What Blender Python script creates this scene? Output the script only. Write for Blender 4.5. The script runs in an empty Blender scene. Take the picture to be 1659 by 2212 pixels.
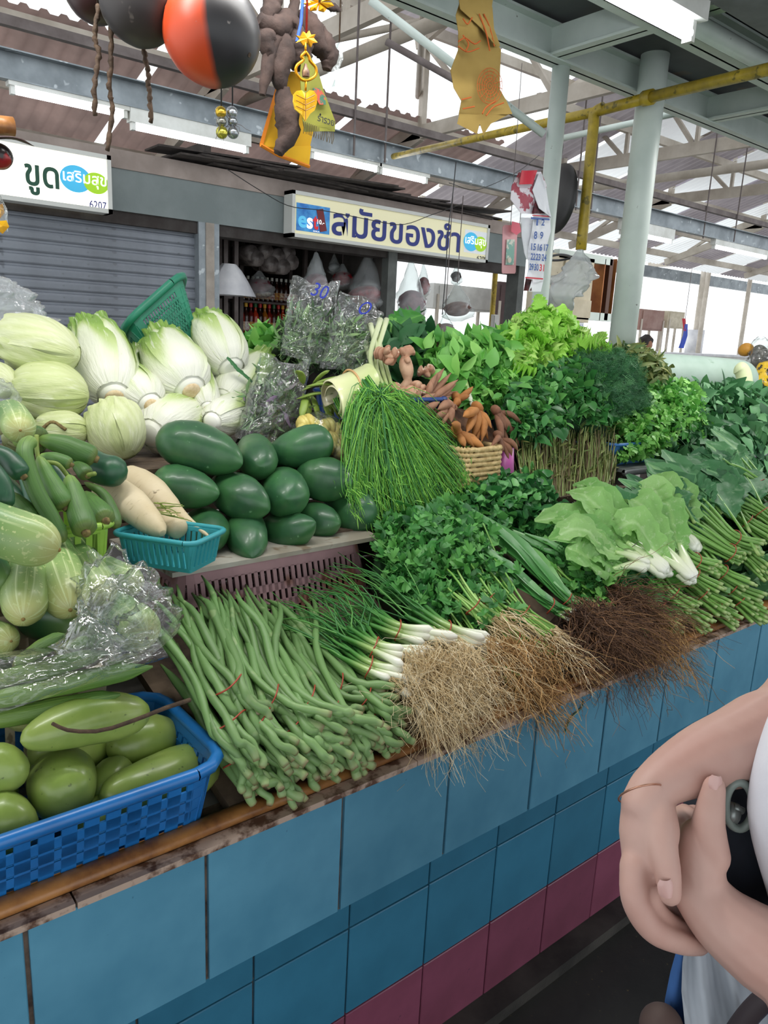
import bpy, bmesh, math, random
import numpy as np
from mathutils import Vector, Matrix, noise as mnoise
SC = bpy.context.scene
COL = SC.collection
R = random.Random(7)
NR = np.random.RandomState(11)
# ---------------------------------------------------------------- camera
F = 1640.0; CX, CY = 829.5, 1106.0; CAMZ = 1.53
FW = np.array([0.61903164, 0.75099151, -0.22980769])
RT = np.array([0.77782646, -0.62670302, 0.04721575])
UP = np.array([0.10856254, 0.20797854, 0.97209007])
CAM = np.array([0, 0, CAMZ])
cd = bpy.data.cameras.new('camera'); camera = bpy.data.objects.new('camera', cd); COL.objects.link(camera)
cd.sensor_fit = 'HORIZONTAL'; cd.sensor_width = 36; cd.lens = F / 1659 * 36; cd.clip_start = .02; cd.clip_end = 200
camera.matrix_world = Matrix(((RT[0], UP[0], -FW[0], 0), (RT[1], UP[1], -FW[1], 0), (RT[2], UP[2], -FW[2], CAMZ), (0, 0, 0, 1)))
SC.camera = camera
# ---------------------------------------------------------------- world, light, exposure
w = bpy.data.worlds.new('overcast_sky'); SC.world = w; w.use_nodes = True
bg = w.node_tree.nodes['Background']; bg.inputs[0].default_value = (.93, .97, 1, 1); bg.inputs[1].default_value = 1.3
SC.view_settings.view_transform = 'Standard'; SC.view_settings.look = 'None'
SC.view_settings.gamma = 1; SC.view_settings.exposure = 0.43; SC.view_settings.use_curve_mapping = False
SC.cycles.max_bounces = 6; SC.cycles.transparent_max_bounces = 16
SC.cycles.caustics_reflective = False; SC.cycles.caustics_refractive = False
try: SC.cycles.sample_clamp_indirect = 4
except Exception: pass

def area_lamp(name, loc, sx, sy, watts, col=(1, .98, .95)):   # unseen area lights added under the canopy to brighten the produce
    l = bpy.data.lights.new(name, 'AREA'); l.shape = 'RECTANGLE'; l.size = sx; l.size_y = sy; l.energy = watts; l.color = col
    o = bpy.data.objects.new(name, l); COL.objects.link(o); o.location = loc; return o
area_lamp('canopy_fill_light', (.35, 1.3, 2.36), 1.2, .04, 12)
area_lamp('canopy_fill_light', (1.2, 1.1, 2.36), 1.2, .04, 6)
area_lamp('canopy_fill_light', (3.6, 1.4, 2.36), 1.2, .04, 16)

# ---------------------------------------------------------------- projection helpers (photograph pixel -> point in the place)
def ray(px, py): return (px - CX) / F * RT - (py - CY) / F * UP + FW
def A(px, py, Y):                       # on the vertical plane Y
    d = ray(px, py); return CAM + d * (Y / d[1])
def AZ(px, py, z):
    d = ray(px, py); return CAM + d * ((z - CAMZ) / d[2])
def AX(px, py, X):
    d = ray(px, py); return CAM + d * (X / d[0])
def AD(px, py, dep):
    return CAM + ray(px, py) * dep
SL0, SLZ, SLS = .93, .80, .46           # the sloping display board
def S(px, py, h=0):
    d = ray(px, py); t = (SLZ + h - SLS * SL0 - CAMZ) / (d[2] - SLS * d[1]); return CAM + d * t
def slz(x, y): return SLZ + (SLS if x > 1.2 else .24) * (y - SL0)
ORD = ['first', 'second', 'third', 'fourth', 'fifth', 'sixth', 'seventh', 'eighth', 'ninth', 'tenth', 'eleventh', 'twelfth', 'thirteenth', 'fourteenth', 'fifteenth', 'sixteenth']
def dep(p): return float(np.dot(np.asarray(p) - CAM, FW))
def px2m(n, p): return n * dep(p) / F
def V3(*a): return np.array(a, float)
def nrm(v):
    v = np.asarray(v, float); n = np.linalg.norm(v); return v / n if n > 1e-9 else V3(0, 0, 1)

# ---------------------------------------------------------------- materials
def hx(s, a=1):
    s = s.lstrip('#'); f = lambda u: u / 12.92 if u <= .04045 else ((u + .055) / 1.055) ** 2.4
    return tuple(f(int(s[i:i + 2], 16) / 255) for i in (0, 2, 4)) + (a,)
MATS = {}
def M(name, c, c2=None, sc=8, rough=.5, bump=0, bsc=None, metal=0, grad=None, streak=None, scol=None, sfreq=(30, 2), samt=.6,
      rnd=None, orn=0.0, emis=0, spec=.5, transl=0, coat=0, spots=None, spotc='#4a4a30', spott=.62, wavy=None, alpha=None, edge=(.35, .65), sweave=0):
    if name in MATS: return MATS[name]
    m = bpy.data.materials.new(name); m.use_nodes = True; MATS[name] = m
    nt = m.node_tree; N = nt.nodes; L = nt.links; bs = N['Principled BSDF']; out = N['Material Output']
    tc = N.new('ShaderNodeTexCoord')
    def ns(scale, vec=None, detail=4, rg=.6):
        n = N.new('ShaderNodeTexNoise'); n.inputs['Scale'].default_value = scale; n.inputs['Detail'].default_value = detail
        n.inputs['Roughness'].default_value = rg; L.new(vec or tc.outputs['Object'], n.inputs['Vector']); return n.outputs['Fac']
    def ramp(f, stops):
        r = N.new('ShaderNodeValToRGB'); L.new(f, r.inputs[0]); e = r.color_ramp.elements
        while len(e) < len(stops): e.new(.5)
        for i, (p, cc) in enumerate(stops): e[i].position = p; e[i].color = cc if isinstance(cc, tuple) else hx(cc)
        return r.outputs[0]
    def mix(f, a, b, typ='MIX'):
        x = N.new('ShaderNodeMix'); x.data_type = 'RGBA'; x.blend_type = typ
        if isinstance(f, (int, float)): x.inputs[0].default_value = f
        else: L.new(f, x.inputs[0])
        for k, v in ((6, a), (7, b)):
            if isinstance(v, tuple): x.inputs[k].default_value = v
            else: L.new(v, x.inputs[k])
        return x.outputs[2]
    col = hx(c)
    if grad:
        sp = N.new('ShaderNodeSeparateXYZ'); L.new(tc.outputs['UV'], sp.inputs[0]); col = ramp(sp.outputs[1], grad)
    if c2:
        f = ramp(ns(sc), [(edge[0], (0, 0, 0, 1)), (edge[1], (1, 1, 1, 1))]); col = mix(f, col, hx(c2))
    if rnd:
        at = N.new('ShaderNodeAttribute'); at.attribute_name = 'rnd'; n = len(rnd); rnd = [tuple(min(1, x * 1.22) for x in hx(q)[:3]) + (1,) if name != 'napa_leaf' and name != 'cabbage_leaf' else q for q in rnd]
        rr = ramp(at.outputs['Fac'], [(i / (n - 1), rnd[i]) for i in range(n)]); col = rr if not c2 else mix(.75, col, rr)
    if streak:
        mp = N.new('ShaderNodeMapping'); L.new(tc.outputs['UV'], mp.inputs[0]); mp.inputs['Scale'].default_value = (sfreq[0], sfreq[1], 1)
        f = ns(1, mp.outputs[0], 3); f = ramp(f, [(streak, (0, 0, 0, 1)), (min(1, streak + .12), (samt,) * 3 + (1,))]); col = mix(f, col, hx(scol))
    if spots:
        f = ramp(ns(spots, detail=2), [(spott, (0, 0, 0, 1)), (spott + .05, (.8, .8, .8, 1))]); col = mix(f, col, hx(spotc))
    if orn:
        oi = N.new('ShaderNodeObjectInfo'); hs = N.new('ShaderNodeHueSaturation')
        mr = N.new('ShaderNodeMapRange'); L.new(oi.outputs['Random'], mr.inputs[0]); mr.inputs[3].default_value = 1 - orn; mr.inputs[4].default_value = 1 + orn
        L.new(mr.outputs[0], hs.inputs['Value'])
        if isinstance(col, tuple): hs.inputs['Color'].default_value = col
        else: L.new(col, hs.inputs['Color'])
        col = hs.outputs[0]
    if isinstance(col, tuple): bs.inputs['Base Color'].default_value = col
    else: L.new(col, bs.inputs['Base Color'])
    bs.inputs['Roughness'].default_value = rough; bs.inputs['Metallic'].default_value = metal
    bs.inputs['Specular IOR Level'].default_value = spec
    if coat: bs.inputs['Coat Weight'].default_value = coat; bs.inputs['Coat Roughness'].default_value = .15
    if emis:
        bs.inputs['Emission Strength'].default_value = emis
        if isinstance(col, tuple): bs.inputs['Emission Color'].default_value = col
        else: L.new(col, bs.inputs['Emission Color'])
    if bump or wavy:
        b = N.new('ShaderNodeBump'); b.inputs['Strength'].default_value = min(1, (bump or .3)); b.inputs['Distance'].default_value = .004
        if wavy:
            mp = N.new('ShaderNodeMapping'); L.new(tc.outputs['UV'], mp.inputs[0]); mp.inputs['Scale'].default_value = (wavy[0], wavy[1], 1)
            L.new(ns(1, mp.outputs[0], 3), b.inputs['Height'])
        else: L.new(ns(bsc or sc * 4), b.inputs['Height'])
        L.new(b.outputs[0], bs.inputs['Normal'])
    if transl:
        t = N.new('ShaderNodeBsdfTranslucent'); mx = N.new('ShaderNodeMixShader'); mx.inputs[0].default_value = transl
        if isinstance(col, tuple): t.inputs[0].default_value = col
        else: L.new(col, t.inputs[0])
        L.new(bs.outputs[0], mx.inputs[1]); L.new(t.outputs[0], mx.inputs[2]); L.new(mx.outputs[0], out.inputs[0])
    return m
def film(name, tint='#ffffff', cloud=.05, gloss=.3, sc=45, rough=.08):
    """thin clear plastic: mostly see-through, glossy on creases"""
    if name in MATS: return MATS[name]
    m = bpy.data.materials.new(name); m.use_nodes = True; MATS[name] = m
    nt = m.node_tree; N = nt.nodes; L = nt.links; N.remove(N['Principled BSDF']); out = N['Material Output']
    tr = N.new('ShaderNodeBsdfTransparent'); tr.inputs[0].default_value = hx('#f4f8f6')
    gl = N.new('ShaderNodeBsdfGlossy'); gl.inputs['Roughness'].default_value = rough
    df = N.new('ShaderNodeBsdfDiffuse'); df.inputs[0].default_value = hx(tint)
    tc = N.new('ShaderNodeTexCoord'); n = N.new('ShaderNodeTexNoise'); n.inputs['Scale'].default_value = sc; n.inputs['Detail'].default_value = 2
    n.inputs['Distortion'].default_value = 1.2
    L.new(tc.outputs['Object'], n.inputs[0]); b = N.new('ShaderNodeBump'); b.inputs['Strength'].default_value = .55; b.inputs['Distance'].default_value = .006
    L.new(n.outputs[0], b.inputs['Height']); L.new(b.outputs[0], gl.inputs['Normal'])
    lw = N.new('ShaderNodeLayerWeight'); lw.inputs[0].default_value = .35; L.new(b.outputs[0], lw.inputs['Normal'])
    mr = N.new('ShaderNodeMapRange'); L.new(lw.outputs['Facing'], mr.inputs[0]); mr.inputs[1].default_value = .15; mr.inputs[3].default_value = gloss * .12; mr.inputs[4].default_value = gloss * 1.8
    m1 = N.new('ShaderNodeMixShader'); m1.inputs[0].default_value = cloud; L.new(tr.outputs[0], m1.inputs[1]); L.new(df.outputs[0], m1.inputs[2])
    m2 = N.new('ShaderNodeMixShader'); L.new(mr.outputs[0], m2.inputs[0]); L.new(m1.outputs[0], m2.inputs[1]); L.new(gl.outputs[0], m2.inputs[2])
    L.new(m2.outputs[0], out.inputs[0]); return m

# ---------------------------------------------------------------- objects
def tag(o, label=None, cat=None, group=None, kind=None):
    if label: o['label'] = label
    if cat: o['category'] = cat
    if group: o['group'] = group
    if kind: o['kind'] = kind
    return o
def thing(name, label, cat, loc=(0, 0, 0), group=None, rz=0, kind=None):
    o = bpy.data.objects.new(name, None); COL.objects.link(o); o.empty_display_size = .05
    o.location = Vector([float(x) for x in loc]); o.rotation_euler = (0, 0, rz)
    PW[o.name] = np.array(loc, float)
    return tag(o, label, cat, group, kind)
PW = {}
def mk(name, V, Fc, mat, parent=None, smooth=True, rnd=None, uv=None, kind=None, loc=None, midx=None):
    """mesh object from world-space vertices; origin put at loc (or the parent's place, or the mesh centre)"""
    V = np.asarray(V, float).reshape(-1, 3)
    me = bpy.data.meshes.new(name)
    if parent is not None and loc is None:
        off = origin_of(parent)
    elif loc is not None: off = np.array(loc, float)
    else: off = V.mean(0) if len(V) else V3(0, 0, 0); off = V3(off[0], off[1], V[:, 2].min())
    Vl = V - off
    if isinstance(Fc, np.ndarray):
        k = Fc.shape[1]; nf = Fc.shape[0]
        me.vertices.add(len(Vl)); me.vertices.foreach_set('co', Vl.ravel().astype(np.float32))
        me.loops.add(nf * k); me.loops.foreach_set('vertex_index', Fc.ravel().astype(np.int32))
        me.polygons.add(nf); me.polygons.foreach_set('loop_start', np.arange(0, nf * k, k, dtype=np.int32))
        try: me.polygons.foreach_set('loop_total', np.full(nf, k, np.int32))
        except Exception: pass
        me.update(calc_edges=True)
    else:
        me.from_pydata([tuple(v) for v in Vl], [], [tuple(int(i) for i in f) for f in Fc]); me.update()
    if smooth and len(me.polygons): me.polygons.foreach_set('use_smooth', np.ones(len(me.polygons), bool))
    if uv is not None:
        ul = me.uv_layers.new(name='UVMap'); li = np.empty(len(me.loops), np.int32); me.loops.foreach_get('vertex_index', li)
        ul.data.foreach_set('uv', np.asarray(uv, np.float32)[li].ravel())
    if rnd is not None:
        a = me.attributes.new('rnd', 'FLOAT', 'POINT'); a.data.foreach_set('value', np.asarray(rnd, np.float32))
    for mm in (mat if isinstance(mat, (list, tuple)) else [mat]): me.materials.append(mm)
    if midx is not None: me.polygons.foreach_set('material_index', np.asarray(midx, np.int32))
    o = bpy.data.objects.new(name, me); COL.objects.link(o)
    if parent is not None:
        o.parent = parent; o.location = Vector(off - origin_of(parent))
        PW[o.name] = off
    else:
        o.location = Vector(off); PW[o.name] = off
    if kind: o['kind'] = kind
    return o
def origin_of(o): return PW[o.name]
def dup(root, loc, label=None, group=None, rz=None, sc=None, cat=None):
    r = root.copy(); COL.objects.link(r); r.location = Vector([float(x) for x in loc]); PW[r.name] = np.array(loc, float)
    if rz is not None: r.rotation_euler = (0, 0, rz)
    if sc is not None: r.scale = (sc, sc, sc) if isinstance(sc, (int, float)) else sc
    if label: r['label'] = label
    if group: r['group'] = group
    for ch in list(root.children):
        c = ch.copy(); COL.objects.link(c); c.parent = r
        for g in ch.children:
            d = g.copy(); COL.objects.link(d); d.parent = c
    return r

class B:
    """collects shapes, then links them as one mesh"""
    def __init__(s): s.V = []; s.F = []; s.U = []; s.n = 0
    def add(s, V, Fc, U=None):
        V = np.asarray(V, float); s.V.append(V); s.F += [tuple(i + s.n for i in f) for f in Fc]
        s.U.append(np.asarray(U, float) if U is not None else np.zeros((len(V), 2))); s.n += len(V); return s
    def box(s, c, size, rot=None, taper=1.0):
        hx_, hy, hz = np.array(size) / 2
        P = np.array([(x * hx_ * (taper if z < 0 else 1), y * hy * (taper if z < 0 else 1), z * hz) for z in (-1, 1) for y in (-1, 1) for x in (-1, 1)])
        if rot is not None: P = P @ np.asarray(rot).T
        return s.add(P + np.asarray(c), [(0, 2, 3, 1), (4, 5, 7, 6), (0, 1, 5, 4), (2, 6, 7, 3), (0, 4, 6, 2), (1, 3, 7, 5)])
    def span(s, x0, x1, y0, y1, z0, z1):
        return s.box(((x0 + x1) / 2, (y0 + y1) / 2, (z0 + z1) / 2), (x1 - x0, y1 - y0, z1 - z0))
    def tube(s, pts, r, n=8, cap=True):
        V, Fc, U = tube_geo(pts, r, n, cap); return s.add(V, Fc, U)
    def bar(s, a, b, w_, h_):
        a = np.asarray(a, float); b = np.asarray(b, float); d = b - a; L = np.linalg.norm(d); y = d / L
        x = np.cross(y, V3(0, 0, 1)); x = nrm(x) if np.linalg.norm(x) > 1e-3 else V3(1, 0, 0); z = np.cross(x, y)
        return s.box((a + b) / 2, (w_, L, h_), rot=np.stack([x, y, z], 1))
    def build(s, name, mat, parent=None, smooth=False, **k):
        return mk(name, np.concatenate(s.V), s.F, mat, parent, smooth, uv=np.concatenate(s.U), **k)
def frames(P):
    P = np.asarray(P, float); T = np.gradient(P, axis=0); T /= np.maximum(np.linalg.norm(T, axis=1), 1e-9)[:, None]
    a = V3(0, 0, 1) if abs(T[0][2]) < .9 else V3(1, 0, 0)
    X = []; x = nrm(np.cross(a, T[0]))
    for t in T: x = nrm(x - t * np.dot(x, t)); X.append(x)
    X = np.array(X); Y = np.cross(T, X); return T, X, Y
def tube_geo(pts, r, n=8, cap=True, sq=1.0):
    P = np.asarray(pts, float); m = len(P); T, X, Y = frames(P); r = np.broadcast_to(np.asarray(r, float), (m,))
    an = np.arange(n) * 2 * math.pi / n
    V = P[:, None] + r[:, None, None] * (np.cos(an)[None, :, None] * X[:, None] + sq * np.sin(an)[None, :, None] * Y[:, None])
    V = V.reshape(-1, 3); Fc = []
    for i in range(m - 1):
        for j in range(n):
            k = (j + 1) % n; Fc.append((i * n + j, i * n + k, (i + 1) * n + k, (i + 1) * n + j))
    if cap: Fc.append(tuple(range(n - 1, -1, -1))); Fc.append(tuple((m - 1) * n + j for j in range(n)))
    U = np.stack([np.tile(np.abs(an / math.pi - 1), m), np.repeat(np.linspace(0, 1, m), n)], 1)
    return V, Fc, U
def spline(P, n=24):
    P = np.asarray(P, float)
    if len(P) == 2: return P[0] + (P[1] - P[0]) * np.linspace(0, 1, n)[:, None]
    Q = np.vstack([2 * P[0] - P[1], P, 2 * P[-1] - P[-2]]); k = len(P) - 1; out = []
    for u in np.linspace(0, k - 1e-6, n):
        i = int(u); t = u - i; a, b, c, d = Q[i:i + 4]
        out.append(.5 * (2 * b + (c - a) * t + (2 * a - 5 * b + 4 * c - d) * t * t + (3 * b - a - 3 * c + d) * t ** 3))
    return np.array(out)
def body(name, pts, r, prof, mat, parent=None, n=22, m=26, ribs=0, ribd=.05, lump=.03, lsc=6, sq=1.0, seed=0, kind=None):
    """round vegetable: a closed skin around a bent spine; prof(t) gives the radius 0..1"""
    P = spline(pts, m); T, X, Y = frames(P)
    if sq != 1.0: pass
    t = (1 - np.cos(np.linspace(0, math.pi, m))) / 2; P = np.array([np.interp(t, np.linspace(0, 1, m), P[:, k]) for k in range(3)]).T
    an = np.arange(n) * 2 * math.pi / n
    rr = np.array([prof(a) for a in t])[:, None] * r * (1 + ribd * np.cos(ribs * an)[None, :] if ribs else 1) * np.ones((m, n))
    rr *= 1 + lump * np.array([[mnoise.noise(Vector((math.cos(a) * lsc * .3, math.sin(a) * lsc * .3, tt * lsc * .6 + seed * 7.3))) for a in an] for tt in t])
    V = P[:, None] + rr[:, :, None] * (np.cos(an)[None, :, None] * X[:, None] + sq * np.sin(an)[None, :, None] * Y[:, None])
    V = V.reshape(-1, 3); Fc = []
    for i in range(m - 1):
        for j in range(n):
            k = (j + 1) % n; Fc.append((i * n + j, i * n + k, (i + 1) * n + k, (i + 1) * n + j))
    Fc.append(tuple(range(n - 1, -1, -1))); Fc.append(tuple((m - 1) * n + j for j in range(n)))
    U = np.stack([np.tile(np.abs(an / math.pi - 1), m), np.repeat(t, n)], 1)
    return mk(name, V, Fc, mat, parent, uv=U, kind=kind)
ell = lambda t: math.sqrt(max(0, 1 - (2 * t - 1) ** 2)) + .015
def capsule(k):
    return lambda t: (math.sqrt(max(0, 1 - (1 - min(t, 1 - t) / k) ** 2)) if min(t, 1 - t) < k else 1) + .01

# ---------------------------------------------------------------- leaves
def LT(kind):
    """leaf templates: +Y length 1, triangles"""
    if kind in ('broad', 'oval', 'narrow', 'round', 'big'):
        wd = dict(broad=.27, oval=.33, narrow=.11, round=.43, big=.4)[kind]; rows = 5 if kind != 'big' else 8
        tt = np.linspace(0, 1, rows); V = []
        for i, t in enumerate(tt):
            ww = wd * math.sin(math.pi * min(.999, t ** (.75 if kind != 'big' else .9)) ) ** .8 + .012
            cz = -.22 * t * t; wv = .05 * math.sin(i * 2.1) if kind == 'big' else 0
            V += [(-ww, t, cz + ww * .35 + wv), (0, t, cz), (ww, t, cz + ww * .3 - wv)]
        Fc = []
        for i in range(rows - 1):
            a = i * 3
            for q in (0, 1): Fc += [(a + q, a + q + 1, a + q + 4), (a + q, a + q + 4, a + q + 3)]
        return np.array(V), np.array(Fc)
    if kind == 'blade':
        tt = np.linspace(0, 1, 6); V = []
        for t in tt:
            ww = .045 * (1 - t) ** .5 * (.55 + .9 * t) + .004; V += [(-ww, t, -.25 * t ** 2 + ww * .6), (0, t, -.25 * t ** 2), (ww, t, -.25 * t ** 2 + ww * .6)]
        Fc = []
        for i in range(5):
            a = i * 3
            for q in (0, 1): Fc += [(a + q, a + q + 1, a + q + 4), (a + q, a + q + 4, a + q + 3)]
        return np.array(V), np.array(Fc)
    if kind == 'lobed':
        V = [(0, 0, 0)]; pts = []
        for c, l in ((-70, .62), (-32, .75), (0, 1.0), (32, .75), (70, .62)):
            for da, k in ((-17, .58), (-9, .9), (0, .86), (6, 1.0), (12, .85), (17, .5)):
                a = math.radians(c + da); pts.append((math.sin(a) * l * k * .8, .15 + math.cos(a) * l * k * .85, -.1 * (l * k) ** 2 + .06 * math.sin(a * 5)))
        V += [(0, .18, 0)] + pts; n = len(pts)
        Fc = [(1, 2 + i + 1, 2 + i) for i in range(n - 1)] + [(0, 1, 2), (0, 2 + n - 1, 1)]
        return np.array(V), np.array(Fc)
    if kind == 'feather':
        V = []; Fc = []
        def sp(a, b, wd):
            k = len(V); a = np.array(a); b = np.array(b); d = nrm(b - a); s_ = np.cross(d, V3(0, 0, 1)) * wd
            V.extend([a - s_, a + s_, b]); Fc.append((k, k + 1, k + 2))
        sp((0, 0, 0), (0, 1, -.15), .02)
        for i in range(7):
            t = .2 + .11 * i; l = .42 * (1.15 - t)
            for s_ in (-1, 1):
                sp((0, t, -.1 * t), (s_ * l, t + l * .7, -.1 * t + .08 * (i % 3)), .017)
                sp((s_ * l * .5, t + l * .35, 0), (s_ * l * .55, t + l * .9, .05), .014)
        return np.array(V), np.array(Fc)
    if kind == 'frill':
        V = [(0, 0, 0)]; Fc = []; n = 22
        for k, rr in enumerate((.35, .7, .92, 1.08)):
            for j in range(n):
                a = math.radians(-80 + 160 * j / (n - 1)); am = (0, .06, .16, .26)[k]
                V.append((math.sin(a) * rr * .55, math.cos(a) * rr, am * math.sin(j * 2.4 + k) - .1 * rr * rr))
        for j in range(n - 1): Fc.append((0, 1 + j + 1, 1 + j))
        for k in range(3):
            for j in range(n - 1):
                a = 1 + k * n + j; Fc += [(a, a + 1, a + n + 1), (a, a + n + 1, a + n)]
        return np.array(V), np.array(Fc)
TPL = {}
def scatter(name, parent, mat, P, D, Nn, size, kind, wid=1.0, stuff=True, rnd=None):
    if kind not in TPL: TPL[kind] = LT(kind)
    TV, TF = TPL[kind]; P = np.asarray(P, float); n = len(P); D = np.asarray(D, float); D = D / np.linalg.norm(D, axis=1)[:, None]
    Nn = np.asarray(Nn, float); X = np.cross(D, Nn); X /= np.maximum(np.linalg.norm(X, axis=1), 1e-6)[:, None]; Z = np.cross(X, D)
    size = np.broadcast_to(size, (n,)); wj = NR.uniform(.8, 1.2, n) * wid; cj = NR.uniform(.4, 2.2, n)
    V = P[:, None] + size[:, None, None] * (TV[None, :, 0, None] * wj[:, None, None] * X[:, None] + TV[None, :, 1, None] * D[:, None] + TV[None, :, 2, None] * cj[:, None, None] * Z[:, None])
    k = len(TV); Fc = (TF[None] + (np.arange(n) * k)[:, None, None]).reshape(-1, 3)
    rv = np.repeat(NR.uniform(0, 1, n) if rnd is None else rnd, k)
    U = np.tile(np.stack([TV[:, 0] + .5, TV[:, 1]], 1), (n, 1))
    return mk(name, V.reshape(-1, 3), Fc, mat, parent, rnd=rv, uv=U, kind='stuff' if stuff else None)
def strands(name, parent, mat, polys, r, n=4, taper=.5, stuff=True, rlist=None, cap=False):
    """many thin tubes with the same number of points, as one mesh"""
    P = np.asarray(polys, float); N_, m = P.shape[:2]
    T = np.gradient(P, axis=1); T /= np.maximum(np.linalg.norm(T, axis=2), 1e-9)[:, :, None]
    a = V3(.3, .2, .93); X = np.cross(T, a); X /= np.maximum(np.linalg.norm(X, axis=2), 1e-6)[:, :, None]; Y = np.cross(T, X)
    an = np.arange(n) * 2 * math.pi / n; rr = np.linspace(1, taper, m)[None, :] * (np.broadcast_to(r, (N_,))[:, None])
    V = P[:, :, None] + rr[:, :, None, None] * (np.cos(an)[None, None, :, None] * X[:, :, None] + np.sin(an)[None, None, :, None] * Y[:, :, None])
    base = (np.arange(N_) * m * n)[:, None, None, None]; i = (np.arange(m - 1) * n)[None, :, None, None]; j = np.arange(n)[None, None, :, None]; k = (j + 1) % n
    q = np.concatenate([base + i + j, base + i + k, base + i + n + k, base + i + n + j], 3).reshape(-1, 4)
    rv = np.repeat(NR.uniform(0, 1, N_), m * n)
    U = np.stack([np.tile(an / 6.283, N_ * m), np.tile(np.repeat(np.linspace(0, 1, m), n), N_)], 1)
    return mk(name, V.reshape(-1, 3), q, mat, parent, rnd=rv, uv=U, kind='stuff' if stuff else None)
def wig(a, b, n, amp, m=7, sag=0.0, spread0=0.0, spread1=0.0):
    """n wandering polylines from around a to around b"""
    a = np.asarray(a, float); b = np.asarray(b, float); t = np.linspace(0, 1, m)[None, :, None]
    A0 = a + NR.normal(0, 1, (n, 1, 3)) * spread0; B0 = b + NR.normal(0, 1, (n, 1, 3)) * spread1
    P = A0 + (B0 - A0) * t + np.cumsum(NR.normal(0, amp, (n, m, 3)), axis=1) * (t ** .5); P[:, :, 2] -= sag * (t[0, :, 0] ** 2)[None]
    return P
def quadgrid(c, nu, nv, bulge=0, bdir=None):
    """c = corners tl,tr,br,bl -> grid of points (nv rows down, nu columns)"""
    tl, tr, br, bl = [np.asarray(x, float) for x in c]; u = np.linspace(0, 1, nu)[None, :, None]; v = np.linspace(0, 1, nv)[:, None, None]
    P = (tl * (1 - u) + tr * u) * (1 - v) + (bl * (1 - u) + br * u) * v
    nn = nrm(np.cross(tr - tl, tl - bl)) if bdir is None else nrm(bdir)
    if np.dot(nn, CAM - P.mean((0, 1))) < 0: nn = -nn
    P = P + nn * (bulge * (np.sin(math.pi * u) ** .7) * (np.sin(math.pi * v) ** .7))
    return P, nn
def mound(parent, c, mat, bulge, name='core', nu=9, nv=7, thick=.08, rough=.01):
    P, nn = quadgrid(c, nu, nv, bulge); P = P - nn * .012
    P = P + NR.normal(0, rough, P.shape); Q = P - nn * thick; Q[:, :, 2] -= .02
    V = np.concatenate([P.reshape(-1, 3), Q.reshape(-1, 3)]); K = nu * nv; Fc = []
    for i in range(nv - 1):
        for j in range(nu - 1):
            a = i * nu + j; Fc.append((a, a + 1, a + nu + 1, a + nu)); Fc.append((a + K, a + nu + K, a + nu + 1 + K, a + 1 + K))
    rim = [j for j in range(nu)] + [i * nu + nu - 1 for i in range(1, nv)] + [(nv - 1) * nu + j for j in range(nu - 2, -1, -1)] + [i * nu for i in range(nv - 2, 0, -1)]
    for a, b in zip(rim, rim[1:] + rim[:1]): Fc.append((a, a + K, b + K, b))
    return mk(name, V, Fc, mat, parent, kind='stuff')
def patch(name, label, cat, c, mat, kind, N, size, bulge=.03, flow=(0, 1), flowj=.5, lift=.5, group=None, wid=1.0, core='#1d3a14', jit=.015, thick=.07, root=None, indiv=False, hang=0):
    """a heap of leaves over the quad c (tl,tr,br,bl); flow in the (u,v) frame says where leaf tips point"""
    c = [np.asarray(x, float) for x in c]; cen = sum(c) / 4; base = V3(cen[0], cen[1], min(x[2] for x in c))
    o = root or thing(name, label, cat, base, group)
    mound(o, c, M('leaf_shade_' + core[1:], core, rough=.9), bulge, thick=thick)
    u = NR.uniform(-.03, 1.03, N); v = NR.uniform(-.03, 1.03, N); tl, tr, br, bl = c
    P = (tl * (1 - u)[:, None] + tr * u[:, None]) * (1 - v)[:, None] + (bl * (1 - u)[:, None] + br * u[:, None]) * v[:, None]
    nn = nrm(np.cross(tr - tl, tl - bl)); nn = -nn if np.dot(nn, CAM - cen) < 0 else nn
    uc = np.clip(u, 0, 1); vc = np.clip(v, 0, 1)
    P = P + nn * (bulge * (np.sin(math.pi * uc) ** .7) * (np.sin(math.pi * vc) ** .7))[:, None] + NR.normal(0, jit, (N, 3))
    ud = nrm(tr - tl); vd = nrm(bl - tl)
    D = ud * flow[0] + vd * flow[1] + NR.normal(0, flowj, (N, 3)) + nn * lift * NR.uniform(0, 1, N)[:, None]; D[:, 2] -= hang
    Nn = nn + NR.normal(0, .45, (N, 3)); sz = size * NR.uniform(.65, 1.25, N)
    P = P - D / np.linalg.norm(D, axis=1)[:, None] * sz[:, None] * .4
    if indiv:
        order = np.argsort(-sz); big = order[:indiv]; rest = order[indiv:]
        for i in big: scatter('leaf', o, mat, P[i:i + 1], D[i:i + 1], Nn[i:i + 1], sz[i:i + 1], kind, wid, stuff=False)
        if len(rest): scatter('foliage', o, mat, P[rest], D[rest], Nn[rest], sz[rest], kind, wid)
    else: scatter('foliage', o, mat, P, D, Nn, sz, kind, wid)
    return o
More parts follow.
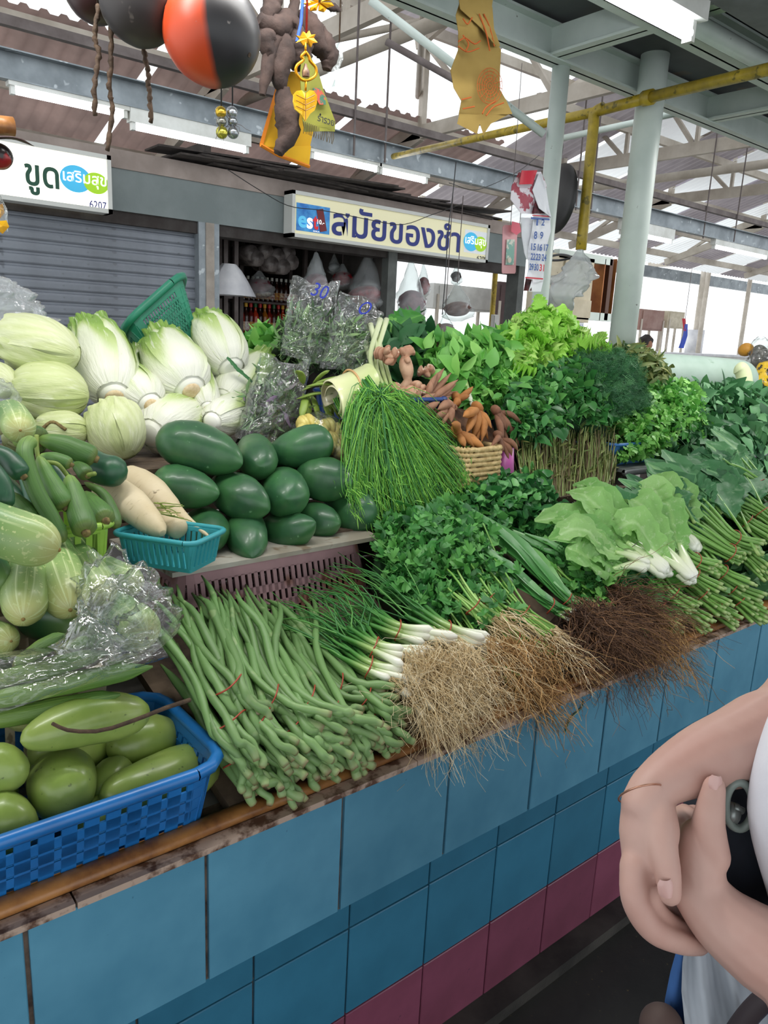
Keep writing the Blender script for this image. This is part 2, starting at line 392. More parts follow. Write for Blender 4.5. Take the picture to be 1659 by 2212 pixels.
def basket(name, label, cat, o, ax, ay, ln, wd, ht, mat, slots=(12, 1), flare=.1, th=.004, rim=.012, slotfill=.5, group=None, round_=.04, inner=True, rows=1, m2=None, rb=.025, up=(0, 0, 1)):
    """slotted plastic basket. o = low front-left corner of the rim rectangle's foot; ax, ay unit directions, walls made of bars and bands"""
    o = np.asarray(o, float); ax = nrm(ax); ay = nrm(ay); up = nrm(up)
    e = thing(name, label, cat, o + ax * ln / 2 + ay * wd / 2, group)
    def ring(h, grow):
        k = min(round_, ln / 3, wd / 3); pts = []
        for (cx, cy, a0) in ((ln - k, k, -90), (ln - k, wd - k, 0), (k, wd - k, 90), (k, k, 180)):
            for a in (0, 30, 60, 90):
                t = math.radians(a0 + a); pts.append(((cx + math.cos(t) * (k + grow)), (cy + math.sin(t) * (k + grow))))
        return np.array([o + ax * x + ay * y + up * h for x, y in pts])
    g = flare * ht
    def band(b, h0, h1, t=th):
        n = 16; g0, g1 = -g + 2 * g * h0 / ht * .5, -g + 2 * g * h1 / ht * .5
        R0, R1, R2, R3 = ring(h0, g0), ring(h1, g1), ring(h1, g1 - t), ring(h0, g0 - t)
        V = np.concatenate([R0, R1, R2, R3]); Fc = []
        for i in range(n):
            j = (i + 1) % n
            for a, c in ((0, 1), (1, 2), (2, 3), (3, 0)): Fc.append((a * n + i, a * n + j, c * n + j, c * n + i))
        b.add(V, Fc)
    b = B(); nr = rows; z0 = ht * .14; z1 = ht * .84; band(b, 0, z0); band(b, z1, ht * .97)
    for k in range(1, nr): zc = z0 + (z1 - z0) * k / nr; band(b, zc - ht * rb, zc + ht * rb)
    # upright bars between the slots
    def side(p, q, n):
        p = np.asarray(p); q = np.asarray(q)
        for i in range(n + 1):
            t = i / n; wbar = (1 - slotfill) / n
            t0 = max(0, t - wbar / 2); t1 = min(1, t + wbar / 2)
            a0 = p + (q - p) * t0; a1 = p + (q - p) * t1
            out = nrm(np.cross(q - p, up)) ; V = []
            for h in (z0 * .9, z1 * 1.02):
                gg = -g + g * h / ht
                for x, k in ((a0, 0), (a1, 0), (a1, 1), (a0, 1)): V.append(x + up * h + out * (gg - k * th))
            b.add(V, [(0, 1, 5, 4), (1, 2, 6, 5), (2, 3, 7, 6), (3, 0, 4, 7)])
    k = min(round_, ln / 3, wd / 3); P = lambda x, y: o + ax * x + ay * y
    side(P(k, 0), P(ln - k, 0), slots[0]); side(P(ln, k), P(ln, wd - k), slots[1]); side(P(ln - k, wd), P(k, wd), slots[0]); side(P(0, wd - k), P(0, k), slots[1])
    for (cx, cy, a0) in ((ln - k, k, -90), (ln - k, wd - k, 0), (k, wd - k, 90), (k, k, 180)):  # solid corners
        pts = [P(cx + math.cos(math.radians(a0 + a)) * k, cy + math.sin(math.radians(a0 + a)) * k) for a in (0, 30, 60, 90)]
        for p, q in zip(pts[:-1], pts[1:]):
            out = nrm(np.cross(q - p, up)); V = []
            for h in (z0 * .9, z1 * 1.02):
                gg = -g + g * h / ht
                for x, kk in ((p, 0), (q, 0), (q, 1), (p, 1)): V.append(x + up * h + out * (gg - kk * th))
            b.add(V, [(0, 1, 5, 4), (1, 2, 6, 5), (2, 3, 7, 6), (3, 0, 4, 7)])
    b.build('basket_wall', mat, e)
    r_ = ring(ht, .004); b2 = B(); r_ = np.vstack([r_, r_[:1]]); V, Fc, U = tube_geo(r_, rim / 2, 8, False); b2.add(V, Fc, U); b2.build('rim', m2 or mat, e, True)
    fl = ring(.003, -g - .002); b3 = B(); b3.add(np.vstack([fl, fl + up * .004]), [tuple(range(15, -1, -1)), tuple(range(16, 32))] + [(i, (i + 1) % 16, 16 + (i + 1) % 16, 16 + i) for i in range(16)]); b3.build('base', mat, e)
    return e
def blob_film(name, parent, pts, r, mat, prof, n=40, m=34, crumple=.12, sq=1.0, seed=3, m_=None):
    """crumpled plastic bag around a spine"""
    P = spline(pts, m); T, X, Y = frames(P); t = np.linspace(0, 1, m); an = np.arange(n) * 2 * math.pi / n; V = []
    for i in range(m):
        rr = r * prof(t[i])
        for a in an:
            nz = mnoise.noise(Vector((math.cos(a) * 2.1 + seed, math.sin(a) * 2.1, t[i] * 5))) + .6 * mnoise.noise(Vector((math.cos(a) * 6, math.sin(a) * 6 + seed, t[i] * 11)))
            q = rr * (1 + crumple * (nz + .5 * abs(nz))); V.append(P[i] + q * (math.cos(a) * X[i] + sq * math.sin(a) * Y[i]))
    Fc = [(i * n + j, i * n + (j + 1) % n, (i + 1) * n + (j + 1) % n, (i + 1) * n + j) for i in range(m - 1) for j in range(n)]
    return mk(name, V, Fc, mat, parent, smooth=True)
def text(body_, name, parent, mat, origin, ax, ay, size, bold=0.0, ext=.001, align='LEFT', shear=0, label=None, sx=1.0, ver=None):
    c = bpy.data.curves.new(name, 'FONT'); c.body = body_; c.size = 1; c.extrude = ext / size; c.offset = bold; c.align_x = align; c.resolution_u = 3; c.shear = shear
    t = bpy.data.objects.new('tmp', c); COL.objects.link(t); dg = bpy.context.evaluated_depsgraph_get(); dg.update()
    me = bpy.data.meshes.new_from_object(t.evaluated_get(dg)); bpy.data.objects.remove(t)
    V = np.empty(len(me.vertices) * 3); me.vertices.foreach_get('co', V); V = V.reshape(-1, 3)
    ax = nrm(ax); ay = nrm(ay); az = np.cross(ax, ay); W = np.asarray(origin) + size * (V[:, :1] * ax * sx + V[:, 1:2] * ay + V[:, 2:] * az)
    Fc = [tuple(p.vertices) for p in me.polygons]; o = mk(name, W, Fc, mat, parent, smooth=False)
    bpy.data.meshes.remove(me); return o
# ================================================================ large structure
def struct(name, b, mat, parent=None, **k):
    o = b.build(name, mat, parent, **k)
    if parent is None: o['kind'] = 'structure'
    return o
m_tileU = M('glazed_blue_tile', '#5a93ac', '#48809a', sc=5, rough=.28, orn=.07, spots=60, spotc='#2c5a70', spott=.74, bump=.04)
m_tileL = M('glazed_sea_blue_tile', '#34728e', '#2b647e', sc=5, rough=.3, orn=.08, spots=45, spotc='#1d4450', spott=.74)
m_tileP = M('glazed_maroon_tile', '#7c4358', '#6a3849', sc=6, rough=.3, orn=.1, spots=35, spotc='#2c1a20', spott=.72)
m_grout = M('dirty_grout', '#7d6a5c', '#3c2f28', sc=30, rough=.9)
m_floor = M('wet_dark_concrete', '#2c2a27', '#171614', sc=3, rough=.55, bump=.5, bsc=30, spots=70, spotc='#6a5d3c', spott=.69)
m_white = M('greenish_white_paint', '#c9d3cd', '#b7c3bc', sc=4, rough=.45, spots=50, spotc='#5f6258', spott=.73)
m_cream = M('cream_steel_paint', '#c8c0b4', '#a89e90', sc=3, rough=.6)
m_galv = M('galvanised_steel', '#8f979c', '#6f777c', sc=5, rough=.45, metal=.3, spots=14, spotc='#b9c0c4', spott=.64)
m_rust = M('brown_angle_steel', '#6d6462', '#544a48', sc=8, rough=.7)
m_roofA = M('corrugated_roof_brownish', '#b59a92', '#8f7b75', sc=1.5, rough=.7, transl=.3)
m_roofB = M('corrugated_roof_grey', '#aba3a6', '#8c8589', sc=1.5, rough=.6, transl=.5)
m_skyl = M('translucent_roof_sheet', '#f2f4f4', rough=.5, transl=.85)
b = B(); b.span(-3, 26, -3, 16, -.1, 0); struct('floor', b, m_floor)
b = B(); b.span(-3, 26, 2.35, 16, 0, .012); struct('floor_bounce', b, M('pale_bounce_floor', '#b4b0a8', '#9c988f', sc=1.5, rough=.7))  # pale slab added out of view to bounce light up to the roof
# ---- tiled counter
counter = thing('market_counter', 'long blue tiled market counter with maroon bottom row and wooden front rail', 'counter', (2.2, 1.2, 0))
def tile_mesh(w_, h_, mat, nm):
    g = .0034 if nm == 'u' else .002; d = .008; bv = .0016; x = w_ / 2 - g; z = h_ / 2 - g
    V = [(-x, 0, -z), (x, 0, -z), (x, 0, z), (-x, 0, z)] + [(-x, -d + bv, -z), (x, -d + bv, -z), (x, -d + bv, z), (-x, -d + bv, z)] + \
        [(-x + bv, -d, -z + bv), (x - bv, -d, -z + bv), (x - bv, -d, z - bv), (-x + bv, -d, z - bv)]
    Fc = [(0, 1, 5, 4), (1, 2, 6, 5), (2, 3, 7, 6), (3, 0, 4, 7), (4, 5, 9, 8), (5, 6, 10, 9), (6, 7, 11, 10), (7, 4, 8, 11), (8, 9, 10, 11)]
    me = bpy.data.meshes.new('tile'); me.from_pydata(V, [], Fc); me.materials.append(mat); return me
def tiles(me, xs, z, Y, j=.0):
    for x in xs:
        o = bpy.data.objects.new('tile', me); COL.objects.link(o); o.parent = counter
        o.location = Vector(V3(x, Y + R.uniform(-j, j), z) - PW[counter.name]); o.rotation_euler = (R.uniform(-.004, .004), R.uniform(-.003, .003), R.uniform(-.004, .004))
tU = tile_mesh(.2515, .236, m_tileU, 'u'); tL = tile_mesh(.204, .2, m_tileL, 'l'); tP = tile_mesh(.204, .2, m_tileP, 'p')
tiles(tU, [.187 + .2515 * (k + .5) for k in range(-2, 20)], .533 + .118, .914, .0006)
xs = [.548 + .204 * (k + .5) for k in range(-4, 22)]
tiles(tL, xs, .531, .963); tiles(tL, xs, .331, .963); tiles(tP, xs, .131, .963)
b = B(); b.span(-.35, 5.2, .914, 1.0, .533, .772); b.span(-.35, 5.2, .963, 1.1, .0, .64); b.build('grout_backing', m_grout, counter)
b = B(); b.span(-.35, 5.2, 1.0, 2.25, .0, .772); b.build('counter_body', M('plaster', '#8b8a84', '#6e6d66', rough=.8), counter)
m_trim = M('dirty_tile_edge', '#b09a8a', '#5a4032', sc=35, rough=.5, edge=(.45, .6))
x = -.35; k = 0
while x < 5.2:
    b = B(); b.span(x, min(5.2, x + .597), .899, .924, .769, .779); b.build('edge_strip', m_trim, counter); x += .6
m_wood = M('varnished_orange_wood', '#a9743f', '#6e4323', sc=22, rough=.4, grad=None, bump=.15, edge=(.4, .7), orn=.08)
for x0, x1 in ((-.35, .9), (.902, 2.05), (2.052, 3.4), (3.402, 5.2)):
    V, Fc, U = tube_geo([(x0, .938, .787), (x1, .938, .787)], .018, 10, True, .62); b = B(); b.add(V, Fc, U); b.build('wooden_rail', m_wood, counter, True)
b = B(); V = []; m_board = M('old_plank_board', '#6b5a48', '#3d3128', sc=14, rough=.8)
for x0, x1 in ((.50, 1.2), (1.2, 5.2)):
    y0, y1 = .955, 1.42; z = lambda y: slz(x0 + .1, y) - .012
    b.add([(x0, y0, z(y0) - .02), (x1, y0, z(y0) - .02), (x1, y1, z(y1) - .02), (x0, y1, z(y1) - .02), (x0, y0, z(y0)), (x1, y0, z(y0)), (x1, y1, z(y1)), (x0, y1, z(y1))],
          [(0, 3, 2, 1), (4, 5, 6, 7), (0, 1, 5, 4), (1, 2, 6, 5), (2, 3, 7, 6), (3, 0, 4, 7)])
b.build('display_board', m_board, counter)
b = B(); b.span(-.3, 5.2, .90, .958, 0, .032); struct('trim_1', b, M('dark_wet_curb', '#3a3733', '#201e1c', sc=9, rough=.6, bump=.4))
# ---- stands under the back tiers
def stand(x0, x1, y0, y1, z, nm='wooden_stand', lab='', n=5, th=.022, mat=None):
    e = thing(nm, lab, 'stand', ((x0 + x1) / 2, (y0 + y1) / 2, .772)); wy = (y1 - y0) / n
    for i in range(n):
        b = B(); b.span(x0, x1, y0 + i * wy + .002, y0 + (i + 1) * wy - .002, z - th + R.uniform(-.001, .001), z); b.build('plank', mat or m_board, e)
    for xx in (x0 + .04, (x0 + x1) / 2, x1 - .04):
        for yy in (y0 + .04, y1 - .04):
            b = B(); b.span(xx - .02, xx + .02, yy - .02, yy + .02, .772, z - th); b.build('leg', mat or m_board, e)
    return e
q = stand(-.2, 1.42, 1.66, 2.16, 1.20, lab='dark weathered wooden stand carrying the cabbages')
for i in range(4): b = B(); b.span(-.18, 1.40, 1.672, 1.685, .80 + i * .095, .888 + i * .095); b.build('gap_filler_plank', m_board, q)  # planks added to close off bright gaps behind the papayas
stand(1.03, 2.3, 1.46, 1.645, 1.05, lab='rough wooden stand below the cascading feathery greens')
# ---- shop row behind: wall, pillars, shutter
YF = 6.0
m_fas = M('grey_painted_fascia', '#7f8888', '#6e7878', sc=2, rough=.7, bump=.15, bsc=60)
m_fastop = M('bare_plaster_band', '#a2958e', '#8c8079', sc=4, rough=.85)
zb = A(800, 525, YF)[2] - .02; zt = zb + .56
zt = A(400, 350, YF)[2]
XR = A(1140, 520, YF)[0]
b = B(); b.span(-2.5, XR, YF, YF + .25, zb, zt - .13); struct('wall_back', b, m_fas)
b = B(); b.span(-2.5, XR, YF - .012, YF + .26, zt - .13, zt); struct('trim_2', b, m_fastop)
b = B(); b.span(-2.5, XR, YF + .02, YF + .2, zb - .09, zb); struct('trim_3', b, M('dark_lintel', '#3a3634', '#28211e', rough=.8))
xa = A(430, 600, YF)[0]; xb = A(474, 600, YF)[0]
b = B(); b.span(xa, xa + .06, YF + .0, YF + .2, 0, zb - .0); struct('trim_4', b, m_galv)
b = B(); b.span(xa + .06, xb - .05, YF - .01, YF + .3, 0, zb); struct('wall_pier', b, M('pale_grey_pier', '#a39a90', '#8d857c', rough=.8))
b = B(); b.span(xb - .05, xb, YF + .0, YF + .2, 0, zb); struct('trim_5', b, m_galv)
xc = A(848, 600, YF)[0]
b = B(); b.span(xc - .06, xc + .05, YF, YF + .1, 0, zb); struct('trim_6', b, M('dark_grey_post', '#5b5f5c', '#4a4d4b', rough=.6))
b = B(); b.span(XR - .1, XR, YF, YF + .18, 0, zb); struct('trim_7', b, MATS['dark_grey_post'])
shut = thing('roller_shutter', 'closed grey roller shutter of the shop under the left sign', 'shutter', (xa - 1.5, YF + .08, 0))
m_sh = M('grey_shutter_paint', '#7d838c', '#6b7078', sc=3, rough=.5, spots=9, spotc='#5b5f66', spott=.62)
pit = .085; z = zb - .09; first = None; x0 = -2.5; x1 = xa
while z > .05:
    V = []; prof = [(0, 0), (.012, -.010), (.012, -.022), (.0, -.03), (-.004, -.045), (-.004, -.078), (0, -.085)]
    for xx in (x0, x1):
        for (dy, dz) in prof: V.append((xx, YF + .08 + dy, dz + z))
    n = len(prof); Fc = [(i, i + 1, n + i + 1, n + i) for i in range(n - 1)]
    if first is None: first = mk('slat', V, Fc, m_sh, shut, smooth=False); z_first = z
    else:
        o = first.copy(); COL.objects.link(o); o.location = first.location + Vector((0, 0, z - z_first))
    z -= pit
b = B(); b.span(x0, x1, YF + .1, YF + .12, 0, zb); struct('wall_shutter_back', b, M('black_gap', '#202020'))
# shop interior behind the open front
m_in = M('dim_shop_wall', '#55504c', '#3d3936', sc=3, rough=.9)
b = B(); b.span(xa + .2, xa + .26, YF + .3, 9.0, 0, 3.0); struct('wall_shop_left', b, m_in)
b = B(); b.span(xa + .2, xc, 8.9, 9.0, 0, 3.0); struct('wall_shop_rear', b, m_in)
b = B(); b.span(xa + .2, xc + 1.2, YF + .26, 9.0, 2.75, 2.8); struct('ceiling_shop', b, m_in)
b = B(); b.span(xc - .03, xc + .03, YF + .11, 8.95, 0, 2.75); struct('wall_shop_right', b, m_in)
# ---- hall roof: lower slope, clerestory gap, upper slope; corrugation runs down the slope
RS = .3; EY = 7.6; EZ = 3.06
def rz(Y, dz=0): return EZ + dz + RS * (EY - Y)
def corr(name, x0, x1, ya, yb, dz, mat, pitch=.13, amp=.022):
    n = int((x1 - x0) / pitch); X = []; Z = []
    for i in range(n):
        for f, a in ((0, 0), (.28, 0), (.42, 1), (.72, 1), (.86, 0)): X.append(x0 + (i + f) * pitch); Z.append(a * amp)
    X = np.array(X); Z = np.array(Z); m = len(X)
    V = np.concatenate([np.stack([X, np.full(m, y), rz(y, dz) + Z], 1) for y in (ya, yb)]); i = np.arange(m - 1)
    Fc = np.stack([i, i + 1, i + 1 + m, i + m], 1)
    o = mk(name, V, Fc, mat, None, smooth=False, kind='structure'); return o
YT = 6.02
segs = [(-3, 7.2, m_roofA)]
x = -3; nsh = 0
while x < 24:
    sky = x > 5.8 and nsh % 2 == 0
    if x > 5.8:
        corr('ceiling_roof_sheet', x, x + 1.03, 3.0, EY + .4, 0, m_skyl if sky else m_roofB, .11); x += 1.04
    else: corr('ceiling_roof_sheet', x, x + 1.9, YT, EY + .4, 0, m_roofA); x += 1.89
    nsh += 1
x = -3; nsh = 0
while x < 24:
    corr('ceiling_upper_roof_sheet', x, x + 1.03, 2.9, 6.15, .85, m_skyl if (x > 5 and nsh % 2) else m_roofB); x += 1.04; nsh += 1
# purlins
def beam(name, a, b_, w_, h_, mat): b = B(); b.bar(a, b_, w_, h_); return struct(name, b, mat)
for i, Y in enumerate((6.07, 6.8, 7.5)): beam('trim_purlin', (-3, Y, rz(Y) - .06), (24, Y, rz(Y) - .06), .05, .09, m_cream)
for Y in (5.2, 4.4, 3.6): beam('trim_purlin', (5.9, Y, rz(Y) - .06), (24, Y, rz(Y) - .06), .05, .08, m_cream)
for Y in (6.05, 5.1, 4.1, 3.1): beam('trim_purlin', (-3, Y, rz(Y, .85) - .06), (24, Y, rz(Y, .85) - .06), .05, .09, m_cream)
# trusses along Y, at their X
def truss(X, zc=3.42, y0=2.6, y1=7.6, round_=False):
    e = thing('roof_truss', None, None, (X, 5, zc), kind='structure'); ch = m_cream
    b = B(); b.bar((X, y0, zc), (X, y1, zc), .05, .12)
    b.build('bottom_chord', ch, e)
    b = B(); b.bar((X, YT, rz(YT) - .14), (X, y1, rz(y1) - .14), .05, .1); b.bar((X, y0, rz(y0, .85) - .14), (X, 6.15, rz(6.15, .85) - .14), .05, .1); b.build('top_chord', ch, e)
    b = B(); b.bar((X, YT, zc), (X, YT, rz(YT, .85) - .14), .06, .06); b.build('post', ch, e)
    for ya, yb in ((YT, 5.2), (5.2, 4.4), (4.4, 3.6), (3.6, 2.8)):
        b = B(); b.bar((X, ya, rz(ya, .85) - .2), (X, yb, zc), .04, .04); b.build('brace', ch, e)
        b = B(); b.bar((X, yb, zc), (X, yb, rz(yb, .85) - .2), .035, .035); b.build('brace', ch, e)
    b = B(); b.bar((X, 6.6, zc - .05), (X, YT, rz(YT) - .1), .04, .04); b.bar((X, 6.6, zc), (X, 7.2, rz(7.2) - .1), .04, .04); b.build('brace', ch, e)
for X in (.9, 3.12, 5.2, 7.35, 9.6, 12.2, 15): truss(X)
b = B(); b.tube([(3.5, 2.6, 3.42), (3.5, 7.4, 3.42)], .045, 10); struct('trim_tie_pipe', b, m_cream, smooth=True)
b = B(); b.tube([(8.1, 2.6, 3.36), (8.1, 7.4, 3.36)], .045, 10); struct('trim_tie_pipe', b, m_cream, smooth=True)
# diagonal X-bracing under the roof plane
for X in (1.4, 3.6, 8.0, 12.0):
    b = B(); b.tube([(X, 6.1, 3.75), (X + 1.6, 4.2, 4.15)], .03, 8); b.tube([(X + 1.6, 6.1, 3.75), (X, 4.2, 4.15)], .03, 8); struct('trim_diagonal_brace', b, m_cream, smooth=True)
# far gable wall of horizontal siding, with open ends below
m_side = M('lilac_grey_siding', '#9d96a0', '#8a838e', rough=.7)
for i in range(16):
    z = 3.5 + i * .26; b = B(); b.add([(17.5, 1, z), (17.5, 11, z), (17.42, 11, z + .25), (17.42, 1, z + .25)], [(0, 1, 2, 3)]); struct('wall_far_siding', b, m_side)
beam('trim_far_beam', (17, 1, 3.5), (17, 11, 3.5), .15, .25, m_cream)
# long galvanised beam with tubes, and angle bar above
YB = 4.2
p0 = A(0, 132, YB); p1 = A(1659, 522, YB)
b = B(); zc = p0[2]; zb_ = (A(0, 165, YB)[2] + A(700, 335, YB)[2]) / 2; zt_ = (A(0, 105, YB)[2] + A(700, 278, YB)[2]) / 2
ZB0, ZB1 = zb_, zt_
bm_ = thing('galvanised_beam', None, None, (4, YB, ZB0), kind='structure')
b.span(-2, 20, YB - .004, YB + .004, ZB0, ZB1); b.span(-2, 20, YB - .05, YB + .0, ZB1 - .006, ZB1); b.span(-2, 20, YB - .05, YB + .0, ZB0, ZB0 + .006); b.build('web', m_galv, bm_)
zl = A(700, 205 + 33, YB)[2]
b = B(); b.span(-2, 20, YB - .02, YB + .02, zl, zl + .045); struct('trim_angle_bar', b, m_rust)
for X in (1.0, 3.05, 3.3, 5.3, 5.5, 7.3, 7.9, 9.1, 9.5):
    b = B(); b.tube([(X, YB - .03, ZB0 - .02), (X, YB - .03, 4.3)], .007, 6); struct('trim_hanger_rod', b, m_rust)
# second beam further back, right
YC = 9.5
zq = A(1500, 600, YC)[2]; b = B(); b.span(9, 24, YC, YC + .1, zq - .12, zq + .1); struct('trim_rear_beam', b, m_galv)
for zz, yy in ((A(1500, 520, 8.2)[2], 8.2), (A(1500, 548, 8.6)[2], 8.6), (A(1500, 490, 7.8)[2], 7.8)):
    b = B(); b.span(7.5, 24, yy, yy + .06, zz, zz + .07); struct('trim_rear_purlin', b, m_cream)
for px, pt in ((1510, 560), (1600, 530)):
    q = A(px, 740, 9.0); b = B(); b.tube([(q[0], 9, 0), (q[0], 9, 4)], .05, 10); struct('trim_rear_post', b, m_cream, smooth=True)
# ---- fluorescent tubes under the beam
m_tube = M('lit_fluorescent_tube', '#f4f9ff', emis=9)
m_fix = M('white_fixture_enamel', '#d8dad6', '#bcbdb6', sc=6, rough=.4)
def lamp(pa, pb, Y, label, housing=True, hgt=.06, r=.013, zc=None, grp=None):
    a = A(*pa, Y); c = A(*pb, Y); zz = (a[2] + c[2]) / 2 if zc is None else zc
    a = V3(a[0], Y, zz); c = V3(c[0], Y, zz); e = thing('fluorescent_lamp', label, 'lamp', V3((a[0] + c[0]) / 2, Y, zz), group=grp)
    b = B(); b.tube([a + V3(.02, 0, 0), c - V3(.02, 0, 0)], r, 12); b.build('tube', m_tube, e, True)
    if housing:
        b = B(); b.span(a[0] - .01, c[0] + .01, Y - .025, Y + .03, zz + r * 1.6, max(zz + r * 1.6 + hgt, ZB0 + .001)); b.build('housing', m_fix, e)
    for q, s in ((a, 1), (c, -1)):
        b = B(); b.span(min(q[0], q[0] + s * .02), max(q[0], q[0] + s * .02), Y - .016, Y + .016, zz - r * 1.2, zz + r * 1.8); b.build('lamp_holder', m_fix, e)
    return e
G = 'fluorescent lamps along the galvanised beam'
YL = YB - .02
lamp((22, 203), (273, 243), YL, 'lit fluorescent tube above the left sign, end by the gourd strings', hgt=.008, grp=G)
lamp((283, 283), (535, 318), YL, 'lit fluorescent lamp in white housing behind the hanging gourds', hgt=.05, grp=G)
lamp((670, 343), (817, 362), YL, 'lit fluorescent tube just right of the yellow flag', hgt=.004, grp=G)
lamp((818, 375), (921, 388), YL, 'short lit tube under the near end of the yellow gas pipe', hgt=.004, grp=G)
lamp((1340, 505), (1450, 520), YL, 'distant lit lamp on the beam right of the thick white post', hgt=.004, grp=G)
lamp((1540, 535), (1655, 556), YL, 'distant lit lamp on the beam at the photo\'s right edge', hgt=.004, grp=G)
lamp((1150, 470), (1175, 474), YL, 'tiny distant lit lamp beside the calendar post', hgt=.004, grp=G) if False else None
# ---- stall canopy: dark sheets in a white steel frame, posts
ZC = 2.5
m_dark = M('sooty_ceiling_sheet', '#55585a', '#3a3d40', sc=2, rough=.6, spots=5, spotc='#6b5a4c', spott=.63)
b = B(); b.span(-2.5, 9, -1.5, 1.98, ZC + .08, ZC + .09); struct('ceiling_canopy', b, m_dark)
def ibeam(a, c, w_=.07, h_=.11, ax='x'):
    b = B(); t = .008
    if ax == 'x': x0, x1, y, z = a[0], c[0], a[1], a[2]; b.span(x0, x1, y - t / 2, y + t / 2, z, z + h_); b.span(x0, x1, y - w_ / 2, y + w_ / 2, z, z + t); b.span(x0, x1, y - w_ / 2, y + w_ / 2, z + h_ - t, z + h_)
    else: y0, y1, x, z = a[1], c[1], a[0], a[2]; b.span(x - t / 2, x + t / 2, y0, y1, z, z + h_ * .9); b.span(x - w_ / 2, x + w_ / 2, y0, y1, z, z + t)
    struct('trim_canopy_beam', b, m_white)
ZI = ZC - .04
ibeam((1.2, 1.92, ZI), (9, 1.92, ZI)); ibeam((1.2, 1.5, ZI), (9, 1.5, ZI)); 
for X in (2.22, 3.25, 4.4, 5.6, 6.8): ibeam((X, 1.0, ZI + .005), (X, 1.92, ZI), ax='y')
b = B(); b.span(1.2, 9, .9, 1.22, ZC - .10, ZC - .02); struct('trim_gutter', b, M('grey_gutter', '#707276', '#5c5e62', rough=.6))
b = B(); b.tube([(1.2, 1.38, ZC - .06), (9, 1.38, ZC - .06)], .028, 12); struct('trim_canopy_pipe', b, m_white, smooth=True)
P1 = A(1180, 500, 1.93)[0]; P2 = A(1383, 400, 1.84)[0]
b = B(); b.tube([(P1, 1.93, .77), (P1, 1.93, ZI)], .031, 20); struct('trim_thin_post', b, m_white, smooth=True)
b = B(); b.tube([(P2, 1.84, .77), (P2, 1.84, 3.6)], .052, 24); struct('trim_thick_post', b, m_white, smooth=True)
# hollow pipes of the frame near the hanging cloth
a0 = A(800, 0, 2.3); a1 = A(1175, 290, 1.95); b = B(); b.tube([a0, a1], .014, 10); struct('trim_frame_pipe', b, m_white, smooth=True)
a0 = A(835, 90, 3.2); a1 = A(1165, 275, 2.6); b = B(); b.tube([a0, a1], .016, 8); struct('trim_frame_pipe', b, m_rust, smooth=True)
a0 = A(1195, 303, 2.5); a1 = A(1520, 232, 2.0); b = B(); b.tube([a0, a1], .014, 8); struct('trim_frame_pipe', b, m_white, smooth=True)
# ---- yellow gas pipe
m_yel = M('yellow_pipe_paint', '#b59c2c', '#8e7a22', sc=18, rough=.45, spots=30, spotc='#57501f', spott=.6)
gp = thing('gas_pipe', 'yellow gas pipe running past the thick white post with a branch going down', 'pipe', (2.6, 1.8, 2.3))
n0 = A(1400, 211, 1.78); n1 = A(1285, 242, 2.0); n2 = A(850, 338, YB - .09); n3 = A(1659, 150, 1.28)
b = B(); b.tube([n3 + (n3 - n0) * .3, n3, n0], .0195, 12); b.tube([n0, n1], .0195, 12); b.build('pipe', m_yel, gp, True)
b = B(); b.tube([n1 + V3(0, 0, .0), n2], .0185, 12); b.build('pipe', m_yel, gp, True)
n4 = A(1256, 540, 2.0); b = B(); b.tube(spline([n1 + V3(-.0, -.04, .01), n1 + V3(0, 0, -.005), n1 + V3(0, .0, -.05), V3(n1[0], n1[1], n1[2] - .2), V3(n1[0], n1[1], n4[2])], 24), .021, 12); b.build('drop_pipe', m_yel, gp, True)
b = B(); b.tube([n0 - nrm(n3 - n0) * .02, n0 + nrm(n3 - n0) * .02], .027, 12); b.build('clamp', m_yel, gp, True)
# ================================================================ produce, left half
def tab(*p):
    xs = [a for a, b in p]; ys = [b for a, b in p]
    return lambda t: float(np.interp(t, xs, ys))
pf_pap = tab((0, .02), (.02, .32), (.08, .62), (.2, .87), (.4, 1), (.58, .99), (.75, .85), (.88, .58), (.95, .35), (.985, .16), (1, .02))
pf_mango = tab((0, .02), (.03, .4), (.1, .7), (.25, .95), (.42, 1), (.6, .93), (.78, .76), (.9, .55), (.97, .33), (1, .03))
pf_luf = tab((0, .1), (.06, .42), (.2, .66), (.5, .88), (.8, 1), (.92, .93), (.97, .7), (1, .12))
pf_daik = tab((0, .05), (.04, .55), (.12, .8), (.3, .98), (.6, 1), (.85, .72), (.95, .48), (1, .2))
pf_mel = capsule(.24)
def P3(l): return [A(*q) if len(q) == 3 else np.asarray(q) for q in l]
def veg(name, label, cat, pts, rpx, prof, mat, group=None, part='skin', **k):
    P = P3(pts); mid = P[len(P) // 2]; r = px2m(rpx, mid)
    e = thing(name, label, cat, V3(mid[0], mid[1], min(p[2] for p in P) - r), group)
    body(part, P, r, prof, mat, e, seed=R.random() * 9, **k); return e
def stem(e, pts, r, mat, nm='stem', n=7, taper=None):
    P = spline(P3(pts), 12); b = B(); b.tube(P, r if taper is None else np.linspace(r, r * taper, 12), n); return b.build(nm, mat, e, True)
m_mango = M('green_mango_skin', '#7f9646', '#94a658', sc=14, rough=.32, spots=85, spotc='#4c5c28', spott=.68, coat=.2, orn=.1, bump=.03)
m_stem = M('brown_twig', '#5a4634', '#3c2d20', sc=60, rough=.8, bump=.4)
m_gst = M('green_stem', '#8a9b46', '#6c8038', sc=30, rough=.6)
m_pbl = M('blue_crate_plastic', '#1f6fb4', '#195f9e', sc=9, rough=.33, spots=60, spotc='#153a60', spott=.72)
bz = AZ(530, 1660, .892); bx1 = .512; by0 = .905
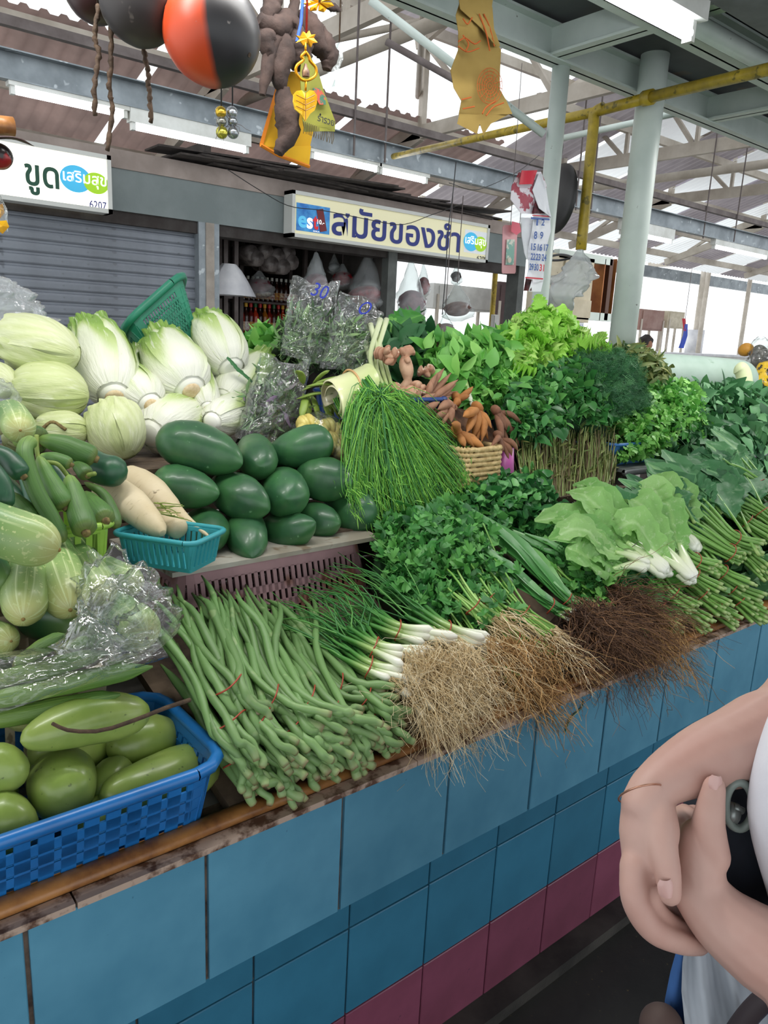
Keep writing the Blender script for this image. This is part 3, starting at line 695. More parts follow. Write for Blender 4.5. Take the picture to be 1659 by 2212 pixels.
bk = basket('plastic_basket', 'blue rectangular basket of green mangoes at the counter front', 'basket', (-.12, .925, .775), (1, 0, 0), (0, 1, 0), .60, .27, .117, m_pbl, slots=(17, 9), rows=4, slotfill=.32, rb=.07, rim=.02, round_=.05, th=.004, flare=.22)
def mango(lab, pts, rpx, **k):
    return veg('green_mango', lab, 'mango', pts, rpx, pf_mango, m_mango, 'green mangoes in the blue basket', n=24, m=24, lump=.05, lsc=4, **k)
q = mango('long green mango on top with a brown twig lying across it', [(322, 1540, 1.06), (190, 1555, 1.05), (44, 1602, 1.03)], 56)
stem(q, [(410, 1512, 1.00), (355, 1530, .985), (300, 1552, .97), (220, 1578, .965), (150, 1578, .965), (113, 1563, .965)], .0035, m_stem, 'twig', taper=.7)
mango('big curved green mango against the right front of the basket', [(462, 1654, 1.05), (400, 1668, 1.03), (300, 1706, 1.005), (216, 1716, 1.0)], 66)
mango('round-looking green mango standing end-on at the basket front', [(135, 1650, 1.13), (134, 1700, 1.03), (130, 1728, .985)], 73)
mango('green mango half under the twig mango, towards the basket back', [(375, 1580, 1.12), (300, 1605, 1.1), (240, 1620, 1.08)], 58)
mango('green mango at the left frame edge, upper one', [(-60, 1650, 1.05), (0, 1662, 1.04), (62, 1672, 1.02)], 56)
mango('green mango at the left frame edge, lower one by the basket wall', [(-60, 1755, 1.01), (10, 1780, 1.0), (76, 1805, .99)], 66)
mango('shaded green mango low in the basket under the curved mango', [(265, 1730, 1.02), (215, 1765, 1.01), (165, 1790, 1.0)], 52)
mango('shaded green mango low behind the curved mango', [(270, 1650, 1.07), (235, 1690, 1.04), (200, 1720, 1.02)], 45)
mango('small end of a green mango under the left mangoes', [(80, 1640, 1.12), (110, 1625, 1.1), (150, 1640, 1.06)], 45)
# ---- pale crate with big cucumbers (melons) on a riser
m_crw = M('dirty_cream_plastic', '#b3a78f', '#9a8d74', sc=8, rough=.6, spots=40, spotc='#6d5f48', spott=.64)
cr = basket('plastic_crate', 'cream plastic crate with a dirty rim under the big striped gourds', 'crate', (-.25, 1.12, .775), (1, .04, 0), (-.04, 1, 0), .66, .40, .20, m_crw, slots=(20, 14), rows=1, rim=.03, round_=.07, flare=.15)
m_mel = M('striped_gourd_skin', '#8fa868', grad=[(0, '#4a7340'), (.5, '#6b9052'), (.85, '#93aa68'), (1, '#b5b474')], streak=.54, scol='#c9d6a2', sfreq=(13, .7), samt=.9, rough=.42, spots=110, spotc='#b9c489', spott=.6, orn=.08, coat=.1, bump=.05)
m_mel2 = M('dark_striped_gourd_skin', '#2f5234', grad=[(0, '#2b5638'), (.6, '#3c6a42'), (1, '#6f8c4a')], streak=.6, scol='#7f9a66', sfreq=(9, .7), samt=.4, rough=.4, orn=.1, coat=.1)
def melon(lab, pts, rpx, mat=m_mel, **k):
    e = veg('striped_gourd', lab, 'gourd', pts, rpx, pf_mel, mat, 'big striped gourds in the cream crate', n=26, m=26, lump=.03, ribs=k.pop('ribs', 9), ribd=.012)
    P = P3(pts); d = nrm(P[-1] - P[-2]); b = B(); r = px2m(rpx, P[-1]) * .07
    b.tube([P[-1] - d * .002, P[-1] + d * .002], [r * 1.6, r], 8); b.build('blossom_scar', M('brown_scar', '#8b7340', rough=.9), e, True); return e
melon('pale striped gourd lying on top, pointing right', [(-90, 1108, 1.24), (0, 1145, 1.2), (128, 1188, 1.15)], 56)
melon('striped gourd end-on with a pale blossom end, lower left', [(80, 1190, 1.36), (62, 1240, 1.25), (50, 1338, 1.13)], 48)
melon('striped gourd pointing down in the middle of the pile', [(85, 1150, 1.4), (118, 1220, 1.28), (152, 1318, 1.13)], 51)
melon('striped gourd right of the middle one, partly under it', [(125, 1160, 1.42), (180, 1225, 1.3), (232, 1296, 1.2)], 40)
melon('rightmost striped gourd pointing right over the crate rim', [(150, 1195, 1.42), (235, 1240, 1.34), (305, 1268, 1.28)], 36)
melon('striped gourd inside the knotted clear bag at the crate corner', [(225, 1310, 1.3), (275, 1340, 1.2), (318, 1378, 1.13)], 48)
melon('dark green gourd at the left frame edge', [(-60, 1170, 1.3), (-20, 1225, 1.25), (5, 1280, 1.2)], 34, m_mel2)
melon('yellowish gourd end at the left frame edge under the pile', [(-70, 1340, 1.25), (-20, 1370, 1.2), (24, 1385, 1.14)], 34)
melon('dark gourd deep in the pile below the end-on gourd', [(60, 1330, 1.36), (110, 1345, 1.28), (190, 1350, 1.2)], 42, m_mel2)
melon('dark gourd between the end-on gourd and the bag', [(140, 1300, 1.42), (190, 1330, 1.36), (240, 1345, 1.3)], 42, m_mel2)
melon('pale gourd end-on beside the cabbages, above the luffas', [(15, 885, 1.62), (35, 910, 1.5), (44, 930, 1.42)], 34)
# ---- luffas
m_luf = M('luffa_skin', '#466b2f', grad=[(0, '#7d9a4c'), (.25, '#4d7433'), (.9, '#42682f'), (1, '#6d7a3c')], streak=.55, scol='#2f4d25', sfreq=(16, 1.2), samt=.7, rough=.5, orn=.16, bump=.2, wavy=(26, 3))
m_lufd = M('dark_luffa_skin', '#1e4531', '#2b5a3c', sc=18, rough=.4, orn=.1, streak=.6, scol='#4d7a55', sfreq=(18, 3), samt=.4)
m_scar = M('dry_brown_end', '#5d4c30', '#8a7a4a', sc=120, rough=.9)
def luffa(lab, pts, rpx, mat=m_luf, prof=pf_luf, st=None, end=True):
    e = veg('luffa_gourd', lab, 'luffa', pts, rpx, prof, mat, 'fuzzy luffa gourds heaped left', n=18, m=24, lump=.05, ribs=8, ribd=.035)
    P = P3(pts); d = nrm(P[-1] - P[-2]); r = px2m(rpx, P[-1])
    if end:
        b = B(); b.tube([P[-1] - d * .004, P[-1] + d * .004], [r * .42, r * .3], 8); b.build('dry_end', m_scar, e, True)
    if st: stem(e, st, px2m(5, P[0]), m_gst)
    return e
luffa('dark green luffa at the left frame edge, upper', [(-50, 965, 1.35), (10, 985, 1.33), (52, 1030, 1.3)], 23, m_lufd)
luffa('dark green luffa at the left frame edge, lower', [(-30, 990, 1.3), (0, 1040, 1.28), (8, 1098, 1.26)], 24, m_lufd)
luffa('long bent luffa crossing the others from top to bottom', [(70, 948, 1.36), (52, 978, 1.33), (75, 1055, 1.3), (108, 1115, 1.28), (138, 1172, 1.26)], 18, prof=capsule(.12), end=False)
luffa('straight luffa right of the bent one with a thin upright stalk', [(82, 985, 1.36), (112, 1045, 1.33), (143, 1098, 1.3)], 23, st=[(79, 940, 1.38), (79, 965, 1.37), (82, 990, 1.36)])
luffa('thick luffa hanging over the lime green basket', [(148, 1026, 1.35), (165, 1085, 1.31), (186, 1152, 1.25)], 28, st=[(98, 998, 1.36), (125, 1003, 1.35), (148, 1030, 1.35)])
luffa('long luffa lying under the cabbages, pointing right', [(82, 948, 1.47), (140, 962, 1.45), (208, 992, 1.42)], 25)
luffa('fat dark green luffa end at the daikon', [(170, 985, 1.52), (215, 1012, 1.47), (268, 1022, 1.42)], 34, m_lufd, prof=pf_mel, end=False)
luffa('small luffa in the middle of the heap', [(85, 985, 1.4), (120, 990, 1.38), (154, 1004, 1.36)], 15)
luffa('stubby luffa beside the small one with a short stalk', [(160, 1003, 1.42), (175, 1012, 1.4), (189, 1028, 1.38)], 17, st=[(189, 1026, 1.38), (197, 1025, 1.37), (205, 1023, 1.36)])
luffa('luffa with a black blossom end on the basket rim', [(180, 1065, 1.4), (205, 1095, 1.36), (229, 1126, 1.31)], 26)
luffa('thin bent luffa behind the black-ended one', [(182, 1042, 1.44), (222, 1066, 1.41), (243, 1105, 1.37), (251, 1140, 1.34)], 14, end=False)
luffa('bright green luffa low on the left', [(20, 1065, 1.33), (50, 1095, 1.31), (80, 1132, 1.29)], 21)
luffa('shaded luffa end deep in the heap', [(40, 1010, 1.45), (60, 1050, 1.42), (78, 1100, 1.38)], 16, m_lufd)
luffa('dark round luffa end below the cabbage pile', [(30, 960, 1.5), (60, 945, 1.5), (85, 955, 1.47)], 32)
luffa('shaded luffa between the straight and the thick one', [(110, 1000, 1.45), (145, 1045, 1.42), (160, 1100, 1.38)], 22, m_lufd)
for k, (a, c) in enumerate((((-20, 1010, 1.5), (60, 1120, 1.4)), ((60, 1120, 1.42), (130, 1160, 1.36)))):
    luffa(('shaded luffa at the bottom left of the heap', 'shaded luffa low behind the lime basket')[k], [a, tuple((np.array(a) + np.array(c)) / 2), c], 30, m_lufd)
# support under the luffas: lime basket on a hidden crate
m_lime = M('lime_plastic', '#9fc850', '#8fb945', sc=8, rough=.4)
m_turq = M('turquoise_plastic', '#3fa3ad', '#35929c', sc=8, rough=.38, spots=30, spotc='#2a6670', spott=.66)
m_pink = M('faded_pink_crate_plastic', '#b08a8e', '#97757a', sc=6, rough=.6, spots=7, spotc='#7a4a32', spott=.58)
f0 = A(132, 1232, 1.30); f1 = A(246, 1218, 1.34)
zc_ = min(f0[2], f1[2])
d0 = nrm(V3(f1[0] - f0[0], .0, 0)); dy = V3(0, 1, 0)
basket('slotted_basket', 'lime green slotted basket under the luffas', 'basket', (f0[0] - .12, 1.315, f1[2] - .01), (1, .0, 0), (0, 1, 0), f1[0] - f0[0] + .11, .2, .092, m_lime, slots=(9, 8), rim=.014, round_=.02, slotfill=.45)
q0 = A(250, 1232, 1.40); q1 = A(416, 1232, 1.26); dx = nrm(V3(q1[0] - q0[0], q1[1] - q0[1], 0)); dy2 = V3(-dx[1], dx[0], 0)
hT = .062
TB = V3(q0[0], q0[1], 1.075)
tb = basket('slotted_basket', 'turquoise slotted basket holding the daikons', 'basket', V3(q0[0], q0[1], (q0[2] + q1[2]) / 2), dx, dy2, float(np.linalg.norm((q1 - q0)[:2])), .12, hT, m_turq, slots=(11, 6), rim=.011, round_=.016, slotfill=.42, flare=.2)
# ---- daikons
m_daik = M('daikon_skin', '#d2c4a4', '#c4b48f', sc=10, rough=.55, streak=.6, scol='#8d7a55', sfreq=(3, 30), samt=.5, spots=50, spotc='#6e5e40', spott=.7, bump=.2, wavy=(2, 30))
def daikon(lab, pts, rpx, prof=pf_daik):
    return veg('daikon_radish', lab, 'daikon', pts, rpx, prof, m_daik, 'daikons in the turquoise basket', n=20, m=28, lump=.05)
daikon('thick dirty daikon in front, its tip over the basket rim', [(205, 1046, 1.52), (270, 1080, 1.46), (352, 1152, 1.34)], 38)
daikon('smoother daikon behind with trimmed leaf stubs', [(262, 1022, 1.6), (320, 1060, 1.53), (388, 1118, 1.43)], 36)
daikon('short cut daikon stub beside the basket rim', [(350, 1120, 1.46), (370, 1133, 1.42), (392, 1146, 1.38)], 23, capsule(.2))
d3 = daikon('daikon with a long thin root tip curling over the rim', [(360, 1085, 1.48), (400, 1120, 1.42), (440, 1150, 1.36), (456, 1164, 1.33)], 17, tab((0, .9), (.15, 1), (.35, .6), (.6, .3), (.85, .15), (1, .04)))
strands('leaf_stub', d3, m_gst, wig(A(345, 1100, 1.4), A(395, 1108, 1.36), 9, .002, spread0=.008, spread1=.012), .0015, stuff=False)
# ---- papayas on a white board on a pink crate
ZP = 1.045
bo = thing('white_board', 'dirty white board under the pile of green papayas', 'board', (.85, 1.45, ZP - .012))
c_ = [AZ(372, 1238, ZP), AZ(818, 1158, ZP)]; c_ += [c_[1] + V3(.05, .30, 0), c_[0] + V3(-.02, .32, 0)]
b = B(); b.add([p - V3(0, 0, .01) for p in c_] + c_, [(0, 3, 2, 1), (4, 5, 6, 7), (0, 1, 5, 4), (1, 2, 6, 5), (2, 3, 7, 6), (3, 0, 4, 7)])
b.build('board', M('chipped_white_board', '#a9a79d', '#8c8577', sc=6, rough=.5, spots=18, spotc='#6a5a45', spott=.62), bo)
px0 = c_[0][0] + .03; px1 = c_[1][0] - .03; py = max(c_[0][1], c_[1][1]) + .02
pk = basket('plastic_crate', 'upturned faded pink slotted crate stained brown, under the white board', 'crate', (px0, min(c_[0][1], c_[1][1]) + .03, ZP - .18), V3(c_[1][0] - c_[0][0], c_[1][1] - c_[0][1], 0), V3(-(c_[1][1] - c_[0][1]), c_[1][0] - c_[0][0], 0), px1 - px0, .22, .165, m_pink, slots=(26, 9), rows=3, rim=.008, round_=.03, slotfill=.42, flare=-.25, rb=.05)
m_pap = M('green_papaya_skin', '#2a5636', '#3c6e3e', sc=9, rough=.42, spots=70, spotc='#6f9a72', spott=.7, orn=.14, bump=.12, bsc=30, coat=.15, edge=(.4, .6))
def papaya(lab, pts, rpx):
    e = veg('green_papaya', lab, 'papaya', pts, rpx, pf_pap, m_pap, 'green papayas piled on the board', n=24, m=26, lump=.06, lsc=5, ribs=5, ribd=.02)
    return e
G1 = 1.50
for lab, pts, r in (
    ('large papaya on top left of the pile, tip pointing right', [(336, 945, 1.62), (430, 968, 1.58), (524, 1003, 1.5)], 52),
    ('end-on papaya in the top row between two long ones', [(545, 960, 1.7), (555, 990, 1.58), (562, 1008, 1.5)], 42),
    ('long papaya on top right of the pile', [(716, 945, 1.56), (660, 965, 1.58), (575, 985, 1.64)], 43),
    ('papaya at the left end of the middle row', [(326, 1045, 1.58), (390, 1052, 1.55), (474, 1068, 1.48)], 45),
    ('pointed papaya, second in the middle row', [(470, 1045, 1.6), (520, 1075, 1.5), (583, 1103, 1.44)], 46),
    ('end-on papaya in the middle of the middle row', [(607, 1040, 1.66), (615, 1065, 1.52), (620, 1078, 1.43)], 50),
    ('papaya at the right end of the middle row', [(640, 1020, 1.58), (700, 1035, 1.53), (765, 1045, 1.47)], 47),
    ('end-on papaya at the left end of the bottom row', [(430, 1120, 1.6), (450, 1145, 1.5), (458, 1165, 1.42)], 43),
    ('papaya pointing down at the board edge, bottom row', [(520, 1105, 1.6), (530, 1150, 1.48), (545, 1205, 1.38)], 43),
    ('papaya with a hooked tip pointing right, bottom row', [(575, 1135, 1.56), (620, 1150, 1.47), (681, 1128, 1.40)], 38),
    ('small pointed papaya, bottom row, right of the hooked one', [(640, 1115, 1.58), (685, 1125, 1.5), (733, 1132, 1.43)], 37),
    ('papaya at the right end of the bottom row', [(715, 1080, 1.6), (765, 1105, 1.5), (806, 1135, 1.44)], 46)):
    papaya(lab, pts, r * 1.06)
# ---- cabbages and napa cabbages
def attr_mat(name, stops, **k):
    return M(name, '#ffffff', rnd=stops, **k)
m_cab = M('cabbage_leaf', '#c5cf97', rnd=['#e4e8c8', '#cdd6a0', '#b3c27c', '#93ac5a'], rough=.42, spots=45, spotc='#98a86a', spott=.74, transl=.1, bump=.6, wavy=(16, 5), streak=.57, scol='#f0f2de', sfreq=(9, 3), samt=.4)
m_nap = M('napa_leaf', '#e8ecd8', rnd=['#f1f2e6', '#e4ebcc', '#c3d592', '#a2c165', '#86ab4e'], rough=.45, transl=.15, bump=.7, wavy=(18, 7), streak=.57, scol='#f2f4e4', sfreq=(14, 3), samt=.6)
def wrap(e, P, r, prof, a0, da, t0, t1, off, ruf, mat, fn, nm='leaf', nu=22, nv=20, flare=0.0, seed=0):
    P = spline(P, 30); T, X, Y = frames(P); V = []; g = []; U = []
    for i in range(nv):
        v = i / (nv - 1); t = t0 + (t1 - t0) * v; s = max(0, min(1, t)); tb_ = t; c = np.array([np.interp(s, np.linspace(0, 1, 30), P[:, k]) for k in range(3)])
        ii = min(29, int(s * 29)); tx, xx, yy = T[ii], X[ii], Y[ii]
        if t < 0: c = c + tx * t * np.linalg.norm(P[-1] - P[0])
        pr = max(prof(s), .12 if t > 0 else .3)
        for j in range(nu):
            u = j / (nu - 1) * 2 - 1; a = a0 + da * u * (1 - .25 * v)
            edge = max(0, 1 - v * 2.2) ** 1.5 + .5 * max(0, abs(u) - .75) * 2
            nz = mnoise.noise(Vector((u * 3 + seed, v * 4, seed * 2.3))) * .04 + ruf * edge * (mnoise.noise(Vector((u * 7 + seed, v * 6, seed))) + .5 * math.sin(u * 14 + seed + v * 5))
            rr = r * (pr * (1 + off) + nz + flare * edge)
            V.append(c + rr * (math.cos(a) * xx + math.sin(a) * yy) + tx * (-.03 * r * math.sin(u * 9 + seed) * edge + (.42 * r * u * u * (1 - v) ** 2 if t0 < 0 else 0))); g.append(fn(u, v)); U.append((u * .5 + .5, v))
    Fc = [(i * nu + j, i * nu + j + 1, (i + 1) * nu + j + 1, (i + 1) * nu + j) for i in range(nv - 1) for j in range(nu - 1)]
    return mk(nm, V, Fc, mat, e, rnd=g, uv=U)
def fn_nap(u, v):  # white rib widening to the base, green frill
    rib = .10 + .75 * v ** 1.3; x = abs(u) / rib
    return float(np.clip((x - .6) * 1.3, 0, 1) * (1 - v * .8) * .8 + .42 * (1 - v) ** 1.2 + max(0, .3 - v) * 1.1)
def fn_cab(u, v):
    ve = min(abs(u - s * w_) for s in (-1, 1) for w_ in (0, (1 - v) * .35, (1 - v) * .75 + .1, (1 - v) * 1.1 + .25))
    return float(np.clip(.15 + ve * 2.6 * (.3 + v), 0, .6) * (.5 + .4 * (1 - v)) + .05)
pf_nap = tab((0, .62), (.06, .74), (.15, .84), (.3, .93), (.55, 1), (.75, .97), (.88, .82), (.95, .62), (1, .36))
def napa(lab, pts, rpx, disc=True, leaves=7, seed=0, mr='#f0f0e6'):
    P = P3(pts); mid = P[len(P) // 2]; r = px2m(rpx, mid); e = thing('napa_cabbage', lab, 'cabbage', V3(mid[0], mid[1], mid[2] - r), 'napa cabbages in the upper row')
    body('heart', P, r * .9, pf_nap, M('napa_heart', '#dfe6c4', grad=[(0, '#a9c46a'), (.3, '#d9e3b4'), (1, '#f2f2e8')], rough=.5), e, n=20, m=18)
    for k in range(leaves):
        a = k * 2.399 + seed; wrap(e, P, r, pf_nap, a, 1.05, -.16 + .05 * (k % 4), .97, .015 + .012 * k, .13, m_nap, fn_nap, seed=seed + k * 1.7, flare=.07)
    d = nrm(P[-1] - P[-2]); b = B(); b.tube([P[-1] - d * .01, P[-1] + d * .003, P[-1] + d * .006], [r * .34, r * .30, r * .2], 14)
    if disc: b.build('cut_stem', M('napa_cut', '#e2cfae', '#cdb488', sc=90, rough=.8), e, True)
    return e
napa('napa cabbage standing left, its cut base facing the camera below', [(200, 715, 2.06), (225, 775, 1.98), (247, 858, 1.86)], 62, seed=.5)
napa('napa cabbage seen from its white cut base, second row', [(262, 808, 2.0), (290, 840, 1.92), (326, 876, 1.83)], 50, seed=1.2)
napa('big napa cabbage in the middle with a round brown cut base', [(352, 745, 2.04), (375, 790, 1.95), (413, 845, 1.85)], 64, seed=2.2)
napa('slim pale napa cabbage right of the big middle one', [(428, 800, 1.98), (438, 840, 1.9), (450, 882, 1.83)], 30, seed=.9)
napa('topmost napa cabbage with a broad white rib, leaning right', [(450, 700, 2.06), (470, 735, 2.0), (502, 798, 1.9)], 52, seed=3.3, disc=False)
napa('napa cabbage with crinkled leaves behind the herb bags', [(560, 785, 2.03), (520, 825, 1.96), (480, 865, 1.9)], 46, seed=4.1, disc=False)
napa('white ribbed napa cabbage lying above the papayas, pointing left', [(425, 895, 1.94), (375, 910, 1.87), (322, 938, 1.8)], 58, seed=5.0, disc=False)
napa('napa cabbage base partly behind the purple herb bag', [(530, 870, 1.94), (495, 895, 1.86), (455, 912, 1.79)], 40, seed=5.9, disc=False)
napa('leafy napa cabbage half hidden in front of the green basket', [(305, 745, 2.12), (310, 780, 2.06), (305, 820, 2.0)], 26, seed=6.2, disc=False)
def cabbage(lab, pts, rpx, seed=0, sq=1.0, scar=False):
    P = P3(pts); mid = P[len(P) // 2]; r = px2m(rpx, mid); e = thing('cabbage', lab, 'cabbage', V3(mid[0], mid[1], mid[2] - r), 'flat pale cabbages on the left')
    body('head', P, r * .96, ell, M('cabbage_head', '#bcc98a', '#cdd7a4', sc=9, rough=.5), e, n=26, m=20)
    for k in range(7):
        wrap(e, P, r, ell, k * 2.0 + seed, 1.15, .03 + .10 * (k % 3), 1.0 if k % 2 else .97, .012 + .02 * k, .10, m_cab, lambda u, v, k=k: min(1, fn_cab(u, v) + .09 * (k % 4)), seed=seed + k, flare=.05, nu=28)
    if scar:
        b = B(); p = mid - RT * r * .1 - FW * r * 1.1; b.tube(spline([p + RT * .03 - UP * .005, p + UP * .012, p - RT * .028 - UP * .008], 10), .004, 8); b.build('curled_stub', m_scar, e, True)
    return e
cabbage('biggest flat cabbage on top at the left, tilted', [(-5, 722, 2.0), (80, 745, 1.92), (172, 772, 1.86)], 57, seed=.4)
cabbage('round pale cabbage below the tilted one, veins meeting at its base', [(22, 838, 1.9), (107, 848, 1.86), (192, 858, 1.84)], 60, seed=2.8)
cabbage('yellowish cabbage with a curled brown stub, half under the round one', [(75, 920, 1.86), (135, 928, 1.8), (192, 930, 1.78)], 38, seed=4.2, scar=True)
cabbage('egg-shaped cabbage at the front of the stand, spotted', [(236, 868, 1.82), (250, 925, 1.77), (270, 988, 1.72)], 57, seed=5.4)
cabbage('cabbage cut by the left frame edge under the tilted one', [(-40, 800, 1.95), (-5, 820, 1.9), (35, 845, 1.86)], 34, seed=6.4)
cabbage('cabbage behind at the left frame edge, hardly visible', [(-80, 880, 1.9), (-30, 900, 1.86), (20, 905, 1.8)], 38, seed=7.1)
# ---- green basket leaning behind
m_grn = M('dark_green_basket_plastic', '#1d7a5f', '#176a52', sc=8, rough=.45)
g0 = A(268, 742, 2.2); g1 = A(388, 634, 2.2); gx = nrm(g1 - g0); gd = nrm(nrm(A(425, 735, 2.2) - g1) + V3(0, -.5, 0)); gz = np.cross(gx, gd)
gb = basket('plastic_basket', 'empty dark green basket tipped on its side behind the cabbages', 'basket', g0 + gd * .14 + gz * (-.16), gx, gz, float(np.linalg.norm(g1 - g0)), .26, .14, m_grn, slots=(14, 12), rows=6, rim=.022, round_=.05, slotfill=.62, flare=.3, up=-gd)

# ---- the same heaps going on to the left, out of the photograph's frame, and what carries them
mg = [o for o in COL.objects if o.type == 'EMPTY' and o.name.startswith('green_mango')]
for k, (x, y, z) in enumerate(((-.02, 1.0, .80), (-.03, 1.10, .80), (.06, 1.13, .79), (.08, 1.02, .785), (-.02, 1.05, .85), (.2, 1.12, .785), (.3, 1.13, .785))):
    dup(mg[(k * 3 + 2) % len(mg)], (x, y, z), label=ORD[k] + ' green mango at the hidden left and back of the blue basket', rz=k * .9)
cr2 = basket('plastic_crate', 'plain cream crate hidden under the luffas, carrying them', 'crate', (-.2, 1.33, .775), (1, 0, 0), (0, 1, 0), .62, .3, .25, m_crw, slots=(18, 10), rows=2, rim=.02, round_=.04, flare=.1)
sg = [o for o in COL.objects if o.type == 'EMPTY' and o.name.startswith('striped_gourd')]
for k, (x, y, z, a) in enumerate(((-.08, 1.2, .80, .2), (.05, 1.22, .80, .5), (.18, 1.22, .80, .1), (.3, 1.22, .80, .4), (-.05, 1.22, .90, .3), (.1, 1.22, .90, .2), (.24, 1.24, .90, .5), (-.1, 1.24, 1.0, .1), (.05, 1.26, 1.0, .4), (.2, 1.27, .99, .2))):
    dup(sg[1 + k % 3], (x, y, z), label=ORD[k] + ' striped gourd in the hidden lower layers of the cream crate', rz=a)
lg = [o for o in COL.objects if o.type == 'EMPTY' and o.name.startswith('luffa_gourd')]
for k, (x, y, z) in enumerate(((-.05, 1.42, 1.03), (.05, 1.45, 1.04), (.15, 1.45, 1.03), (.22, 1.45, 1.03))):
    dup(lg[(k * 2 + 3) % len(lg)], (x, y, z), label=ORD[k] + ' luffa in the hidden lower layer of the luffa heap', rz=.3 * k)
cg = [o for o in COL.objects if o.type == 'EMPTY' and o.name.startswith('cabbage')]
for k, (x, y, z) in enumerate(((.05, 1.85, 1.2), (.28, 1.95, 1.2), (.5, 2.0, 1.2))):
    dup(cg[k % len(cg)], (x, y, z), label=ORD[k] + ' cabbage in the hidden back and left of the cabbage pile', rz=.7 * k)
# ================================================================ front tier: beans, onions, herbs with roots, greens
_A0 = A; HG = .02
def A(px, py, Y):                       # the same, but never below the sloping board
    p = _A0(px, py, Y)
    if p[1] > .93 and p[2] < slz(p[0], p[1]) + HG and p[0] > 1.2: p = S(px, py, HG)
    return p
m_bean = M('yard_long_bean', '#5f8f45', grad=[(0, '#8a7a58'), (.03, '#8fa26c'), (.12, '#799a60'), (.6, '#6b9054'), (.97, '#5c8248'), (1, '#5a6a36')], rough=.5, orn=.17, bump=.12, bsc=60, spots=26, spotc='#86a06a', spott=.62)
m_beanend = M('cut_bean_end', '#9a8a62', '#6d5a3c', sc=200, rough=.9)
m_band = M('red_rubber_band', '#a5402c', rough=.45)
def band(e, P, d, r, sq=.75, mat=None, nm='rubber_band', th=.0014):
    d = nrm(d); x = nrm(np.cross(d, V3(0, 0, 1))); y = np.cross(x, d); a = np.linspace(0, 2 * math.pi, 25)
    pts = [P + r * (math.cos(t) * x + sq * math.sin(t) * y) + d * r * .12 * math.sin(t * 2) for t in a]
    b = B(); b.tube(pts, th, 6, False); b.build(nm, mat or m_band, e, True)
def bean(e, a, mid, c, r, hook=0.0):
    n = 11; t = np.linspace(0, 1, n); P = spline([a, mid, c], n)
    w_ = np.cumsum(NR.normal(0, .0048, (n, 3)), 0); w_ -= w_[0] + (w_[-1] - w_[0]) * t[:, None] * .4; w_[:, 2] = np.abs(w_[:, 2]) * .5; P = P + w_
    if hook: P[-3:, 0] += np.array([.3, .8, 1.2]) * hook; P[-3:, 2] += np.array([.4, .6, .2]) * abs(hook)
    P = spline(P, 26); rr = r * (1 + .10 * np.sin(np.arange(26) * R.uniform(1.1, 1.7) + R.random() * 6)); rr[-4:] *= np.array([.9, .75, .5, .25]); rr[0] *= .85
    b = B(); b.tube(P, rr, 8); b.build('bean', m_bean, e, True)
BL = [((566, 1568, .975), (497, 1482, 1.03), (395, 1300, 1.32), 'top left bunch of long beans with a red band, nearest the blue basket', 9),
      ((706, 1556, .95), (592, 1512, 1.02), (430, 1285, 1.34), 'long bean bunch on top whose two red bands show side by side', 9),
      ((760, 1560, .94), (668, 1512, 1.0), (500, 1292, 1.36), 'long bean bunch on top in the middle with a narrow red band', 10),
      ((858, 1500, .965), (738, 1482, 1.04), (600, 1312, 1.36), 'long bean bunch on top at the right with an orange band', 11),
      ((560, 1655, .93), (500, 1560, .99), (375, 1300, 1.30), 'long bean bunch along the right wall of the blue basket', 10),
      ((640, 1640, .925), (560, 1560, .985), (440, 1320, 1.32), 'long bean bunch in the second layer, left', 12),
      ((720, 1620, .925), (640, 1560, .98), (520, 1330, 1.33), 'long bean bunch in the second layer, centre', 12),
      ((800, 1590, .925), (720, 1530, .985), (600, 1340, 1.33), 'long bean bunch in the second layer, right of centre', 12),
      ((866, 1552, .935), (790, 1510, .99), (650, 1360, 1.33), 'long bean bunch in the second layer beside the spring onion roots', 11),
      ((565, 1712, .92), (520, 1640, .97), (420, 1400, 1.25), 'bottom long bean bunch at the basket corner', 11),
      ((640, 1712, .915), (590, 1640, .965), (480, 1400, 1.27), 'bottom long bean bunch, second from the basket corner', 12),
      ((712, 1680, .915), (660, 1610, .965), (560, 1410, 1.28), 'bottom long bean bunch, third from the basket corner', 12),
      ((782, 1652, .915), (730, 1580, .965), (620, 1410, 1.28), 'bottom long bean bunch, fourth from the basket corner', 12),
      ((848, 1612, .92), (795, 1560, .965), (690, 1410, 1.28), 'bottom long bean bunch at the right end of the bean pile', 11)]
for (pb, pm, pt, lab, n) in BL:
    a, m_, t_ = A(*pb), A(*pm), A(*pt); e = thing('long_bean_bunch', lab, 'beans', V3(*m_[:2], m_[2] - .04), 'bunches of yard long beans on the counter'); d = m_ - a
    for k in range(n):
        th = k * 2.4; q = .9 * math.sqrt(k / n); o = V3(math.cos(th) * q, 0, math.sin(th) * q)
        bean(e, a + o * V3(.040, 0, .030) + V3(0, R.uniform(-.022, .022), 0) + V3(R.uniform(-.006, .006), 0, 0), m_ + o * V3(.026, 0, .02), t_ + o * V3(.075, 0, .035) + V3(0, R.uniform(-.07, .04), 0), R.uniform(.0062, .0082), R.choice([0, 0, .02, -.03, .035]))
    band(e, m_, d, .031, .8)
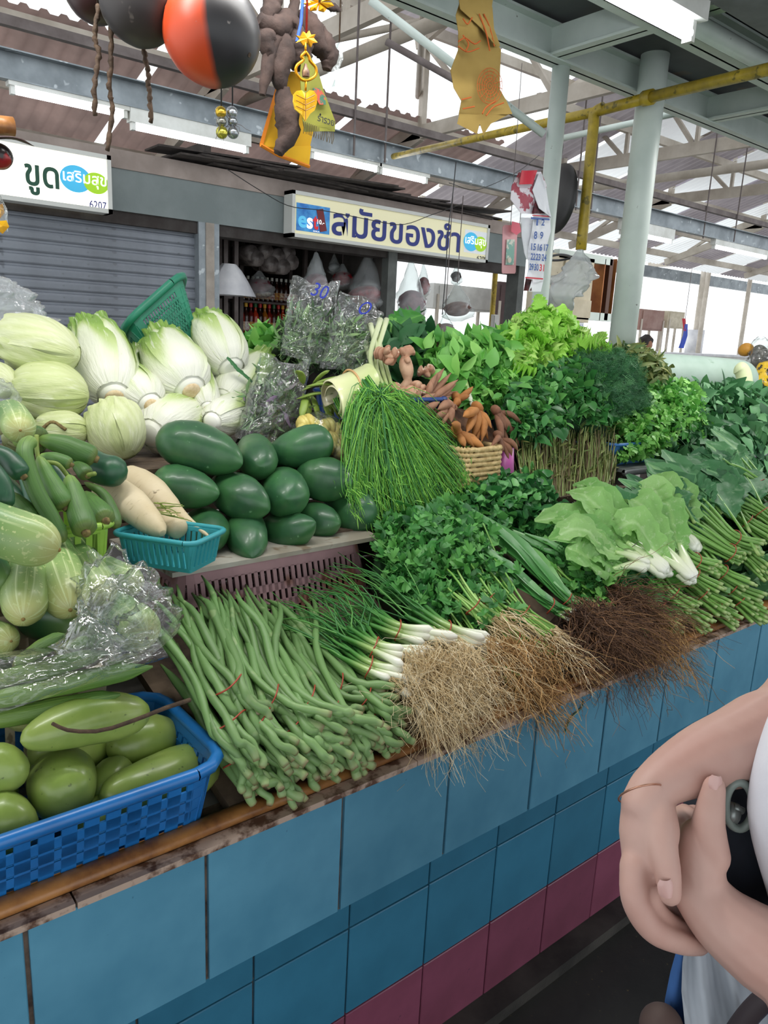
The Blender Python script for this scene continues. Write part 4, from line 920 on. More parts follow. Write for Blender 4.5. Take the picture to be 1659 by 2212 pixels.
# ---- spring onions
m_on = M('spring_onion_shank', '#e8ecd8', grad=[(0, '#efeee4'), (.22, '#e4ead0'), (.42, '#a9c477'), (.7, '#4f8a3e'), (1, '#3a7535')], rough=.35, coat=.2)
m_onl = M('spring_onion_leaf', '#3f7b3a', rnd=['#2f6a34', '#437f3c', '#5b9446'], rough=.45, transl=.15)
m_rootw = M('pale_roots', '#cbb690', rnd=['#a98f64', '#cbb68c', '#ded0b0'], rough=.8)
m_rootb = M('brown_roots', '#4e382a', rnd=['#3d2a20', '#5f4331', '#8a6645'], rough=.85)
m_roott = M('tan_roots', '#9a7748', rnd=['#80603a', '#a27d4c', '#c09b68'], rough=.8)
def onions(lab, base, bandp, tail, n=9, rr=.0075, wid=.05, tw=.12, roots=60, rl=.09, lv=.42):
    a, m_, t_ = A(*base), A(*bandp), A(*tail); e = thing('spring_onion_bunch', lab, 'spring onions', V3(*m_[:2], m_[2] - .03), 'spring onion bunches'); pl = []; bs = []
    for k in range(n):
        th = k * 2.4; q = math.sqrt((k + .3) / n); ox = math.cos(th) * q; oz = math.sin(th) * q
        s = a + V3(ox * wid, R.uniform(-.02, .03), oz * .022); mm = m_ + V3(ox * .022, 0, oz * .016)
        P = spline([s, mm, m_ + (t_ - m_) * .3 + V3(ox * .045, 0, oz * .02)], 16); r = np.interp(np.linspace(0, 1, 16), [0, .04, .12, .3, 1], [.45, 1.15, 1.05, .72, .5]) * rr
        b = B(); b.tube(P, r, 9); b.build('onion', m_on, e, True); bs.append(s)
        for _ in range(4):
            c = t_ + V3(ox * tw + NR.normal(0, .035), R.uniform(-.12, .06), oz * .03 + NR.normal(0, .02)); g = spline([P[9], P[12], P[15] + NR.normal(0, .004, 3), (P[15] + c) / 2 + NR.normal(0, .012, 3) + V3(0, 0, .012), c], 12); pl.append(g)
    strands('leaves', e, m_onl, pl, .0032, 5, .25, cap=False)
    rp = []
    for s in bs:
        rp.append(wig(s, s + V3(.012, -rl * .8, -rl * .35), roots // n + 4, .0045, 9, .035, .003, .035))
    strands('roots', e, m_rootw, np.concatenate(rp), .0007, 3, .4); band(e, m_, m_ - a, .026, .8)
    return e
onions('spring onion bunch lying next to the long beans, lowest one', (893, 1470, .965), (800, 1442, 1.03), (640, 1330, 1.32), 10)
onions('spring onion bunch with green-white shanks above the lowest one', (900, 1428, .99), (812, 1400, 1.06), (650, 1300, 1.34), 10)
onions('spring onion bunch with thick white bulbs in the middle', (958, 1385, 1.02), (862, 1362, 1.09), (690, 1272, 1.38), 8, rr=.009)
onions('spring onion bunch ending right with two fat white shanks', (1050, 1395, 1.0), (966, 1362, 1.06), (770, 1235, 1.36), 7, rr=.009)
onions('spring onion bunch under the pile, only small bulbs showing through roots', (985, 1470, .965), (900, 1430, 1.03), (760, 1340, 1.25), 8, rr=.007, roots=110)
onions('spring onion bunch lowest at the front, buried in its pale roots', (940, 1530, .93), (880, 1480, .99), (760, 1380, 1.22), 8, rr=.006, roots=130, rl=.05)
# ---- coriander with roots
m_cor = M('coriander_leaf', '#3f7c38', rnd=['#27602b', '#3a7a36', '#4f8f43', '#63a14f'], rough=.5, transl=.2)
m_corst = M('coriander_stem', '#7aa84e', rnd=['#6a9a44', '#86b25a', '#a5c47a'], rough=.45)
def herb_bunch(name, lab, cat, base, bandp, top, n, mst, r, wid=.035, tw=.09, roots=None, rn=40, rl=.12, rr=.0012, leaf=None, group=None, rj=.0045, rsag=.03):
    a, m_, t_ = A(*base), A(*bandp), A(*top); e = thing(name, lab, cat, V3(*m_[:2], m_[2] - .03), group)
    P = []
    for k in range(n):
        th = k * 2.4; q = math.sqrt((k + .3) / n); o = V3(math.cos(th) * q, 0, math.sin(th) * q)
        P.append(spline([a + o * V3(wid, 0, .02) + V3(0, R.uniform(-.015, .02), 0), m_ + o * V3(.024, 0, .018), (m_ + t_) / 2 + o * V3(tw * .6, 0, .03) + NR.normal(0, .006, 3), t_ + o * V3(tw, 0, .04) + NR.normal(0, .02, 3)], 12))
    P = np.array(P)
    for q in P[:min(n, 14)]: strands('stem', e, mst, [q], r, 6, .6, stuff=False)
    if n > 14: strands('stems', e, mst, P[14:], r, 5, .6)
    band(e, m_, m_ - a, .027, .8)
    if roots:
        rp = np.concatenate([wig(q[0], q[0] + nrm(a - m_) * rl + NR.normal(0, .012, 3), max(1, rn // n), rj, 9, rsag, .002, rl * .25) for q in P]); strands('roots', e, roots, rp, rr, 3, .35)
    if leaf:
        kind, N, size, mat, w_ = leaf; Q = P[NR.randint(0, n, N), NR.randint(6, 12, N)] + NR.normal(0, .022, (N, 3)) + V3(0, 0, .01)
        D = nrm(t_ - m_) + NR.normal(0, .6, (N, 3)); scatter('foliage', e, mat, Q, D, V3(-.3, -.5, .8) + NR.normal(0, .5, (N, 3)), size * NR.uniform(.6, 1.3, N), kind, w_)
    return e
GC = 'coriander bunches with roots'
for lab, ba, bd, tp in (('coriander bunch with a red band, leftmost', (1062, 1345, 1.05), (1024, 1312, 1.09), (930, 1210, 1.3)),
                        ('coriander bunch with long pale roots sweeping right', (1095, 1335, 1.06), (1056, 1300, 1.11), (960, 1190, 1.34)),
                        ('coriander bunch with bright stems, right of the long-rooted one', (1185, 1370, 1.0), (1132, 1326, 1.06), (1010, 1190, 1.34)),
                        ('coriander bunch lying low with thick green shanks', (1190, 1420, .965), (1110, 1380, 1.02), (1000, 1260, 1.25)),
                        ('coriander bunch low in front, roots on the wooden rail', (1120, 1470, .94), (1050, 1420, 1.0), (940, 1300, 1.22))):
    herb_bunch('coriander_bunch', lab, 'coriander', ba, bd, tp, 12, m_corst, .0032, roots=m_roott if 'low' in lab else m_rootw, rn=60, rl=.11, rr=.0014, leaf=('lobed', 90, .034, m_cor, 1.0), group=GC)
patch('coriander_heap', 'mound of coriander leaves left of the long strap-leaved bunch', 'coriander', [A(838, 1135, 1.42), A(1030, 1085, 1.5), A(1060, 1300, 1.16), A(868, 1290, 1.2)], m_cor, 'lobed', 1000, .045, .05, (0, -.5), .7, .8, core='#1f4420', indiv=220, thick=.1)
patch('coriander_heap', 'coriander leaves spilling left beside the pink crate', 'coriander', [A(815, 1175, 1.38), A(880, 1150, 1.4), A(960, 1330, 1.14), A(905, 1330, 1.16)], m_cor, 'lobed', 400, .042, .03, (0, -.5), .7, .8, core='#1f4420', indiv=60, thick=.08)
# ---- sawtooth coriander (long strap leaves) with brown roots
m_cul = M('strap_leaf', '#3f7d3d', rnd=['#3b7a3c', '#528f4a', '#6fa85c'], rough=.4, transl=.18, coat=.1)
def straps(lab, base, bandp, tops, n, size, roots, rn, rl, rr, grp='strap-leaved herb bunches with roots'):
    a, m_ = A(*base), A(*bandp); e = thing('strap_leaf_bunch', lab, 'herbs', V3(*m_[:2], m_[2] - .03), grp); d0 = nrm(m_ - a)
    for k in range(n):
        T_ = A(*tops[k % len(tops)]) + NR.normal(0, .022, 3); s = a + NR.normal(0, .007, 3) + V3(R.uniform(-.018, .018), 0, 0); P = spline([s, m_ + NR.normal(0, .006, 3), (m_ + T_) / 2 + V3(0, 0, R.uniform(.0, .03)), T_], 14)
        Tn, X, Y = frames(P); w_ = np.interp(np.linspace(0, 1, 14), [0, .2, .45, .75, 1], [.004, .004, .0085, .011, .002]) * size
        up = V3(-.25, -.45, .85); V = []
        for i in range(14):
            x = nrm(np.cross(Tn[i], up)); z = np.cross(x, Tn[i]); sr = 1 + .12 * (i % 2); V += [P[i] - x * w_[i] * sr + z * w_[i] * .5, P[i] - z * w_[i] * .1 + (z * -.003 if i < 4 else 0), P[i] + x * w_[i] * sr + z * w_[i] * .5]
        Fc = [(i * 3 + q, i * 3 + q + 1, i * 3 + q + 4, i * 3 + q + 3) for i in range(13) for q in (0, 1)]
        mk('leaf', V, Fc, m_cul, e, rnd=np.full(42, R.random()), uv=[(.5, (i // 3) / 13) for i in range(42)])
        b = B(); b.tube(P[:4], [.0045, .004, .0036, .003], 7); b.build('shank', m_on, e, True)
    rp = wig(a, a + nrm(a - m_) * rl, rn, .007, 11, .03, .012, rl * .38); strands('roots', e, roots, rp, rr, 3, .3); band(e, m_, m_ - a, .024, .8); return e
straps('long strap-leaved bunch with a red band over dark matted roots', (1270, 1328, 1.02), (1226, 1298, 1.07), [(1010, 1130, 1.42), (1050, 1140, 1.4), (1090, 1170, 1.37), (1110, 1150, 1.4)], 13, 1.25, m_rootb, 420, .14, .0011)
straps('second strap-leaved bunch, behind the first and its roots browner', (1320, 1286, 1.06), (1291, 1274, 1.1), [(1120, 1170, 1.42), (1160, 1180, 1.4), (1060, 1130, 1.44)], 11, 1.1, m_rootb, 420, .15, .0011)
straps('strap-leaved bunch lying under the other two', (1235, 1330, 1.01), (1190, 1310, 1.05), [(1000, 1190, 1.34), (1040, 1230, 1.3), (980, 1160, 1.38)], 12, 1.1, m_rootb, 300, .1, .0011)
# matted root masses hanging over the edge
e = thing('root_mat', 'dark brown tangle of roots hanging over the counter edge below the strap-leaved bunches', 'roots', A(1310, 1400, .97), None)
c = [A(1225, 1325, 1.03), A(1385, 1285, 1.07), A(1400, 1420, .94), A(1215, 1460, .93)]; mound(e, c, M('earthy_root_core', '#2a1d16', '#3d2a1f', sc=60, rough=.95), .03, 'core', thick=.05, rough=.006)
pl = [wig(A(R.uniform(1230, 1390), R.uniform(1300, 1400), R.uniform(.98, 1.05)) + V3(0, 0, .015), A(R.uniform(1215, 1430), R.uniform(1400, 1480), R.uniform(.905, .95)), 1, .012, 12, .01, .0, .012) for _ in range(520)]
strands('roots', e, m_rootb, np.concatenate(pl), .0012, 3, .3)
e2 = thing('root_mat', 'lighter tan roots sweeping right and dangling over the blue tiles', 'roots', A(1430, 1380, .97), None)
pl = [wig(A(R.uniform(1345, 1425), R.uniform(1290, 1360), R.uniform(1.0, 1.06)) + V3(0, 0, .01), A(R.uniform(1400, 1515), R.uniform(1385, 1470), R.uniform(.90, .96)), 1, .009, 12, .012, .0, .012) for _ in range(300)]
pl += [wig(A(1400, 1400, .95), A(R.uniform(1380, 1600), R.uniform(1440, 1530), .885), 1, .011, 12, .01) for _ in range(14)]
strands('roots', e2, m_roott, np.concatenate(pl), .0014, 3, .3)
e3 = thing('root_mat', 'pale thready roots spread over the wooden rail beside the beans', 'roots', A(950, 1500, .95), None)
c = [A(880, 1420, 1.0), A(1040, 1410, 1.0), A(1060, 1520, .93), A(890, 1545, .93)]; mound(e3, c, M('pale_root_core', '#8a7350', '#6b563a', sc=60, rough=.95), .02, thick=.04, rough=.006)
pl = [wig(A(R.uniform(885, 1040), R.uniform(1410, 1500), R.uniform(.96, 1.0)) + V3(0, 0, .02), A(R.uniform(870, 1060), R.uniform(1500, 1580), R.uniform(.905, .94)), 1, .0125, 13, .004, .0, .015) for _ in range(620)]
strands('roots', e3, m_rootw, np.concatenate(pl), .0007, 3, .4)
e4 = thing('root_mat', 'brownish roots trailing over the rail in front of the coriander', 'roots', A(1120, 1480, .94), None)
c = [A(1050, 1400, 1.0), A(1210, 1370, 1.0), A(1215, 1460, .93), A(1060, 1510, .93)]; mound(e4, c, M('tan_root_core', '#6f573a', '#4d3a28', sc=60, rough=.95), .02, thick=.04, rough=.006)
pl = [wig(A(R.uniform(1050, 1200), R.uniform(1390, 1450), R.uniform(.96, 1.0)) + V3(0, 0, .02), A(R.uniform(1060, 1230), R.uniform(1470, 1560), R.uniform(.90, .94)), 1, .0105, 12, .006, .0, .015) for _ in range(330)]
strands('roots', e4, m_roott, np.concatenate(pl), .0011, 3, .35)
# ---- mint, dill, cut-leaf greens
m_mint = M('mint_leaf', '#34703a', rnd=['#1f5228', '#2f6c36', '#478846', '#62a352'], rough=.45, transl=.18)
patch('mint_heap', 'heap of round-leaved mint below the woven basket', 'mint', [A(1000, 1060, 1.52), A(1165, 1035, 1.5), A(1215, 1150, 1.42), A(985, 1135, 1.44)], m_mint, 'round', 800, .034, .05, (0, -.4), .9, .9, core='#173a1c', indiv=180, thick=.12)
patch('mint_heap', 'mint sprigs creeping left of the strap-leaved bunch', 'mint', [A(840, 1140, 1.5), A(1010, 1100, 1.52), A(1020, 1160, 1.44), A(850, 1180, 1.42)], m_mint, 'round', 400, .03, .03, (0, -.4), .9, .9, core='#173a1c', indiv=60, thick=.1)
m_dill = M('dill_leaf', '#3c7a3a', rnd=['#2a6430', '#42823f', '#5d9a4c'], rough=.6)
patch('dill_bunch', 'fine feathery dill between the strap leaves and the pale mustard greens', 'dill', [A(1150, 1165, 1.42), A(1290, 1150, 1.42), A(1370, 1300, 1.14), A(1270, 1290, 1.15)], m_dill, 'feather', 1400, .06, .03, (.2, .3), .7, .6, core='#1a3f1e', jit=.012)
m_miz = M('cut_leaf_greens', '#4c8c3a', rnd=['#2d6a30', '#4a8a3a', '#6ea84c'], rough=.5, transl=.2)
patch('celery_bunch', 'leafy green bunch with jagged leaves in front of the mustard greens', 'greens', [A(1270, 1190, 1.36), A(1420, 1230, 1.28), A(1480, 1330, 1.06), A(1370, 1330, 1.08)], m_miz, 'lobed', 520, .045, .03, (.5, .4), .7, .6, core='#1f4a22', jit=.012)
for k, (lab, ba, bd, tp) in enumerate((('green herb bunch with pale shanks left of the kale butts', (1400, 1372, 1.0), (1345, 1330, 1.06), (1240, 1210, 1.32)), ('green herb bunch with shanks reaching the wooden rail', (1360, 1385, .985), (1310, 1340, 1.04), (1200, 1230, 1.3)), ('celery-like bunch with thick pale stems', (1450, 1335, 1.0), (1400, 1290, 1.06), (1300, 1180, 1.3)), ('celery-like bunch lying on the first, its stems splayed', (1430, 1310, 1.05), (1380, 1265, 1.1), (1280, 1170, 1.34)))):
    herb_bunch('celery_bunch', lab, 'greens', ba, bd, tp, 16, m_corst, .0042, wid=.045, tw=.06, roots=m_roott, rn=40, rl=.05, rr=.0014, leaf=('lobed', 60, .04, m_miz, 1), group='green herb bunches by the kale')
# ---- pale mustard greens with white shanks
m_mus = M('mustard_leaf', '#7fb060', rnd=['#6aa352', '#8cba6c', '#b4d498'], rough=.55, transl=.3, bump=.9, bsc=55, streak=.56, scol='#d3e6bd', sfreq=(5, 16), samt=.5, c2='#a3c982', sc=25)
m_shank = M('white_green_shank', '#e6ecd2', grad=[(0, '#eef0e2'), (.5, '#dfe8c4'), (1, '#a8c983')], rough=.3, coat=.25, streak=.6, scol='#bccf9a', sfreq=(12, 2), samt=.4)
def bigleaf(e, P, w_, mat, nm='leaf', ruf=.25, nu=11, nv=22, up=(-.3, -.5, .8), rnd=None, cup=.3, col_rib=None, shape=None):
    P = spline(P, nv); T, _, _ = frames(P); up = nrm(up); V = []; U = []; s_ = R.random() * 9
    for i in range(nv):
        v = i / (nv - 1); x = nrm(np.cross(T[i], up)); z = np.cross(x, T[i]); ww = w_ * (np.interp(v, [0, .12, .35, .65, .88, 1], [.12, .4, .85, 1, .7, .12]) if shape is None else shape(v))
        for j in range(nu):
            u = j / (nu - 1) * 2 - 1; nz = mnoise.noise(Vector((u * 2.5 + s_, v * 5, s_))) ; V.append(P[i] + x * u * ww * (1 + .14 * math.sin(i * 2.3 + s_) * abs(u)) + z * (abs(u) ** 1.4 * ww * cup + ruf * ww * nz * (.3 + abs(u)) + .06 * ww * math.sin(v * 26 + abs(u) * 4) * abs(u) + ww * .16 * mnoise.noise(Vector((u * 6, v * 15, s_ + 3))) * min(1, v * 3))); U.append((u * .5 + .5, v))
    Fc = [(i * nu + j, i * nu + j + 1, (i + 1) * nu + j + 1, (i + 1) * nu + j) for i in range(nv - 1) for j in range(nu - 1)]
    rb = R.random() if rnd is None else rnd; rv = [min(1, rb * .7 + (.45 if abs(q[0] - .5) < .05 else 0)) for q in U]
    return mk(nm, V, Fc, mat, e, rnd=rv, uv=U)
HG = .1
def mustard(lab, base, ld, n=7, size=1.0):
    a = A(*base); e = thing('mustard_green', lab, 'mustard greens', V3(a[0], a[1], a[2] - .03), 'pale mustard greens with white shanks')
    for k in range(n):
        T_ = A(*ld[k % len(ld)]) + NR.normal(0, .02, 3); o = V3(R.uniform(-.016, .016), R.uniform(-.004, .004), R.uniform(-.012, .014)); d = T_ - a
        P = spline([a + o, a + d * .18 + o * 1.3 + V3(0, 0, .006), a + d * .36 + o * 2.2], 10); b = B(); V, Fc, U = tube_geo(P, np.interp(np.linspace(0, 1, 10), [0, .1, .5, 1], [.009, .0175, .014, .007]) * size, 10, True, .7); b.add(V, Fc, U); b.build('shank', m_shank, e, True)
        bigleaf(e, [P[6], P[9] + d * .08, a + d * .72 + V3(0, 0, .035) + o * 3, T_ + V3(0, 0, .0)], R.uniform(.036, .055) * size, m_mus)
    return e
mustard('large mustard green in front with a wire tie, shank end pointing down right', (1440, 1238, 1.2), [(1262, 1045, 1.46), (1230, 1090, 1.44), (1330, 1050, 1.44), (1285, 1110, 1.4), (1190, 1120, 1.46)], 8, 1.15)
mustard('mustard green with thick white shanks under the front one', (1492, 1258, 1.18), [(1330, 1110, 1.4), (1360, 1080, 1.42), (1300, 1150, 1.36), (1390, 1110, 1.4)], 7, 1.05)
mustard('mustard green to the right, rounded white shanks at the kale', (1502, 1192, 1.28), [(1400, 1060, 1.5), (1440, 1070, 1.48), (1370, 1090, 1.48)], 7, 1.1)
mustard('mustard green with broad leaves lying left, behind the front one', (1400, 1220, 1.22), [(1175, 1110, 1.46), (1180, 1165, 1.4), (1220, 1180, 1.38)], 6, 1.05)
mustard('mustard green at the back with leaves standing up', (1470, 1200, 1.32), [(1380, 1050, 1.56), (1410, 1075, 1.52), (1340, 1070, 1.54)], 6, .9)
b = B(); b.tube(spline([A(1362, 1205, 1.24) + V3(0, 0, .03), A(1395, 1175, 1.27) + V3(0, 0, .03), A(1425, 1145, 1.30) + V3(0, 0, .03)], 8), .001, 5); tag(b.build('wire_tie', m_rust), 'thin wire tie across the front mustard green', 'wire')
HG = .03
# ---- kale (thick green stems, big leaves)
m_kst = M('kale_stem', '#6f9f4c', grad=[(0, '#8fae62'), (.02, '#a9c07a'), (.06, '#6f9c4a'), (1, '#7fb05c')], rough=.4, orn=.12)
m_kl = M('kale_leaf', '#3f7548', rnd=['#2b5a38', '#3b7044', '#568a58', '#8ab27c'], rough=.6, transl=.15, bump=.5, bsc=40, streak=.58, scol='#9dbf96', sfreq=(5, 14), samt=.45)
def kale(lab, base, bandp, tail, n=13, leaves=4, lw=.06, r=.0055):
    a, m_, t_ = A(*base), A(*bandp), A(*tail); e = thing('kale_bunch', lab, 'kale', V3(*m_[:2], m_[2] - .03), 'kale bunches with thick green stems')
    for k in range(n):
        th = k * 2.4; q = math.sqrt((k + .3) / n); o = V3(math.cos(th) * q, 0, math.sin(th) * q)
        P = spline([a + o * V3(.038, 0, .026) + V3(0, R.uniform(-.015, .015), 0), m_ + o * V3(.028, 0, .02), (m_ + t_) / 2 + o * V3(.05, 0, .03), t_ + o * V3(.08, 0, .035) + NR.normal(0, .01, 3)], 14)
        b = B(); b.tube(P, np.linspace(1, .6, 14) * r * R.uniform(.8, 1.15), 7); b.build('stem', m_kst, e, True)
        if k < leaves: L_ = P[13] + (t_ - m_) * R.uniform(.45, .7) + V3(R.uniform(-.05, .05), 0, R.uniform(.0, .05)); bigleaf(e, [P[8], P[11] + V3(0, 0, .008), P[13] + V3(0, 0, .02), L_], lw * R.uniform(.7, 1.2), m_kl, cup=.22, ruf=.3)
    band(e, m_, m_ - a, .033, .85); return e
KL = [((1640, 1185, 1.16), (1585, 1165, 1.2), (1470, 1060, 1.42), 'kale bunch on top whose long pale midribs rise to big leaves'),
      ((1600, 1205, 1.12), (1575, 1195, 1.16), (1430, 1110, 1.38), 'kale bunch in the second row with an orange band'),
      ((1655, 1240, 1.07), (1610, 1200, 1.14), (1500, 1100, 1.38), 'kale bunch at the right frame edge, second row'),
      ((1545, 1232, 1.1), (1500, 1215, 1.14), (1400, 1150, 1.34), 'kale bunch with a red band right of the white shanks'),
      ((1620, 1272, 1.03), (1560, 1240, 1.1), (1460, 1150, 1.34), 'kale bunch in the third row, middle'),
      ((1552, 1282, 1.04), (1500, 1250, 1.1), (1420, 1180, 1.3), 'kale bunch in the third row, left'),
      ((1640, 1300, .98), (1580, 1270, 1.04), (1490, 1180, 1.3), 'kale bunch with cut butts at the right frame edge above the rail'),
      ((1570, 1318, .975), (1520, 1285, 1.03), (1440, 1200, 1.28), 'kale bunch with cut butts in the middle above the rail'),
      ((1500, 1322, .98), (1455, 1290, 1.04), (1380, 1210, 1.28), 'kale bunch with cut butts left above the rail'),
      ((1650, 1335, .94), (1600, 1300, 1.0), (1520, 1220, 1.25), 'lowest kale bunch at the right frame edge'),
      ((1595, 1345, .94), (1550, 1315, 1.0), (1480, 1240, 1.25), 'lowest kale bunch in the middle'),
      ((1530, 1352, .945), (1485, 1320, 1.0), (1420, 1260, 1.22), 'lowest kale bunch left of the middle'),
      ((1465, 1352, .955), (1425, 1320, 1.01), (1370, 1265, 1.22), 'lowest kale bunch at the left end of the kale pile'),
      ((1700, 1150, 1.2), (1650, 1110, 1.26), (1560, 1060, 1.46), 'kale bunch entering at the right frame edge, upper'),
      ((1690, 1090, 1.3), (1640, 1050, 1.36), (1560, 1010, 1.54), 'kale bunch high at the right frame edge under the dark leaves')]
KL += [((1725, 1110, 1.3), (1665, 1070, 1.36), (1585, 985, 1.56), 'kale bunch highest at the right frame edge'), ((1670, 1165, 1.2), (1615, 1130, 1.26), (1525, 1050, 1.44), 'kale bunch between the big leaves and the right frame edge'), ((1720, 1190, 1.15), (1670, 1160, 1.2), (1590, 1090, 1.4), 'kale bunch cut by the right frame edge, second from the top')]
for i, (ba, bd, tl_, lab) in enumerate(KL):
    HG = (.14, .12, .1, .1, .075, .075, .05, .05, .05, .025, .025, .025, .025, .15, .16, .15, .12, .11)[i]
    kale(lab, ba, bd, tl_, 13, 5 if i in (0, 1, 2, 3, 13, 14, 15, 16, 17) else 2, .065 if i in (0, 13) else .05)
HG = .15
e = thing('kale_bunch', 'bunch of big upright kale leaves beside the steel table', 'kale', A(1480, 1100, 1.45), 'kale bunches with thick green stems')
for (bs_, tp_, w_) in (((1640, 1200, 1.2), (1470, 985, 1.6), .085), ((1620, 1150, 1.26), (1530, 1000, 1.6), .07), ((1560, 1130, 1.3), (1440, 1010, 1.58), .06), ((1500, 1130, 1.3), (1425, 1040, 1.52), .05), ((1659, 1120, 1.3), (1590, 1010, 1.6), .07), ((1460, 1120, 1.34), (1300, 1085, 1.5), .05), ((1560, 1110, 1.34), (1480, 1060, 1.5), .06)):
    a = A(*bs_); t_ = A(*tp_); m_ = a + (t_ - a) * .45 + V3(0, 0, .02); P = spline([a, m_, a + (t_ - a) * .8 + V3(0, 0, .02)], 12); b = B(); b.tube(P, np.linspace(.0055, .002, 12), 7); b.build('midrib', m_kst, e, True)
    bigleaf(e, [a + (t_ - a) * .3 + V3(0, 0, .01), m_ + V3(0, 0, .004), a + (t_ - a) * .75 + V3(0, 0, .016), t_], w_, m_kl, cup=.25, ruf=.3, rnd=.45)
patch('kale_leaves', 'bed of dark kale leaves between the kale bunches', 'kale', [S(1420, 1100, .03), S(1740, 1060, .03), S(1740, 1270, .03), S(1440, 1260, .03)], m_kl, 'big', 260, .13, .01, (-.3, -1), .4, .3, core='#24482c', indiv=60, thick=.02, jit=.008)
# loose blade stuck on the tile
b = B(); b.tube(spline([A(1220, 1582, .903), A(1232, 1552, .902), A(1255, 1530, .903), A(1260, 1510, .903)], 10), [.0012, .002, .0024, .0026, .0026, .0024, .002, .0016, .0012, .0008], 5); tag(b.build('leaf_scrap', M('dark_leaf_scrap', '#1f5a3a')), 'thin dark leaf scrap stuck to the upper blue tiles', 'leaf')

A = _A0
# ================================================================ back tier, right half
m_steel = M('grey_steel_sheet', '#8f9494', '#74797a', sc=5, rough=.4, metal=.4, spots=20, spotc='#5f564c', spott=.66)
st_ = thing('steel_table', 'grey steel-topped table with rusty edge carrying the herb trays', 'table', (3.3, 1.8, .772))
zt0 = A(1400, 1005, 1.52)[2]
b = B(); b.span(2.32, 5.2, 1.50, 2.25, zt0 - .012, zt0); b.build('table_top', m_steel, st_)
b = B(); b.tube([(2.32, 1.5, zt0 - .012), (5.2, 1.5, zt0 - .012)], .012, 10); b.build('rolled_edge', m_steel, st_, True)
for X in (2.36, 3.6, 5.1):
    for Y in (1.54, 2.2): b = B(); b.span(X - .02, X + .02, Y - .02, Y + .02, .772, zt0 - .012); b.build('leg', m_rust, st_)
m_pbd = M('dark_blue_tray_plastic', '#2a4f92', '#223f78', sc=8, rough=.4)
m_pbm = M('mid_blue_tray_plastic', '#3f7fc0', '#3569a8', sc=8, rough=.4)
m_leafd = M('basil_leaf', '#3c7c38', rnd=['#255a2c', '#377538', '#4d8c45', '#6aa556'], rough=.45, transl=.18)
m_leafb = M('broad_dark_leaf', '#33683a', rnd=['#1f4c2c', '#2f6438', '#44794a', '#5f8f5f'], rough=.55, transl=.12)
m_leafl = M('light_green_leaf', '#5fa043', rnd=['#3d8034', '#5a9c42', '#78b657', '#93c96a'], rough=.45, transl=.2)
m_leafy = M('yellowish_leaf', '#7d8a48', rnd=['#55683a', '#6f7c42', '#8b8f52', '#4f6f3a'], rough=.6, transl=.1)
m_fea = M('sage_green_feather', '#3c7446', rnd=['#28583a', '#3a7246', '#568c58'], rough=.6)
m_let = M('frilly_lettuce_leaf', '#84c63a', rnd=['#6fb535', '#93d24a', '#b2e668', '#cbf08c'], rough=.4, transl=.35)
def tray(lab, pa, pb, Y, wd, ht, mat, z=None, **k):
    a = A(*pa, Y); c = A(*pb, Y); zz = min(a[2], c[2]) if z is None else z
    return basket('plastic_tray', lab, 'tray', (a[0], Y, zz), (1, 0, 0), (0, 1, 0), c[0] - a[0], wd, ht, mat, slotfill=.5, rim=.012, round_=.03, **k)
tray('mid blue slotted tray on the steel table under the pale-veined herbs', (1325, 1000), (1480, 985), 1.56, .3, .075, m_pbm, z=zt0 + .002, slots=(22, 12))
tray('dark blue slotted tray behind the ginger roots, left', (822, 905), (965, 925), 1.62, .34, .075, m_pbd, z=A(900, 905, 1.62)[2] - .02, slots=(20, 12))
tray('dark blue slotted tray between the brown roots and the basil', (1030, 925), (1140, 945), 1.72, .3, .085, m_pbd, z=A(1080, 925, 1.72)[2] - .02, slots=(18, 12))
# heaps of herbs
Y1, Y2 = 1.62, 2.15
def hp(name, lab, cat, px, Ys, mat, kind, N, size, **k):
    return patch(name, lab, cat, [A(*p, y) for p, y in zip(px, Ys)], mat, kind, N, size, **k)
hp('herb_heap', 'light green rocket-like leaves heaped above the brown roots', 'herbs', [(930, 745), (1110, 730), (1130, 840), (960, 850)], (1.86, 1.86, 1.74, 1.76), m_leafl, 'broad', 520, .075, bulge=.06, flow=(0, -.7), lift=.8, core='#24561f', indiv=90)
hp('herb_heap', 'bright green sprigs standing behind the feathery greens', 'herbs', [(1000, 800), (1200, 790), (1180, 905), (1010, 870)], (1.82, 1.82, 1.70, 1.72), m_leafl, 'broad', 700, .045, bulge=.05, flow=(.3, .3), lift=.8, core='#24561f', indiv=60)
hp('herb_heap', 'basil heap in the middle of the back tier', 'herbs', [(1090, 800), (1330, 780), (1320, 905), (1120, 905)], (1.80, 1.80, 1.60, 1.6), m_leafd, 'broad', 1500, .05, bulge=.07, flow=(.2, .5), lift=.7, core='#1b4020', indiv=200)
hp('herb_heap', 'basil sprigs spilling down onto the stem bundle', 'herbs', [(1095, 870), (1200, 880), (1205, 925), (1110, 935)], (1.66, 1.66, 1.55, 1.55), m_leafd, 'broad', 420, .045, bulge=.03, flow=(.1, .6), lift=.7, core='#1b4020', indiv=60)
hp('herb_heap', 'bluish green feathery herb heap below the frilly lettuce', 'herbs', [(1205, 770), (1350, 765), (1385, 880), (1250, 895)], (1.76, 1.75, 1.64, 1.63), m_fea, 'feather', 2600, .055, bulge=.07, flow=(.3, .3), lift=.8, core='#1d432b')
hp('herb_heap', 'bright green jagged leaves hanging over the blue tray', 'herbs', [(1330, 840), (1490, 830), (1520, 945), (1350, 985)], (1.74, 1.76, 1.58, 1.54), m_leafl, 'lobed', 1100, .05, bulge=.05, flow=(.2, .7), lift=.6, core='#24561f', indiv=140)
